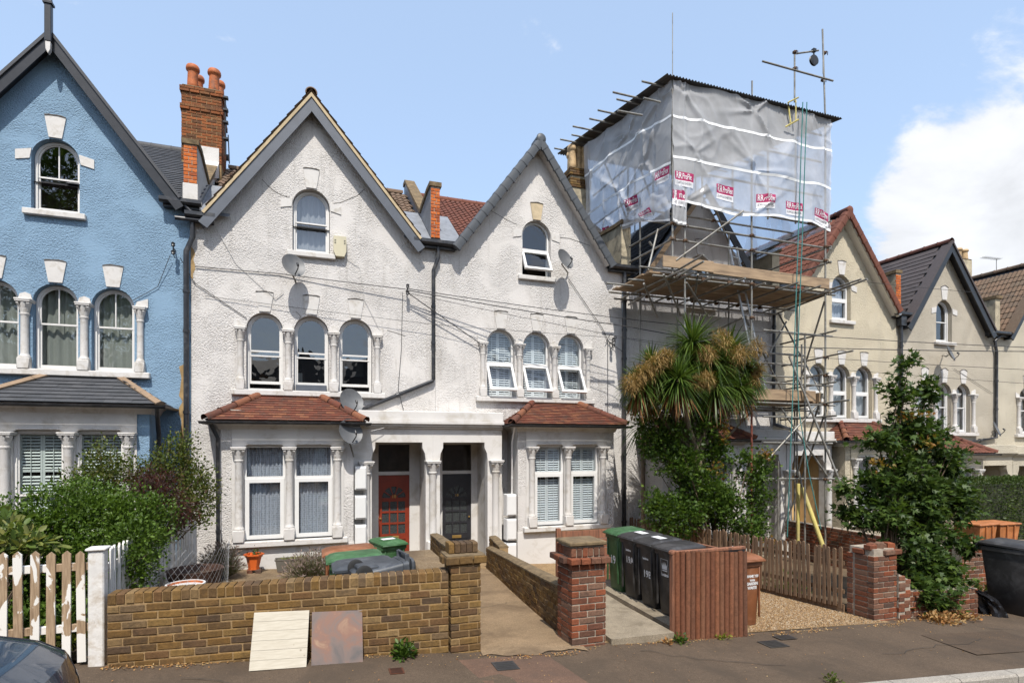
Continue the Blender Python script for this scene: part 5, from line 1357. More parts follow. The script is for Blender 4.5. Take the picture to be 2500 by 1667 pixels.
# ---- corrugated roof of the tent
rf = MB(); nx, ny = 150, 6
def rz_(y): return 10.95+(y-SY)*.185
rf.grid(lambda u, v: (7.62+(12.95-7.62)*u, SY-.15+(17.2-SY+.15)*v, rz_(SY-.15+(17.2-SY+.15)*v)+.022*math.sin(2*math.pi*u*62)), 310, 4)
rf.build('tent_roof', plain('dark_corrugated_sheet', (0.06,0.058,0.055), 0.6, 0.3, 3, dirt=(0.11,0.09,0.07)), SC, True)
for x in (8.9,9.8,10.9,11.8): tb((x,SY+.25,8.2),(x,SY+.25,10.8))
for z in (9.0,9.9,10.6): tb((XL,SY+.2,z),(XR,SY+.2,z)); tb((XL+.15,SY,z),(XL+.15,15.4,z+.1))
for a_, b_ in ((12.2,13.4),(13.4,14.8)): tb((XL+.12,a_,8.5),(XL+.12,b_,10.9)); tb((XL+.14,a_,8.2),(XL+.14,a_,10.9))
for y in (11.5,12.3,12.6,13.4,14.0,14.7,15.3,15.8,16.6): tb((7.05+rnd.uniform(-.15,.25),y,rz_(y)-.06),(13.1+rnd.uniform(-.1,.3),y,rz_(y)-.06))
for px, py, qx, qy in ((1571,240,1612,250),(1508,271,1568,282)): tb(at(px,py,SY+.1),at(qx,qy,SY+.1))
# ---- plastic sheeting
def sheeting_mat():
    m = bpy.data.materials.new('scaffold_sheeting'); m.use_nodes = True; nt = m.node_tree; nt.nodes.clear()
    o = nt.nodes.new('ShaderNodeOutputMaterial'); p = pos(nt)
    d = nt.nodes.new('ShaderNodeBsdfDiffuse'); t = nt.nodes.new('ShaderNodeBsdfTranslucent'); g = nt.nodes.new('ShaderNodeBsdfGlossy'); tr = nt.nodes.new('ShaderNodeBsdfTransparent')
    d.inputs[0].default_value = (.88,.88,.89,1); t.inputs[0].default_value = (.82,.83,.85,1); g.inputs['Roughness'].default_value = .2; g.inputs[0].default_value = (.9,.9,.9,1); tr.inputs[0].default_value = (.86,.88,.92,1)
    a = nt.nodes.new('ShaderNodeMixShader'); a.inputs[0].default_value = .4; lk(nt, d.outputs[0], a.inputs[1]); lk(nt, t.outputs[0], a.inputs[2])
    b = nt.nodes.new('ShaderNodeMixShader'); lw = nt.nodes.new('ShaderNodeLayerWeight'); lw.inputs[0].default_value = .25
    lk(nt, nmath(nt, 'MULTIPLY', lw.outputs['Fresnel'], 1.0), b.inputs[0]); lk(nt, a.outputs[0], b.inputs[1]); lk(nt, g.outputs[0], b.inputs[2])
    c = nt.nodes.new('ShaderNodeMixShader'); lk(nt, b.outputs[0], c.inputs[1]); lk(nt, tr.outputs[0], c.inputs[2])
    lk(nt, ramp(nt, noise(nt, p, 1.5, 4), [(.3,(.40,)*3),(.7,(.55,)*3)]), c.inputs[0])
    n = nt.nodes.new('ShaderNodeBump'); n.inputs['Strength'].default_value = .25; n.inputs['Distance'].default_value = .03
    lk(nt, noise(nt, pos(nt, (1,1,.6)), 3.5, 5, .55, 1.2), n.inputs['Height'])
    for s in (d, t, g): lk(nt, n.outputs[0], s.inputs['Normal'])
    lk(nt, c.outputs[0], o.inputs[0]); return m
M['sheet'] = sheeting_mat()
M['band'] = plain('white_reinforcing_tape', (.78,.78,.77), .5, .06); M['magenta'] = plain('magenta_print', (.36,.008,.085), .5, .06); M['lab_w'] = plain('label_white', (.72,.71,.72), .5, .03); M['lab_g'] = plain('label_grey_print', (.10,.09,.10), .5, .03)
class Sheet:
    """hung sheet: bilinear corners (bl, br, tr, tl), pulled into folds at its ties"""
    def __init__(s, bl, br, tr, tl, nrm, ties, bulge=.06, seed=1, hem=None):
        s.c = [Vector(p) for p in (bl, br, tr, tl)]; s.n = Vector(nrm).normalized(); s.t = [(Vector(p), a, k, ph) for p, a, k, ph in ties]; s.b = bulge; s.hem = hem; s.s = seed
    def p(s, u, v, off=0.0):
        bl, br, tr, tl = s.c
        q = (bl*(1-u)+br*u)*(1-v) + (tl*(1-u)+tr*u)*v
        if s.hem: q = q + Vector((0,0,s.hem(u)*(1-v)**3))
        d = s.b*math.sin(math.pi*v)*math.sin(math.pi*u) + .02*math.sin(9*u+3*v+s.s) + .015*math.sin(23*u-7*v+s.s*2)
        ax = (br-bl).normalized(); az = Vector((0,0,1))
        for sc_, am, rx in ((.6,.055,.5),(1.3,.022,-.4),(3.0,.006,.3)):     # sharp random creases
            a_, b_ = q.dot(ax)*sc_, q.z*sc_*.7; nv_ = mnoise.noise(Vector((a_+rx*b_, b_-rx*a_, s.s*3.1)))
            d += am*max(0, 1-abs(nv_)*4.5)**2
        for ti, (tp, amp, k, ph) in enumerate(s.t):       # straight pulled folds fanning out of each tie
            w = q-tp; x, y = w.dot(ax), w.dot(az); r = math.hypot(x, y)
            for j in range(k):
                a = ph*2.1+j*2*math.pi/k+.55*math.sin(3.7*j+ti*1.9); ca, sa = math.cos(a), math.sin(a); al = x*ca+y*sa; pe = -x*sa+y*ca
                if al < 0: continue
                L = .7+.8*abs(math.sin(j*2.3+ti)); wd = .035+.05*al
                d += amp*.75*math.exp(-(pe/wd)**2)*math.exp(-(al/L)**2)*min(1, al/.12)
            d -= amp*.5*math.exp(-r/.35)
        return q + s.n*(d+off)
    def build(s, nu, nv, mat, name='sheeting'):
        s.o = MB().grid(lambda u, v: s.p(u, v), nu, nv).build(name, mat, SC, True); return s.o
    def band(s, v, w, wob=0.0):
        n = 60; mb = MB(); V = []
        for i in range(n+1):
            u = i/n; vv = v+wob*math.sin(math.pi*u*2+s.s)
            V += [s.p(u, vv-w/2, .006), s.p(u, vv+w/2, .006)]
        mb.add(V, [(2*i, 2*i+2, 2*i+3, 2*i+1) for i in range(n)]); mb.build('tape_band', M['band'], s.o)
    def label(s, u0, v0, w, h, lean=0.0):
        """printed label, u and v extents in sheet units"""
        def f(a, b, off):           # a, b in -.5 .. .5
            return s.p(u0+a*w, v0+b*h+lean*a*w, off)
        n = 6
        g = MB().grid(lambda i, j: f(i-.5, -.5+.40*j, .010), n, 2).build('label_plate', M['lab_w'], s.o)
        MB().grid(lambda i, j: f(i-.5, -.10+.60*j, .010), n, 2).build('label_plate', M['magenta'], s.o)
        for txt, cx, cy, sx, sy, mt, bd in (('RR', -.30, .20, .30, .44, 'lab_w', .012), ('ProFlex', .16, .19, .56, .40, 'lab_w', .012), ('SCAFFOLD SHEETING', 0, -.28, .86, .17, 'lab_g', .0)):
            v, fc = text_pts(txt, 1.0, 0, bd); mw = max(p.x for p in v)-min(p.x for p in v); mh = max(p.y for p in v)-min(p.y for p in v)
            MB().add([f(cx+p.x/mw*sx, cy+p.y/mh*sy, .016) for p in v], fc).build('lettering', M[mt], s.o)
zf0, zf1 = 8.12, 10.90
ties = [((8.45,SY,9.3),.05,3,.3),((10.2,SY,10.6),.07,4,1.0),((XC,SY,9.15),.07,5,.2),((XC,SY,10.7),.04,3,.4),((8.3,SY,8.2),.05,3,0),((XC,SY,8.1),.06,4,.8),((12.4,SY,10.4),.05,4,1.3),((8.15,SY,10.7),.08,4,.5),((12.55,SY,8.2),.05,3,.9)]
fs = Sheet((XL-.02,SY-.04,zf0),(XR+.06,SY-.04,zf0),(XR+.06,SY-.04,zf1),(XL-.02,SY-.04,zf1),(0,-1,0),ties,.05,1, hem=lambda u: -.10*math.sin(math.pi*min(1,max(0,(u-.1)*2)))-.0*u + (.0 if u < .9 else (u-.9)*-1.2))
fs.build(150, 84, M['sheet']); fs.band(.36,.022,.004); fs.band(.70,.022,.004); fs.band(.012,.02)
for u, v in ((.06,.185),(.30,.155),(.545,.125),(.735,.10),(.93,.085)): fs.label(u, v, .108, .118)
ls = Sheet((XL-.03,15.6,8.35),(XL-.03,SY-.03,8.05),(XL-.03,SY-.03,10.9),(XL-.03,15.6,11.55),(-1,0,0),[((XL,13.4,9.3),.12,4,.6),((XL,12.2,9.5),.07,4,.2),((XL,14.2,8.9),.10,3,.9),((XL,SY+.4,10.7),.07,4,.1),((XL,13.0,10.6),.08,4,1.1)],.14,4)
ls.build(130, 80, M['sheet']); ls.band(.34,.02,.01); ls.band(.72,.02,.006); ls.band(.03,.02)
for u, v in ((.93,.26),(.64,.17),(.30,.05)): ls.label(u, v, .115, .112)
l2 = Sheet((XL-.06,12.6,8.15),(XL-.06,SY-.06,7.62),(XL-.06,SY-.06,8.6),(XL-.06,13.3,8.5),(-1,0,0),[((XL,SY+.3,8.3),.05,3,.4)],.05,6)
l2.build(30, 16, M['sheet']); l2.band(.04,.05); l2.label(.42,.42,.30,.34)
f2 = Sheet((XL-.05,SY-.07,7.62),(XB+.02,SY-.07,7.55),(XB+.02,SY-.07,8.6),(XL-.05,SY-.07,8.6),(0,-1,0),[((XB,SY,8.3),.04,3,.4)],.03,7)
f2.build(12, 16, M['sheet']); f2.band(.05,.05); f2.label(.42,.58,.9,.36)
bs = Sheet((XL,16.4,8.6),(XR,16.4,8.0),(XR,16.4,11.9),(XL,16.4,11.8),(0,-1,0),[((10,16.4,9.5),.08,4,.3)],.1,9); bs.build(40, 24, M['sheet'])
for u, v in ((.70,.14),(.80,.2),(.9,.26)): bs.label(u, v, .10, .09)
rs = Sheet((XR+.04,SY,8.1),(XR+.04,16.4,8.1),(XR+.04,16.4,11.8),(XR+.04,SY,10.9),(1,0,0),[((XR,13,9.5),.08,4,.3)],.1,11); rs.build(40, 24, M['sheet'])
# timber bracket on the front of the sheeting
br = MB().tube(at(1925,250,SY-.12),at(1950,238,SY-.3),.02,6); br.tube(at(1924,250,SY-.1),at(1930,300,SY-.1),.02,6); br.tube(at(1918,310,SY-.12),at(1950,292,SY-.3),.02,6); br.tube(at(1943,245,SY-.2),at(1943,298,SY-.2),.016,6); br.build('bracket', M['yellow'], SC)
# rafters of the stripped roof
ax, zo = 10.2, -.33
for i, y in enumerate((12.98,13.4,13.85,14.3,14.8,15.3,15.8)):
    slope_board(MB(), (ax,9.95+zo), (ax+2.1,7.14+zo), .12, y, y+.05).build('rafter', M['timber'], H20)
slope_board(MB(), (ax,9.97+zo), (ax+2.12,7.12+zo), .20, F-.27, F-.23).build('barge_board', M['black'], H20)
slope_board(MB(), (ax,9.97+zo), (ax-2.08,7.12+zo), .12, F-.27, F-.23).build('barge_board', M['timber'], H20)
for i in range(6):
    f = .1+.15*i; MB().bbox(ax+2.1*f-.03, ax+2.1*f+.03, 12.98, 15.8, 9.99+zo-2.81*f, 10.02+zo-2.81*f, .005).build('batten', M['timber'], H20)

# ================================================================= ladders, rope, props
def ladder(label, p, q, width_dir, w, n, mat, t=.03):
    p, q = Vector(p), Vector(q); wd = Vector(width_dir).normalized()*w
    L = thing('ladder', label, 'ladder', tuple(q))
    for s in (-.5,.5): MB().tube(p+wd*s, q+wd*s, t, 8).build('stile', mat, L, True)
    for i in range(1, n):
        c = p+(q-p)*i/n; MB().tube(c-wd*.5, c+wd*.5, .014, 6).build('rung', mat, L, True)
M['alu'] = plain('aluminium', (.42,.43,.44), .4, .15, metal=.6)
ladder('aluminium ladder leaning down from the upper scaffold platform behind the spiky palm', at(1789,600,11.9), at(1862,965,11.8), (1,.3,0), .34, 13, M['alu'], .026)
ladder('long steel pole ladder slanting from the lower scaffold lift to the ground', at(1928,872,11.6), at(2090,1275,10.5), (1,.9,0), .46, 15, M['steel'], .028)
o = MB().path([at(1960,250,SY-.25),at(1948,600,SY-.22),at(1934,1000,SY-.2),at(1922,1310,SY-.1)], .014, 6); o.path([at(1970,250,SY-.25),at(1958,600,SY-.22),at(1946,900,SY-.2),at(1950,1000,SY-.2),at(1974,1150,SY-.3),at(2004,1290,SY-.4)], .014, 6)
tag(o.build('rope', M['rope'], None, True, origin=tuple(at(1922,1310,SY-.1))), 'pair of thin green hoist ropes hanging down the scaffolding', 'rope')
t = thing('pole_sleeve', 'upright yellow plastic sleeve on a scaffold pole by the porch', 'sleeve', tuple(at(1948,1330,11.6)))
MB().tube(at(1948,1325,11.6),at(1949,1180,11.6),.045,12).build('sleeve', M['yellow'], t, True)
t = thing('pole_sleeve', 'slanting yellow plastic sleeve on the raking scaffold prop', 'sleeve', tuple(at(2008,1330,11.0)))
MB().tube(at(2010,1335,11.0),at(1958,1190,11.4),.055,12).build('sleeve', M['yellow'], t, True); MB().tube(at(1958,1190,11.4),at(1950,1150,11.45),.025,8).build('pole', M['steel'], t, True)

# ================================================================= fences
def peelmat():
    m, nt, b = newmat('peeling_white_paint'); oi = nt.nodes.new('ShaderNodeObjectInfo')
    g = nt.nodes.new('ShaderNodeNewGeometry'); ad = nt.nodes.new('ShaderNodeVectorMath'); ad.operation = 'ADD'
    cb = nt.nodes.new('ShaderNodeCombineXYZ'); lk(nt, nmath(nt, 'MULTIPLY', oi.outputs['Random'], 40), cb.inputs[1]); lk(nt, g.outputs['Position'], ad.inputs[0]); lk(nt, cb.outputs[0], ad.inputs[1])
    mp = nt.nodes.new('ShaderNodeMapping'); mp.inputs['Scale'].default_value = (2.4,2.4,1); lk(nt, ad.outputs[0], mp.inputs[0])
    f = noise(nt, mp.outputs[0], 2.6, 5, .55, .6)
    wood = ramp(nt, noise(nt, pos(nt, (9,9,.8)), 7, 6), [(.3,(.22,.145,.085)),(.7,(.42,.30,.19))])
    c = mixc(nt, ramp(nt, f, [(.50,(0,0,0)),(.515,(1,1,1))]), wood, (.72,.69,.64))
    lk(nt, c, b.inputs['Base Color']); b.inputs['Roughness'].default_value = .75
    bump(nt, b, f, .3, .01); return m
M['peel_paint'] = peelmat()
M['picket_w'] = plain('white_fence_paint', (.66,.635,.60), .7, .1, 6, .3, 40, dirt=(.42,.35,.27), dscale=6)
def picket_mesh(w, h, t, mat, style='point'):
    if style == 'point': pr = [(-w/2,0),(w/2,0),(w/2,h-.035),(0,h),(-w/2,h-.035)]
    else: pr = [(-w/2,0),(w/2,0),(w/2,h-w*.45)] + [(w/2*math.cos(a), h-w*.45+w*.45*math.sin(a)) for a in (.5,1.05,1.57,2.1,2.6)] + [(-w/2,h-w*.45)]
    return MB().prism(pr, -t/2, t/2).mesh('picket', mat)
pk = thing('picket_fence', 'white picket fence with peeling paint in front of the blue house hedge', 'fence', (-3.0, 6.95, .3))
pm = picket_mesh(.074, 1.13, .02, M['peel_paint'])
for i in range(12):
    x = -2.205-i*.131; inst('picket', pm, pk, (x, 6.93, gz(x,6.9)+.03+rnd.uniform(-.01,.01)), (rnd.uniform(-.02,.02), rnd.uniform(-.012,.012), 0))
for z in (.36, .98): MB().bbox(-4.0,-2.12,6.945,6.985,gz(-2.6,7)+z-.04,gz(-2.6,7)+z+.04,.005).build('rail', M['peel_paint'], pk)
MB().bbox(-2.135,-1.995,6.86,7.0,gz(-2.1,6.9)-.05,1.42,.012).build('gate_post', M['picket_w'], pk); MB().bbox(-2.155,-1.975,6.84,7.02,1.42,1.45,.01).build('post_cap', M['picket_w'], pk)
pk2 = thing('picket_fence', 'white side picket fence running back from the gate post to the houses', 'fence', (-2.1, 9.5, .2))
pm2 = picket_mesh(.055, 1.12, .018, M['picket_w'])
def fz(y): return gz(-2.1, y)
for i in range(56):
    y = 7.12+i*.094
    if abs(y-10.05) < .07: continue
    inst('picket', pm2, pk2, (-2.075, y, fz(y)+.03), (rnd.uniform(-.02,.02), rnd.uniform(-.01,.01), math.pi/2))
for z in (.35, .92):
    MB().add([(x,y,fz(y)+z+dz) for y in (7.0,12.3) for x in (-2.125,-2.088) for dz in (-.045,.045)], [(0,1,3,2),(4,6,7,5),(1,5,7,3),(0,2,6,4),(0,4,5,1),(2,3,7,6)]).build('rail', M['picket_w'], pk2)
MB().bbox(-2.15,-2.03,9.99,10.11,fz(10)-.05,fz(10)+1.3,.01).build('post', M['picket_w'], pk2); MB().bbox(-2.17,-2.01,9.97,10.13,fz(10)+1.3,fz(10)+1.33,.008).build('post_cap', M['picket_w'], pk2)
pk3 = thing('picket_fence', 'low brown picket fence beside the gravel drive', 'fence', (8.0, 10, gz(8,10)))
pm3 = picket_mesh(.062, .98, .018, M['timber_p'], 'round')
n3 = 62
for i in range(n3):
    f = i/(n3-1); x, y = 8.22+(7.86-8.22)*f, 7.06+(13.0-7.06)*f
    inst('picket', pm3, pk3, (x, y, gz(x,y)+.09+rnd.uniform(-.015,.015)), (rnd.uniform(-.02,.02), rnd.uniform(-.03,.03), math.pi/2), (1,1,rnd.uniform(.97,1.03)))
for z, h in ((.07,.07),(.35,.035),(.82,.035)):
    MB().add([(x+dx,y,gz(x,y)+z+dz) for x, y in ((8.25,7.03),(7.88,13.0)) for dx in (.012,.05) for dz in (-h,h)], [(0,1,3,2),(4,6,7,5),(1,5,7,3),(0,2,6,4),(0,4,5,1),(2,3,7,6)]).build('rail', M['timber_p'], pk3)
# bin store
bs_ = thing('bin_store', 'low bin enclosure of red brown half round timber slats', 'enclosure', (5.05, 6.35, gz(5,6.35)))
sm = MB().lathe([(.036,0),(.036,1)], n=8, a0=math.pi, a1=2*math.pi); sm.add([(-.036,.0,0),(.036,0,0),(.036,0,1),(-.036,0,1)], [(3,2,1,0)])
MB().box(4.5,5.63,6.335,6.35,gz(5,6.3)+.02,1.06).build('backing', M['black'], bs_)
sme = sm.mesh('slat', M['slat_v'], False)
for i in range(15):
    x = 4.53+i*.0765; inst('slat', sme, bs_, (x, 6.33-.002*i, gz(x,6.33)+.0), (rnd.uniform(-.008,.008), rnd.uniform(-.006,.006), 0), (1, 1, 1.16+rnd.uniform(-.012,.012)))
MB().bbox(4.46,4.53,6.34,6.41,gz(4.5,6.3)-.05,1.11,.006).build('post', M['timber_v'], bs_); MB().bbox(5.58,5.64,6.34,6.41,gz(5.6,6.3)-.05,1.06,.006).build('post', M['timber_v'], bs_)
MB().bbox(4.44,5.65,6.335,6.40,1.06,1.10,.006).build('rail', M['timber_v'], bs_)
sm2 = MB().bbox(-.01,.01,-.06,.06,0,1,.003).mesh('side_slat', M['timber_v'])
for i in range(25):
    y = 6.5+i*.128; inst('side_slat', sm2, bs_, (5.72+i*.006, y, gz(5.7,y)+.02), (0,rnd.uniform(-.01,.01),0), (1,1,1.05))
MB().add([(x,y,gz(5.7,y)+1.07+dz) for y, x in ((6.42,5.70),(9.7,5.87)) for x in (x-.03,x+.03) for dz in (0,.035)], [(0,1,3,2),(4,6,7,5),(1,5,7,3),(0,2,6,4),(0,4,5,1),(2,3,7,6)]).build('rail', M['timber_v'], bs_)
for k in range(6): MB().bbox(4.3,5.85,9.66,9.68,gz(5,9.6)+.05+k*.175,gz(5,9.6)+.05+k*.175+.165,.004).build('back_board', M['timber_v'], bs_)
MB().bbox(4.26,4.34,9.6,9.68,gz(4.3,9.6),gz(4.3,9.6)+1.12,.006).build('post', M['timber_v'], bs_)

# ================================================================= wheelie bins
def wheelie(label, loc, rotz, body, lid=None, W=.48, Dp=.56, Hh=1.06, group='wheelie bins', texts=(), sticker=None, tilt=None):
    t = thing('wheelie_bin', label, 'bin', loc, rotz, group); lid = lid or body
    hb = Hh-.10
    def sec(z, w, d, y0):        # rounded rectangle section; front at y0
        r = .045; P = []
        for cx, cy, a0 in ((w/2-r, y0+r, -math.pi/2), (w/2-r, y0+d-r, 0), (-w/2+r, y0+d-r, math.pi/2), (-w/2+r, y0+r, math.pi)):
            for k in range(4):
                a = a0+math.pi/2*k/3; P.append((cx+r*math.cos(a), cy+r*math.sin(a), z))
        return P
    b = MB(); secs = [sec(0,W*.72,Dp*.70,.08), sec(.03,W*.78,Dp*.76,.065), sec(hb*.55,W*.86,Dp*.86,.035), sec(hb-.07,W*.94,Dp*.95,.01), sec(hb-.07,W*1.0,Dp*1.0,-.01), sec(hb,W*1.0,Dp*1.0,-.01), sec(hb,W*.92,Dp*.92,.02)]
    n = 16; V = [p for s in secs for p in s]
    b.add(V, [(i*n+k, i*n+(k+1) % n, (i+1)*n+(k+1) % n, (i+1)*n+k) for i in range(len(secs)-1) for k in range(n)] + [tuple(range(n))[::-1]])
    for s in (-1,1): b.bbox(s*W*.36-.012, s*W*.36+.012, .0, .03, hb*.15, hb-.07, .006)      # front ribs
    b.bbox(-W*.30, W*.30, Dp*.80, Dp*.98, .06, .30, .02)
    body_o = b.build('body', M[body], t, True, local=True)
    l = MB(); L = Dp+.06
    ls = [(0,1.03,-.045),( .030,1.03,-.045),(.034,.97,-.03),(.055,.92,-.005),(.075,.74,.06)]
    V = []
    for z, k, y0 in ls:
        d = L-2*(y0+.045)*.9
        V += [(x, y, z+hb+.004+.03*(y/L)) for x, y, _ in sec(0, W*k, d, y0)]
    l.add(V, [(i*n+k, i*n+(k+1) % n, (i+1)*n+(k+1) % n, (i+1)*n+k) for i in range(len(ls)-1) for k in range(n)] + [tuple(range(n))[::-1], tuple(range((len(ls)-1)*n, len(ls)*n))])
    l.bbox(-W*.51,W*.51,-.055,-.03,hb-.005,hb+.025,.008)
    l.lathe([(.055,hb+.075),(.06,hb+.082),(.05,hb+.086)], (0,.14,0), 14)
    lid_o = l.build('lid', M[lid], t, True, local=True)
    MB().tube((-W*.40,Dp+.06,hb+.0),(W*.40,Dp+.06,hb+.0),.016,8).build('handle', M[body], t, True, local=True)
    for s in (-1,1): MB().box(s*W*.36-.015,s*W*.36+.015,Dp*.92,Dp+.07,hb-.03,hb+.02).build('handle_bracket', M[body], t, local=True)
    for s in (-1,1):
        wh = MB().lathe([(.045,-.022),(.085,-.025),(.10,-.018),(.10,.018),(.085,.025),(.045,.022)], n=18).map(lambda p, s=s: Vector((s*(W*.44)+p.z, Dp*.86+p.x, .10+p.y))).build('wheel', M['rubber'], t, True, local=True)
        hm = MB().lathe([(.012,-.028),(.02,-.028),(.02,.028),(.012,.028)], n=10)
        for q in range(6):
            a = q*math.pi/3; hm.box(0,0,0,0,0,0) if False else hm.tube((.015*math.cos(a),.015*math.sin(a),0),(.08*math.cos(a),.08*math.sin(a),0),.008,5)
        hm.map(lambda p, s=s: Vector((s*(W*.44+.012)+p.z, Dp*.86+p.x, .10+p.y))).build('hub', plain('grey_hub', (.22,.22,.22), .5), wh, local=True)
    def fy(z): return (.065+(.035-.065)*min(1,z/(hb*.55)) if z < hb*.55 else .035+(.01-.035)*(z-hb*.55)/(hb*.45)) - .004
    for txt, sz, cx, cz, sq in texts: lettering(txt, sz, lambda u, v: (cx+u, fy(cz+v), cz+v), M['print'], body_o, True, .004, squash=sq)
    if sticker: MB().add([(x, y, hb+.004+.0775+.03*(y/L)+.001) for x, y in ((-.13,.20),(.13,.20),(.13,.33),(-.13,.33))], [(0,1,2,3)]).build('sticker', M['lab_w'], lid_o, local=True)
    if tilt: t.rotation_mode = 'XYZ'; t.rotation_euler = tilt
    return t, body_o, fy
LW = -math.pi/2
bz = .0
def binpos(px, py, z): 
    q = at(px, py, 8.0); x = (px-CX)/FPX; tt = (EYE-z)*FPX/(py-HY); return tt*(x*CP+SP), tt*(CP-x*SP)
bx = 4.86
B4 = wheelie('black wheelie bin with white crown emblem beside the timber slat panel', (bx-.02, 7.10, bz), LW, 'bin_black', group='bins in the timber enclosure', texts=(('Lewisham', .045, 0, .60, .9),))
def crown(t, body, fy, cx, cz):
    mb = MB()
    for a, b2, c2, d2 in ((-.085,.085,-.12,-.115),(-.085,.085,.125,.13),(-.09,-.085,-.12,.13),(.085,.09,-.12,.13)): mb.add([(cx+x, fy(cz+z)-.001, cz+z) for x, z in ((a,c2),(b2,c2),(b2,d2),(a,d2))], [(0,1,2,3)])
    pts = [(-.06,-.02),(.06,-.02),(.07,.07),(.045,.03),(.03,.09),(.015,.03),(0,.095),(-.015,.03),(-.03,.09),(-.045,.03),(-.07,.07)]
    mb.plate([(cx+x, cz+z) for x, z in pts], [], 0, .001); mb.plate([(cx+x, cz+z) for x, z in ((-.06,-.045),(.06,-.045),(.06,-.03),(-.06,-.03))], [], 0, .001)
    mb.v = [(p[0], fy(p[2])-.002, p[2]) for p in mb.v]; mb.build('emblem', M['print'], body, local=True)
crown(*B4, 0, .70)
wheelie('black wheelie bin painted 19B with white sticker on its lid', (bx-.01, 7.62, bz), LW, 'bin_black', group='bins in the timber enclosure', texts=(('Lewisham',.042,0,.74,.9),('19B',.15,.03,.50,.95)), sticker=True)
wheelie('black wheelie bin painted 19A with white sticker on its lid', (bx+.0, 8.14, bz), LW, 'bin_black', group='bins in the timber enclosure', texts=(('Lewisham',.042,0,.78,.9),('19A',.15,.03,.62,.95)), sticker=True)
wheelie('dark green wheelie bin behind the red brick pier', (bx+.01, 8.66, bz), LW, 'bin_green', group='bins in the timber enclosure', texts=(('19',.20,-.02,.52,.9),))
wheelie('brown garden waste wheelie bin on the gravel beside the slat panel', (5.98, 6.62, gz(6,6.8)), 0, 'bin_brown', texts=(('THANK YOU',.048,.06,.74,.9),('YOUR',.032,.06,.68,1),('GARDEN',.055,.06,.63,.9),('WASTE',.055,.06,.57,.9)))
wheelie('grey wheelie bin lid nearest the brick wall beside the fallen bin', (.30, 7.62, gz(.5,7.6)+.012), LW, 'bin_grey', W=.56, Dp=.70, Hh=.90, group='bins in the white house yard')
wheelie('green wheelie bin between grey and brown bins in the yard', (.24, 8.30, gz(.5,8.3)+.012), LW, 'bin_lgreen', W=.56, Dp=.70, Hh=.90, group='bins in the white house yard')
wheelie('brown lidded wheelie bin furthest from the wall by the lavender', (.20, 8.98, gz(.5,9)+.012), LW, 'bin_brown', W=.56, Dp=.70, Hh=.90, group='bins in the white house yard')
wheelie('green wheelie bin with white paper on its lid below the red door', (1.46, 10.7, gz(1.4,10)-.0), .35, 'bin_lgreen', W=.52, Dp=.56, Hh=.76, group='bins in the white house yard', sticker=True)
fb = wheelie('grey wheelie bin lying on its front with its wheels in the air', (.62, 7.02, .36), 0, 'bin_grey', W=.46, Dp=.54, Hh=.74, group='bins in the white house yard')
mx_ = Matrix(((.55,-.12,.83),(-.83,-.1,.55),(.0,1,.1))); 
upv = Vector((.98,.16,.06)).normalized(); back = Vector((0,0,1)); back = (back-upv*back.dot(upv)).normalized(); rt = back.cross(upv)
fb[0].rotation_euler = Matrix((rt, back, upv)).transposed().to_euler()
fb[0].location = (.48, 7.04, .52)
t = thing('plinth', 'low concrete plinth under the fallen grey bin behind the wall', 'plinth', (.8,7.05,gz(.8,7))); MB().box(.4,1.2,6.8,7.32,gz(.8,7)-.1,.515).build('block', M['yard'], t)
wheelie('large black wheelie bin cut off by the right edge at the pavement', (11.62, 6.05, gz(11.3,6.3)+.0), .12, 'bin_black', W=.72, Dp=.8, Hh=1.22)
def open_bin(label, loc, rz):
    t = thing('recycling_bin', label, 'bin', loc, rz, 'orange bins'); b = MB()
    V = [(x*k, y*k, z) for z, k in ((0,.85),(.46,1.0),(.46,.93),(.1,.82)) for x, y in ((-.3,-.26),(.3,-.26),(.3,.26),(-.3,.26))]
    b.add(V, [(i*4+k, i*4+(k+1)%4, (i+1)*4+(k+1)%4, (i+1)*4+k) for i in range(3) for k in range(4)] + [(15,14,13,12)]); b.build('body', M['bin_orange'], t, local=True)
    MB().bbox(-.33,.33,-.29,.29,.47,.51,.012).build('lid', M['bin_orange'], t, local=True)
    for x in (-.1,.12): MB().bbox(x-.015,x+.015,-.285,-.26,.05,.46,.005).build('rib', M['bin_orange'], t, local=True)
open_bin('orange recycling bin on the left behind the brick front wall', (13.62,8.35,.30), .05); open_bin('orange recycling bin on the right behind the brick front wall', (14.35,8.35,.28), -.05)
sb = thing('garden_step', 'pale raised slab carrying the orange bins', 'slab', (14,8.4,0)); MB().box(13.25,15.0,8.05,8.9,gz(14,8.4)-.05,.29).build('slab', M['slab'], sb)

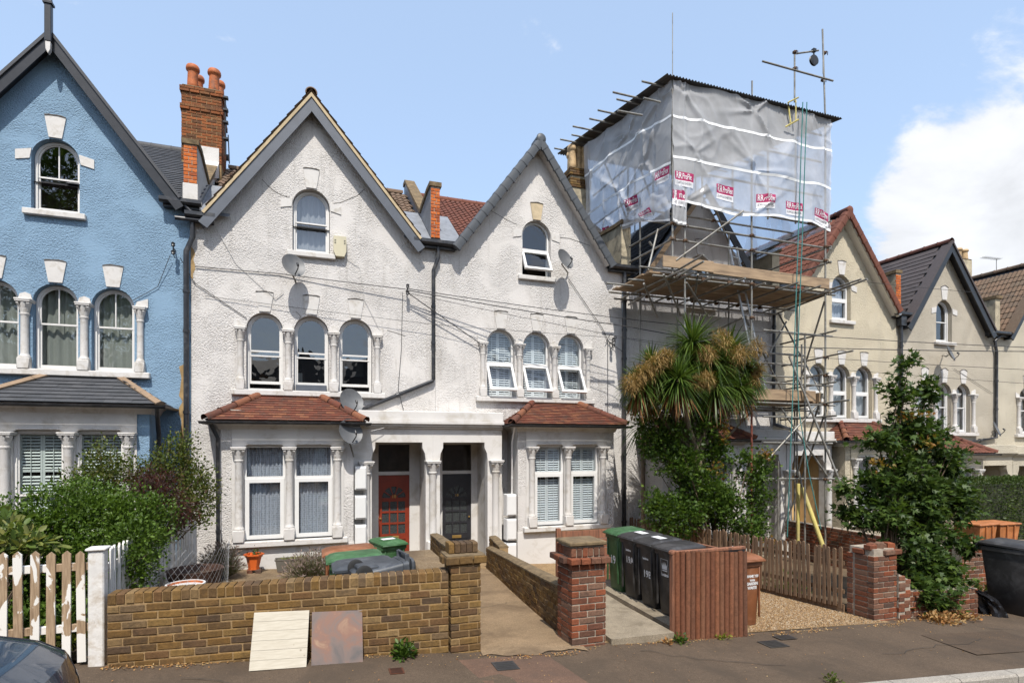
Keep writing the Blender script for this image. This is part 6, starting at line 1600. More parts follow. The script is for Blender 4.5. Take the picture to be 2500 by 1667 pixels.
# ================================================================= pots, boards, odds and ends
def pot(label, x, y, prof, mat, soil_z=None, n=20, z=None, sy=1, name='plant_pot'):
    z0 = gz(x,y)+.012 if z is None else z; t = thing(name, label, 'plant pot', (x,y,z0))
    MB().lathe(prof, (x,y,z0), n, sy=sy).build('pot', mat, t, True)
    if soil_z:
        r = [p for p in prof if p[1] >= soil_z][0][0]*.9; MB().lathe([(r,soil_z),(0,soil_z+.02)], (x,y,z0), n, sy=sy).build('soil', M['soil'], t)
    return t, z0
p1, z1 = pot('bright orange plastic flower pot standing on two bricks by the bay', -1.05, 12.05, [(.10,0),(.10,.05),(.14,.24),(.155,.25),(.155,.27),(.19,.275),(.19,.30),(.165,.30),(.16,.24),(.0,.24)], M['plant_pot'], None, 6, gz(-1,12)+.08)
for dx in (-.07,.09):
    b_ = thing('loose_brick', 'loose brick under the %s side of the orange flower pot' % ('left' if dx < 0 else 'right'), 'brick', (-1.05+dx,12.05,gz(-1,12)+.012)); put_brick(b_, 'brick_r', (-1.05+dx,12.05,gz(-1,12)+.046), .10, .2, .07, name='block')
t = thing('planter', 'grey oblong plastic trough against the white bay wall', 'planter', (-.38,12.1,gz(-.4,12)))
V = [(-.38+x*k, 12.1+y*k, gz(-.4,12)+.012+z) for z, k in ((0,.86),(.23,1.0),(.24,1.06),(.26,1.06),(.26,.96),(.18,.93)) for x, y in ((-.28,-.12),(.28,-.12),(.28,.12),(-.28,.12))]
MB().add(V, [(i*4+k, i*4+(k+1)%4, (i+1)*4+(k+1)%4, (i+1)*4+k) for i in range(5) for k in range(4)] + [(23,22,21,20)[::-1]]).build('trough', plain('grey_trough', (.12,.105,.085), .8, .15), t)
pot('dark brown half barrel planter inside the wire netting', -1.62, 9.5, [(.26,0),(.33,.30),(.37,.50),(.38,.52),(.35,.52),(.32,.42),(0,.42)], plain('dark_barrel', (.06,.028,.018), .7, .3, 5), .42, 24)
pot('terracotta pot with white glazed rim close behind the front wall', -1.47, 8.0, [(.12,0),(.17,.45),(.17,.50),(.21,.51),(.215,.58),(.19,.585),(.18,.52),(0,.50)], M['terracotta'], .5, 24)
MB().lathe([(.212,.50),(.222,.51),(.222,.59),(.20,.592),(.19,.56)], (-1.47,8.0,gz(-1.47,8)+.012), 24).build('rim', plain('white_glaze', (.62,.61,.6), .4, .1), bpy.data.objects['plant_pot.002'], True)
# chicken wire
wn = MB(); r6 = random.Random(6)
def netp(u, v):
    a = math.pi*1.05*u+.2; rr = .62+.06*math.sin(5*u)
    return Vector((-1.55-rr*math.cos(a)*.75, 8.9-1.0*math.sin(a)+.2*v, gz(-1.6,9)+.25+.75*v+.06*math.sin(6*u)))
for i in range(-22, 60, 2):
    for dr in (1,-1):
        pts = []
        for k in range(11):
            u = (i+dr*k*1.4)/44; v = k/10
            if 0 <= u <= 1: pts.append(netp(u, v))
        if len(pts) > 2: wn.path(pts, .0016, 3)
o = wn.build('wire_netting', plain('galvanised_wire', (.35,.35,.35), .5, .1, metal=.4), None, origin=(-1.55,8.9,gz(-1.6,9))); tag(o, 'curved chicken wire netting around pots behind the front wall', 'netting')
# leaning boards
def plank_board_mat():
    m, nt, b = newmat('limed_boards'); p = pos(nt, (1,1,1))
    c = ramp(nt, noise(nt, pos(nt,(1.5,1.5,14)), 5, 6, .6), [(.3,(.40,.355,.275)),(.7,(.50,.455,.37))])
    kn = nt.nodes.new('ShaderNodeTexVoronoi'); kn.inputs['Scale'].default_value = 7; lk(nt, p, kn.inputs[0])
    c = mixc(nt, ramp(nt, kn.outputs['Distance'], [(.05,(.75,)*3),(.10,(0,0,0))]), c, (.20,.16,.11))
    lk(nt, c, b.inputs['Base Color']); b.inputs['Roughness'].default_value = .7; return m
def leaning(name, label, x0, x1, yb, yt, h, t, mat, planks=0, cat='board', skew=0):
    zb = gz((x0+x1)/2, yb)+.004; th = thing(name, label, cat, ((x0+x1)/2, yb, zb)); ang = math.asin((yt-yb)/h); dz = math.cos(ang); dy = math.sin(ang)
    def f(x, s, d): return (x+skew*s, yb+dy*s+d*dz, zb+gz(x,yb)-gz((x0+x1)/2,yb)+dz*s-d*dy)
    n = planks or 1
    for i in range(n):
        s0, s1 = h*i/n+.0012, h*(i+1)/n-.0012; o2 = rnd.uniform(-.001,.001) if planks else 0
        V = [f(x, s, d+o2) for d in (0,t) for x, s in ((x0,s0),(x1,s0),(x1,s1),(x0,s1))]
        MB().add(V, [(0,1,2,3),(7,6,5,4),(0,4,5,1),(1,5,6,2),(2,6,7,3),(3,7,4,0)]).build('plank' if planks else 'slab', mat, th)
leaning('leaning_board', 'square whitewashed plank board leaning on the low brick wall', -.60, -.05, 6.36, 6.60, .58, .022, plank_board_mat(), 6, skew=.05)
def slabmat():
    m, nt, b = newmat('rusty_stone_tile'); p = pos(nt)
    c = ramp(nt, noise(nt, p, 4, 7, .6, .8), [(.3,(.10,.088,.082)),(.5,(.16,.118,.10)),(.62,(.21,.11,.075)),(.75,(.32,.21,.13))])
    lk(nt, c, b.inputs['Base Color']); b.inputs['Roughness'].default_value = .38; return m
leaning('leaning_slab', 'square brown grey stone slab leaning on the low brick wall', -.0, .53, 6.38, 6.58, .55, .018, slabmat(), cat='slab', skew=.012)
# raised block behind the wall
t = thing('concrete_block', 'flat topped concrete block behind the wall beside the gate pier', 'block', (1.36, 7.4, .05)); MB().bbox(1.22,1.64,6.74,8.15,gz(1.3,7.4)-.1,.99,.02).build('block', M['yard'], t)

# ---- satellite dishes
def dish(label, c, nrm, r, foot, mat='dish'):
    t = thing('satellite_dish', label, 'satellite dish', tuple(foot), group='satellite dishes on the facades')
    c = Vector(c); n = Vector(nrm).normalized(); rt = Vector((0,0,1)).cross(n).normalized(); up = n.cross(rt)
    f = lambda x, y, z: c+rt*x+up*y+n*z
    mb = MB(); prof = [(0,0)] ; k = 6
    V = []; ns = 28
    for i in range(1, k+1):
        q = r*i/k
        for j in range(ns): a = 2*math.pi*j/ns; V.append(f(q*math.cos(a)*.93, q*math.sin(a)*1.02, .28*q*q/r))
    V.append(f(0,0,0)); fs = [(len(V)-1, j, (j+1)%ns) for j in range(ns)]
    fs += [(i*ns+j, (i+1)*ns+j, (i+1)*ns+(j+1)%ns, i*ns+(j+1)%ns) for i in range(k-1) for j in range(ns)]
    mb.add(V, fs); mb.add([f(r*1.02*math.cos(2*math.pi*j/ns)*.93, r*1.02*math.sin(2*math.pi*j/ns)*1.02, .28*r-.012) for j in range(ns)], [])
    ob = mb.build('reflector', M[mat], t, True)
    MB().path([f(0,-r*1.0,.05),f(0,-r*.85,.22*r),f(.02,-r*.62,.62*r*1.2),f(.02,-r*.38,.95*r)], .012, 6).build('feed_arm', M['black'], t, True)
    MB().tube(f(.02,-r*.42,.85*r), f(.02,-r*.18,.80*r), .024, 10).build('feed_horn', M['black'], t, True)
    MB().path([f(0,-.02,-.01), f(0,-.05,-.09), Vector(foot)+Vector((0,-.05,.0)), Vector(foot)], .018, 8).build('bracket', M['steel'], t, True)
    return t
DN = (.36,-.86,.36)
dish('grey satellite dish under the attic window of the red door house', at(714,652,F-.36), DN, .265, at(722,690,F))
dish('upper of two grey satellite dishes at the corner of the lace curtained bay', at(855,982,F-.45), DN, .285, at(868,990,F))
dish('lower of two grey satellite dishes at the corner of the lace curtained bay', at(853,1056,F-1.0), DN, .275, (.84,F-.74,2.25))
dish('grey satellite dish beside the open attic window of the black door house', at(1376,636,F-.42), DN, .27, at(1385,668,F))
dish('grey satellite dish below the attic window of the grey cream house', at(2316,864,F-.42), DN, .27, at(2300,868,F))
dish('grey satellite dish low on the drainpipe of the grey cream house', at(2428,1048,F-.42), DN, .27, at(2420,1062,F))
t = thing('alarm_box', 'cream plastic alarm box right of the attic window on the white house', 'alarm box', tuple(at(830,600,F)))
q = at(830,602,F-.1)
MB().prism([(q.x-.135,q.z+.22),(q.x-.135,q.z-.10),(q.x-.09,q.z-.22),(q.x+.09,q.z-.22),(q.x+.135,q.z-.10),(q.x+.135,q.z+.22)][::-1], F-.13, F).build('housing', plain('aged_cream_plastic', (.52,.47,.33), .5, .08), t)
for s in (-1,1):
    for k in range(3): MB().box(q.x+s*.10-.018, q.x+s*.10+.018, F-.133, F-.13, q.z+.05+k*.035, q.z+.065+k*.035).build('vent', M['black'], t)

# ---- cables
def cable(label, pts, r=.008, mat='cable', sag=0.0, n=10):
    P = [Vector(p) for p in pts]; out = []
    for i in range(len(P)-1):
        for k in range(n):
            u = k/n; q = P[i]*(1-u)+P[i+1]*u; q.z -= sag*4*u*(1-u)*(P[i+1]-P[i]).length/10; out.append(q)
    out.append(P[-1]); c = MB().path(out, r, 5).build('cable', M[mat], None, True, origin=tuple(P[0])); return tag(c, label, 'cable')
A_ = lambda px, py, y=F-.03: at(px, py, y)
cable('black overhead cable from the wall bracket to the far right, uppermost', [A_(992,704,F-.2), A_(1525,778,12.4), A_(1800,806,11.6), A_(2560,850,9.0)], .009, sag=.05)
cable('black overhead cable pair second from top across the shuttered windows', [A_(992,708,F-.2), A_(1525,796,12.3), A_(1800,842,11.4), A_(2560,858,8.6)], .011, sag=.05)
cable('thin overhead cable below the pair, running past the cream houses', [A_(992,714,F-.2), A_(1525,824,12.3), A_(1800,858,11.3), A_(2560,905,8.6)], .006, sag=.04)
cable('lowest thin overhead cable crossing the grey cream house', [A_(500,722), A_(1060,792,F-.15), A_(1525,826,12.6), A_(1900,890,11.3), A_(2560,940,8.6)], .005, sag=.02)
cable('thin cable high across the attic windows at the far right', [A_(1905,668,11.0), A_(2560,730,8.6)], .005, sag=.02)
cable('thick cable dropping from the wall bracket to the first column capital', [A_(992,712,F-.2), A_(1172,838,F-.1)], .011, sag=.03)
cable('cable crossing the white house below the satellite dish with caught leaves', [A_(476,650), A_(680,668), A_(990,706,F-.15)], .009, sag=.02)
cable('thin cable slanting down left of the triple windows', [A_(474,690), A_(602,776,F-.02)], .007)
cable('pale cable hanging from the eaves of the white house', [A_(508,505,F-.2), A_(530,560), A_(575,640), A_(640,700), A_(672,728), A_(692,712)], .006, 'white_cable')
cable('thin cable down the wall from the alarm box', [A_(846,630), A_(878,650), A_(890,730), A_(928,806)], .005, 'white_cable')
cable('thin cable hanging below the wall bracket', [A_(983,714), A_(980,850), A_(972,950), A_(985,1000), A_(972,1036)], .006)
cable('white cable trailing from the upper bay satellite dish', [A_(886,1056,F-.7), A_(935,1045,F-.6), A_(968,1024,F-.55)], .006, 'white_cable')
cable('cable from the corner bracket to the shuttered window house wall', [A_(1388,680), A_(1470,800), A_(1484,830), A_(1484,1010)], .007)
cable('looped black cable coil at the edge of the shuttered house', [A_(1478,838,F-.05), A_(1490,815,F-.08), A_(1505,822,F-.08), A_(1498,845,F-.06), A_(1482,830,F-.05), A_(1525,862,F-.1)], .008)
cable('cable dropping from the insulator on the blue house to its column', [A_(416,622,F-.1), A_(385,700,F-.03), A_(325,733,F-.03)], .006, sag=.0)
cable('second thin cable from the blue house insulator to the pipe', [A_(440,630,F-.1), A_(468,680), A_(476,690)], .007)
cable('brown cable down the wall beside the grey cream house dish', [A_(2330,900), A_(2400,945), A_(2424,960)], .006)
def bracket(label, px, py):
    t = thing('cable_bracket', label, 'bracket', tuple(at(px,py,F))); q = at(px,py,F)
    mb = MB().tube(q, q+Vector((0,-.2,0)), .014, 6); mb.tube(q+Vector((0,-.18,-.14)), q+Vector((0,-.18,.10)), .014, 6); mb.tube(q+Vector((.0,-.04,-.16)), q+Vector((0,-.2,-.12)), .01, 6); mb.build('arm', M['black'], t, True)
    for z in (-.10,.06): MB().lathe([(.02,-.04),(.042,-.03),(.03,0),(.042,.02),(.02,.045)], (q.x,q.y-.2,q.z+z), 10).build('insulator', M['black'], t, True)
bracket('black cable bracket with insulators between the two white houses', 992, 710); bracket('black cable bracket with insulators on the blue house wall', 428, 612); bracket('black cable bracket near the edge of the shuttered house', 1488, 838)
def aerial(label, c, d, L, n, s=.16):
    c, d = Vector(c), Vector(d).normalized(); t = thing('tv_aerial', label, 'aerial', tuple(c)); w = Vector((0,0,1)).cross(d).normalized()
    MB().tube(c, c+d*L, .010, 5).build('boom', M['steel'], t)
    for i in range(n): q = c+d*(L*(i+.5)/n); MB().tube(q-w*s/2, q+w*s/2, .006, 4).build('element', M['steel'], t)
    MB().tube(c+d*L*.8, c+d*L*.8+Vector((0,0,-.5)), .014, 6).build('mast', M['steel'], t)
aerial('small tv aerial lying on the tiled bay roof', at(528,998,F-.7), (1,.1,-.05), .7, 7)
aerial('rooftop tv aerial beside the buff chimney pots at far right', at(2398,628,16.8), (1,-.2,-.06), .9, 12, .3)
mst = thing('roof_mast', 'black tv mast strapped to the brick chimney stack', 'mast', tuple(at(552,370,15.7)))
MB().path([at(551,380,15.8), at(550,240,15.8)], .02, 6).build('pole', M['black'], mst, True); MB().path([at(560,400,15.8), at(557,330,15.8)], .015, 6).build('pole', M['black'], mst, True)
for py in (240,270,300,340): MB().bbox(at(551,py,15.8).x-.06, at(551,py,15.8).x+.06, 15.74, 15.86, at(551,py,15.8).z-.03, at(551,py,15.8).z+.03, .01).build('clamp', M['black'], mst)

# ---- covers in the pavement
def cover(label, px0, px1, py0, py1, col, slots=False):
    def g2(px, py):
        z = 0.0
        for _ in range(4):
            x = (px-CX)/FPX; tt = (EYE-z)*FPX/(py-HY); q = (tt*(x*CP+SP), tt*(CP-x*SP)); z = gz(*q)
        return q
    a, b = g2((px0+px1)/2, py1), g2((px0+px1)/2, py0); cx, cy = (a[0]+b[0])/2, (a[1]+b[1])/2
    w = (px1-px0)/FPX*math.hypot(cx,cy)*.95; h = abs(b[1]-a[1])
    t = thing('service_cover', label, 'cover', (cx, cy, gz(cx,cy))); m = plain('cover_'+label[:12], col, .6, .25, 20, metal=.2)
    V = [(x, y, gz(x,y)+z) for z in (.008,.014) for x, y in ((cx-w/2,cy-h/2),(cx+w/2,cy-h/2),(cx+w/2,cy+h/2),(cx-w/2,cy+h/2))]
    MB().add(V, [(4,5,6,7),(0,1,5,4),(1,2,6,5),(2,3,7,6),(3,0,4,7)]).build('plate', m, t)
    for i in range(5):
        y = cy-h*.38+h*.76*i/4; MB().add([(x, yy, gz(x,yy)+.0165) for x, yy in ((cx-w*.4,y-h*.04),(cx+w*.4,y-h*.04),(cx+w*.4,y+h*.04),(cx-w*.4,y+h*.04))], [(0,1,2,3)]).build('rib', M['black'], t)
cover('dark square service cover in the reddish pavement patch', 1204, 1264, 1616, 1637, (.045,.042,.04)); cover('small rusty service cover in the pavement by the brick wall', 950, 986, 1632, 1646, (.11,.04,.022))
cover('dark service cover in the pavement near the gravel drive', 1860, 1916, 1564, 1582, (.05,.045,.04)); cover('small dark service cover nearest the gravel', 1892, 1940, 1551, 1562, (.06,.05,.042))
# ---- black bag
bg_ = MB(); rb_ = random.Random(9); c = Vector((10.95, 6.42, gz(10.9,6.4)))
def bagp(u, v):
    a = 2*math.pi*u; r = (.20+.05*math.sin(3*a+1)+.03*math.sin(7*a+4*v))*(1-.75*v**1.5)+.02*math.sin(11*a+9*v)
    return c+Vector((r*math.cos(a)*1.0-.42*v**2, r*math.sin(a)*.8+.12*v, .46*v**.8))
bg_.grid(bagp, 40, 14); tag(bg_.build('refuse_bag', plain('black_polythene', (.014,.014,.016), .22, .2, 10, .6, 14), None, True, origin=tuple(c)), 'torn black plastic bag slumped over the end of the low wall', 'bag')

# ---- the parked car
def carmat():
    m, nt, b = newmat('dark_blue_car_paint'); b.inputs['Base Color'].default_value = (.018,.040,.075,1); b.inputs['Metallic'].default_value = .45; b.inputs['Roughness'].default_value = .22
    b.inputs['Coat Weight'].default_value = 1.0; b.inputs['Coat Roughness'].default_value = .03; return m
M['car'] = carmat()
cx0, cy0 = -1.33, 3.88; zc = gz(-2.5,4)-.11
CAR = thing('parked_car', 'dark blue car parked at the kerb in the bottom left corner', 'car', (-3.5, cy0, zc))
W2 = .92
prof = [(0.0,.42),(.0,.62),(-.03,.82),(-.10,.97),(-.28,1.06),(-.60,1.13),(-1.0,1.17),(-1.25,1.20),(-1.9,1.60),(-2.4,1.68),(-3.2,1.66),(-3.8,1.50),(-4.15,1.12),(-4.25,.8),(-4.25,.45)]
def carp(u, v):
    k = u*(len(prof)-1); i = min(int(k), len(prof)-2); f = k-i
    x = prof[i][0]*(1-f)+prof[i+1][0]*f; z = prof[i][1]*(1-f)+prof[i+1][1]*f
    s = 2*v-1; a = abs(s); yy = math.copysign(1-(1-a)**1.0, s)
    edge = max(0, (a-.55)/.45)
    drop = edge**2.6
    nose = max(0, 1-abs(x)/.75) if x > -.75 else 0
    x2 = x - nose*.28*(a**2.6)
    tail = max(0, 1-abs(x+4.25)/.5); x2 += tail*.2*a**2.5
    cab = 1.0-.16*max(0, min(1, (z-1.1)/.5))
    zz = z-drop*(z-.62)*.42 if z > .62 else z
    return Vector((cx0+x2, cy0+W2*cab*s*(1 if z > .5 else 1), zc+zz))
body = MB().grid(carp, 84, 36)
for sgn in (0,1):
    V = []
    for k in range(85):
        p = carp(k/84, sgn); V += [p, Vector((p.x, p.y, zc+.24))]
    body.add(V, [((2*i,2*i+1,2*i+3,2*i+2) if sgn else (2*i+1,2*i,2*i+2,2*i+3)) for i in range(84)])
V = [carp(0, v/36) for v in range(37)]; body.add(V+[Vector((p.x,p.y,zc+.24)) for p in V], [(i,37+i,38+i,i+1) for i in range(36)])
body.build('body', M['car'], CAR, True)
M['car_glass'] = plain('dark_car_glass', (.01,.012,.014), .04, .05)
def onbody(u0, u1, v0, v1, off, name, mat, nu=8, nv=10):
    def g3(a, b):
        u, v = u0+(u1-u0)*a, v0+(v1-v0)*b; p = carp(u, v); e = .004; n = (carp(u+e,v)-p).cross(carp(u,v+e)-p); n = n.normalized() if n.length > 0 else Vector((0,0,1))
        if n.z < 0: n = -n
        return p+n*off
    return MB().grid(g3, nu, nv).build(name, mat, CAR, True)
onbody(7.15/14, 7.95/14, .12, .88, .006, 'windscreen', M['car_glass'])
onbody(1.2/14, 2.2/14, .80, .96, .004, 'headlight', plain('headlight_lens', (.5,.52,.55), .08, .05)); onbody(1.2/14, 2.2/14, .04, .20, .004, 'headlight', MATS['headlight_lens'])
for xx in (-.85, -3.4):
    for s in (-1,1):
        wl = MB().lathe([(.20,-.10),(.31,-.11),(.33,-.08),(.33,.08),(.31,.11),(.20,.10)], n=28).map(lambda p: Vector((cx0+xx+p.x, cy0+s*(W2-.10)+p.z, zc+.33+p.y))).build('wheel', M['rubber'], CAR, True)
        MB().lathe([(.0,.06),(.08,.07),(.20,.05),(.21,.09)], n=20).map(lambda p: Vector((cx0+xx+p.x, cy0+s*(W2-.10+p.z), zc+.33+p.y))).build('rim', M['alu'], wl, True)
# bonnet shut line
seam = MB().path([carp(.06+.40*i/20, .16)+Vector((0,0,.002)) for i in range(21)], .004, 4); seam.path([carp(.06+.40*i/20, .84)+Vector((0,0,.002)) for i in range(21)], .004, 4); seam.path([carp(.06,.16+.68*i/20)+Vector((0.0,0,.002)) for i in range(21)], .004, 4); seam.build('bonnet_seam', M['black'], CAR)

# ================================================================= vegetation
def unit(v): return v/np.maximum(np.linalg.norm(v, axis=-1, keepdims=True), 1e-9)
OVAL = (np.array([(0,0,0),(.26,.35,.05),(.22,.72,.03),(0,1,-.05),(-.22,.72,.03),(-.26,.35,.05)], float), np.array([(0,1,2),(0,2,3),(0,3,4),(0,4,5)]))
DIAM = (np.array([(0,0,0),(.30,.5,.07),(0,1,-.04),(-.30,.5,.07)], float), np.array([(0,1,2),(0,2,3)]))
_l = [(0,0,0)]
for k, (a, r) in enumerate(((-70,.42),(-48,.34),(-38,.72),(-20,.46),(-8,.62),(0,1.0),(8,.62),(20,.46),(38,.72),(48,.34),(70,.42))):
    _l.append((math.sin(R(a))*r*1.05, math.cos(R(a))*r+.02, .04*math.cos(R(a*3))))
LOBE = (np.array(_l, float), np.array([(0,i+1,i) for i in range(1,11)]))
LANCE = (np.array([(0,0,0),(.09,.4,.02),(0,1,-.05),(-.09,.4,.02)], float), np.array([(0,1,2),(0,2,3)]))
def leaves(name, parent, P, G, size, shape, mat, rng, up=.5, kind='stuff', flat=1.0):
    """P positions, G growth directions; leaf normals lean to the sky"""
    V0, F0 = shape; n = len(P)
    g = unit(G + rng.normal(0,.55,(n,3))); nr = rng.normal(0,.6,(n,3)); nr[:,2] += up*2
    s = unit(np.cross(g, nr)); w = np.cross(s, g)
    sz = (size*rng.uniform(.6,1.25,n))[:,None,None]
    V = (V0[None,:,0:1]*s[:,None,:] + V0[None,:,1:2]*g[:,None,:] + V0[None,:,2:3]*w[:,None,:]*flat)*sz + P[:,None,:]
    Fc = (F0[None]+len(V0)*np.arange(n)[:,None,None]).reshape(-1, F0.shape[1])
    return npmesh(name, V.reshape(-1,3), Fc, mat, parent=parent, kind=kind)
def lobe_points(rng, lobes, n_clump, per, sig, shell=.35):
    """leaf positions gathered in twigs near the surface of overlapping lobes"""
    L = np.array([l[0] for l in lobes], float); Rr = np.array([l[1] if hasattr(l[1],'__len__') else (l[1],)*3 for l in lobes], float)
    w = (Rr[:,0]*Rr[:,1]*Rr[:,2])**(.67); w /= w.sum()
    idx = rng.choice(len(lobes), n_clump, p=w); d = unit(rng.normal(0,1,(n_clump,3)))
    rad = 1-np.abs(rng.normal(0,shell,n_clump)); rad = np.clip(rad, .1, 1.12)
    C = L[idx] + d*Rr[idx]*rad[:,None]
    P = np.repeat(C, per, 0) + rng.normal(0,1,(n_clump*per,3))*sig*np.array([1,1,.8])
    G = np.repeat(d, per, 0) + rng.normal(0,.3,(n_clump*per,3)) + np.array([0,0,.25])
    return P, unit(G), C
def stems(parent, base, tips, r0, mat, name='trunk', bend=.15, seed=1, rtip=.004):
    rg = random.Random(seed); mb = MB(); base = Vector(base)
    for tp in tips:
        tp = Vector(tp); mid = base.lerp(tp, .5)+Vector((rg.uniform(-bend,bend), rg.uniform(-bend,bend), rg.uniform(0,bend)))
        pts = [base+(mid-base)*2*u*(1-u)+(tp-base)*u*u if False else (base*(1-u)**2+mid*2*u*(1-u)+tp*u*u) for u in [i/8 for i in range(9)]]
        mb.path(pts, r0, 6, rtip)
    return mb.build(name, mat, parent, True)
M['bark'] = plain('bark', (.13,.09,.06), .9, .3, 10, .6, 40)
M['lf_hedge'] = leafmat('hedge_leaf', [(.045,.085,.010),(.068,.12,.014),(.095,.16,.02),(.036,.065,.008),(.12,.19,.028)])
M['lf_hedge_y'] = leafmat('yellow_green_leaf', [(.07,.10,.018),(.10,.135,.025),(.06,.085,.015),(.14,.15,.03),(.09,.08,.02),(.05,.075,.015)])
M['lf_maple'] = leafmat('dark_red_leaf', [(.045,.018,.016),(.07,.022,.018),(.10,.03,.02),(.035,.02,.018),(.06,.035,.03)])
M['lf_laurel'] = leafmat('variegated_leaf', [(.10,.15,.03),(.20,.22,.06),(.07,.12,.025),(.28,.27,.09)])
M['lf_syc'] = leafmat('sycamore_leaf', [(.034,.064,.015),(.05,.088,.018),(.072,.118,.025),(.028,.05,.011),(.10,.15,.03)])
M['lf_ivy'] = leafmat('dark_shrub_leaf', [(.036,.070,.010),(.055,.105,.014),(.08,.14,.02),(.028,.055,.008),(.115,.18,.028)])
M['lf_autumn'] = leafmat('turning_leaf', [(.16,.12,.02),(.28,.17,.03),(.22,.09,.02),(.12,.13,.025)])
M['lf_box'] = leafmat('box_hedge_leaf', [(.045,.075,.018),(.06,.095,.02),(.035,.06,.014),(.09,.12,.03)])
M['lf_lav'] = leafmat('lavender_stalk', [(.17,.14,.075),(.13,.12,.055),(.22,.17,.11),(.10,.11,.045)], .1, .8)
M['lf_lavf'] = leafmat('dry_lavender_flower', [(.20,.145,.12),(.26,.19,.15),(.15,.11,.10)], .1, .9)
M['lf_dry'] = leafmat('dry_leaf', [(.34,.16,.05),(.42,.26,.10),(.24,.10,.035),(.48,.34,.16)], .15, .8)
M['lf_cord'] = leafmat('cordyline_leaf', [(.045,.085,.014),(.066,.115,.018),(.09,.145,.024),(.12,.165,.036),(.034,.065,.012)], .25, .38)
M['lf_dead'] = leafmat('dead_palm_leaf', [(.20,.085,.03),(.28,.13,.05),(.15,.065,.025),(.33,.18,.08)], .2, .8)
M['lf_pan'] = leafmat('palm_panicle', [(.30,.185,.065),(.38,.25,.10),(.24,.15,.05),(.44,.31,.14)], .2, .85)
M['lf_yellow'] = leafmat('yellow_weed_leaf', [(.22,.24,.03),(.15,.2,.03),(.3,.28,.05)])
def plant(name, label, cat, base, group=None): return thing(name, label, cat, tuple(base), 0, group)

rg = np.random.default_rng(11)
GREY = 0
# --- hedge of the blue house
def W_(px, py, Y): v = at(px, py, Y); return (v.x, v.y, v.z)
t = plant('hedge_shrub', 'dense green privet hedge behind the white picket fence', 'shrub', (-3.2,8.4,gz(-3.2,8.4)))
lob = [(W_(60,1320,8.4),(.62,.5,.62)),(W_(170,1290,8.5),(.6,.5,.6)),(W_(290,1285,8.6),(.55,.5,.55)),(W_(350,1270,8.9),(.42,.4,.45)),(W_(10,1360,8.3),(.6,.5,.6)),(W_(130,1400,8.0),(.7,.4,.55)),(W_(260,1390,8.1),(.6,.45,.5)),(W_(220,1230,9.0),(.5,.4,.4)),(W_(330,1340,8.0),(.32,.3,.4)),(W_(345,1400,8.4),(.12,.15,.4)),(W_(60,1500,7.9),(.8,.3,.5)),(W_(200,1500,7.9),(.7,.3,.5))]
P, G, C = lobe_points(rg, lob, 2500, 17, .06, .5); leaves('crown', t, P, G, .048, OVAL, M['lf_hedge'], rg)
stems(t, (-3.1,8.5,gz(-3,8.4)), [tuple(c) for c in C[:26]], .025, M['bark'])
t = plant('shrub', 'tall yellow green shrub against the blue bay window', 'shrub', (-2.9,10.6,gz(-2.9,10.6)))
lob = [(W_(265,1150,10.6),(.42,.4,.42)),(W_(215,1190,10.5),(.4,.4,.35)),(W_(330,1180,10.6),(.45,.4,.5)),(W_(395,1160,10.7),(.42,.4,.5)),(W_(440,1130,10.8),(.30,.3,.5)),(W_(480,1200,10.6),(.32,.35,.45)),(W_(440,1250,10.3),(.42,.4,.4)),(W_(492,1165,10.8),(.18,.2,.3)),(W_(455,1095,10.9),(.12,.14,.3)),(W_(250,1105,10.7),(.14,.14,.22)),(W_(400,1115,10.8),(.14,.14,.2)),(W_(500,1230,10.6),(.2,.2,.3))]
P, G, C = lobe_points(rg, lob, 950, 13, .075, .42); leaves('crown', t, P, G, .05, OVAL, M['lf_hedge_y'], rg); stems(t, (-2.7,10.6,gz(-2.9,10.6)), [tuple(c) for c in C[:60]], .02, M['bark'])
t = plant('maple_shrub', 'dark red feathery maple between the two green shrubs', 'shrub', (-2.5,9.4,gz(-2.5,9.4)))
lob = [(W_(345,1180,9.6),(.25,.25,.16)),(W_(395,1200,9.5),(.32,.3,.2)),(W_(420,1235,9.5),(.32,.3,.18)),(W_(380,1165,9.6),(.28,.25,.12)),(W_(440,1260,9.4),(.2,.25,.12)),(W_(410,1290,9.3),(.18,.2,.10))]
P, G, C = lobe_points(rg, lob, 300, 13, .06, .5); G[:,2] -= .5; leaves('crown', t, P, G, .075, LANCE, M['lf_maple'], rg); stems(t, (-2.5,9.5,gz(-2.5,9.4)), [tuple(c) for c in C[:40]], .018, M['bark'])
t = plant('laurel_shrub', 'variegated yellow leaved shrub at the left edge behind the pickets', 'shrub', (-3.4,7.6,gz(-3.4,7.6)))
lob = [(W_(20,1320,7.7),(.3,.2,.2)),(W_(60,1330,7.6),(.22,.2,.16)),(W_(10,1280,7.9),(.15,.2,.25))]
P, G, C = lobe_points(rg, lob, 60, 9, .05, .4); G[:,2] += .3; leaves('crown', t, P, G, .12, OVAL, M['lf_laurel'], rg); stems(t, (-3.3,7.6,gz(-3.4,7.6)), [tuple(c) for c in C[:14]], .012, M['bark'])
t = plant('ground_plants', 'low leafy plants and dry stalks behind the white pickets', 'plant', (-3.0,7.3,gz(-3,7.3)))
P = np.stack([rg.uniform(-4.2,-2.15,1500), rg.uniform(7.1,7.6,1500), gz(-3,7.3)+rg.uniform(.02,.5,1500)], 1); leaves('leaves', t, P, rg.normal(0,.5,(1500,3))+[0,0,.6], .075, OVAL, M['lf_hedge'], rg)
P = np.stack([rg.uniform(-3.2,-2.15,160), rg.uniform(7.05,7.2,160), gz(-3,7.3)+rg.uniform(.02,.35,160)], 1); leaves('yellow_leaves', t, P, rg.normal(0,.5,(160,3))+[0,0,.4], .09, OVAL, M['lf_yellow'], rg)

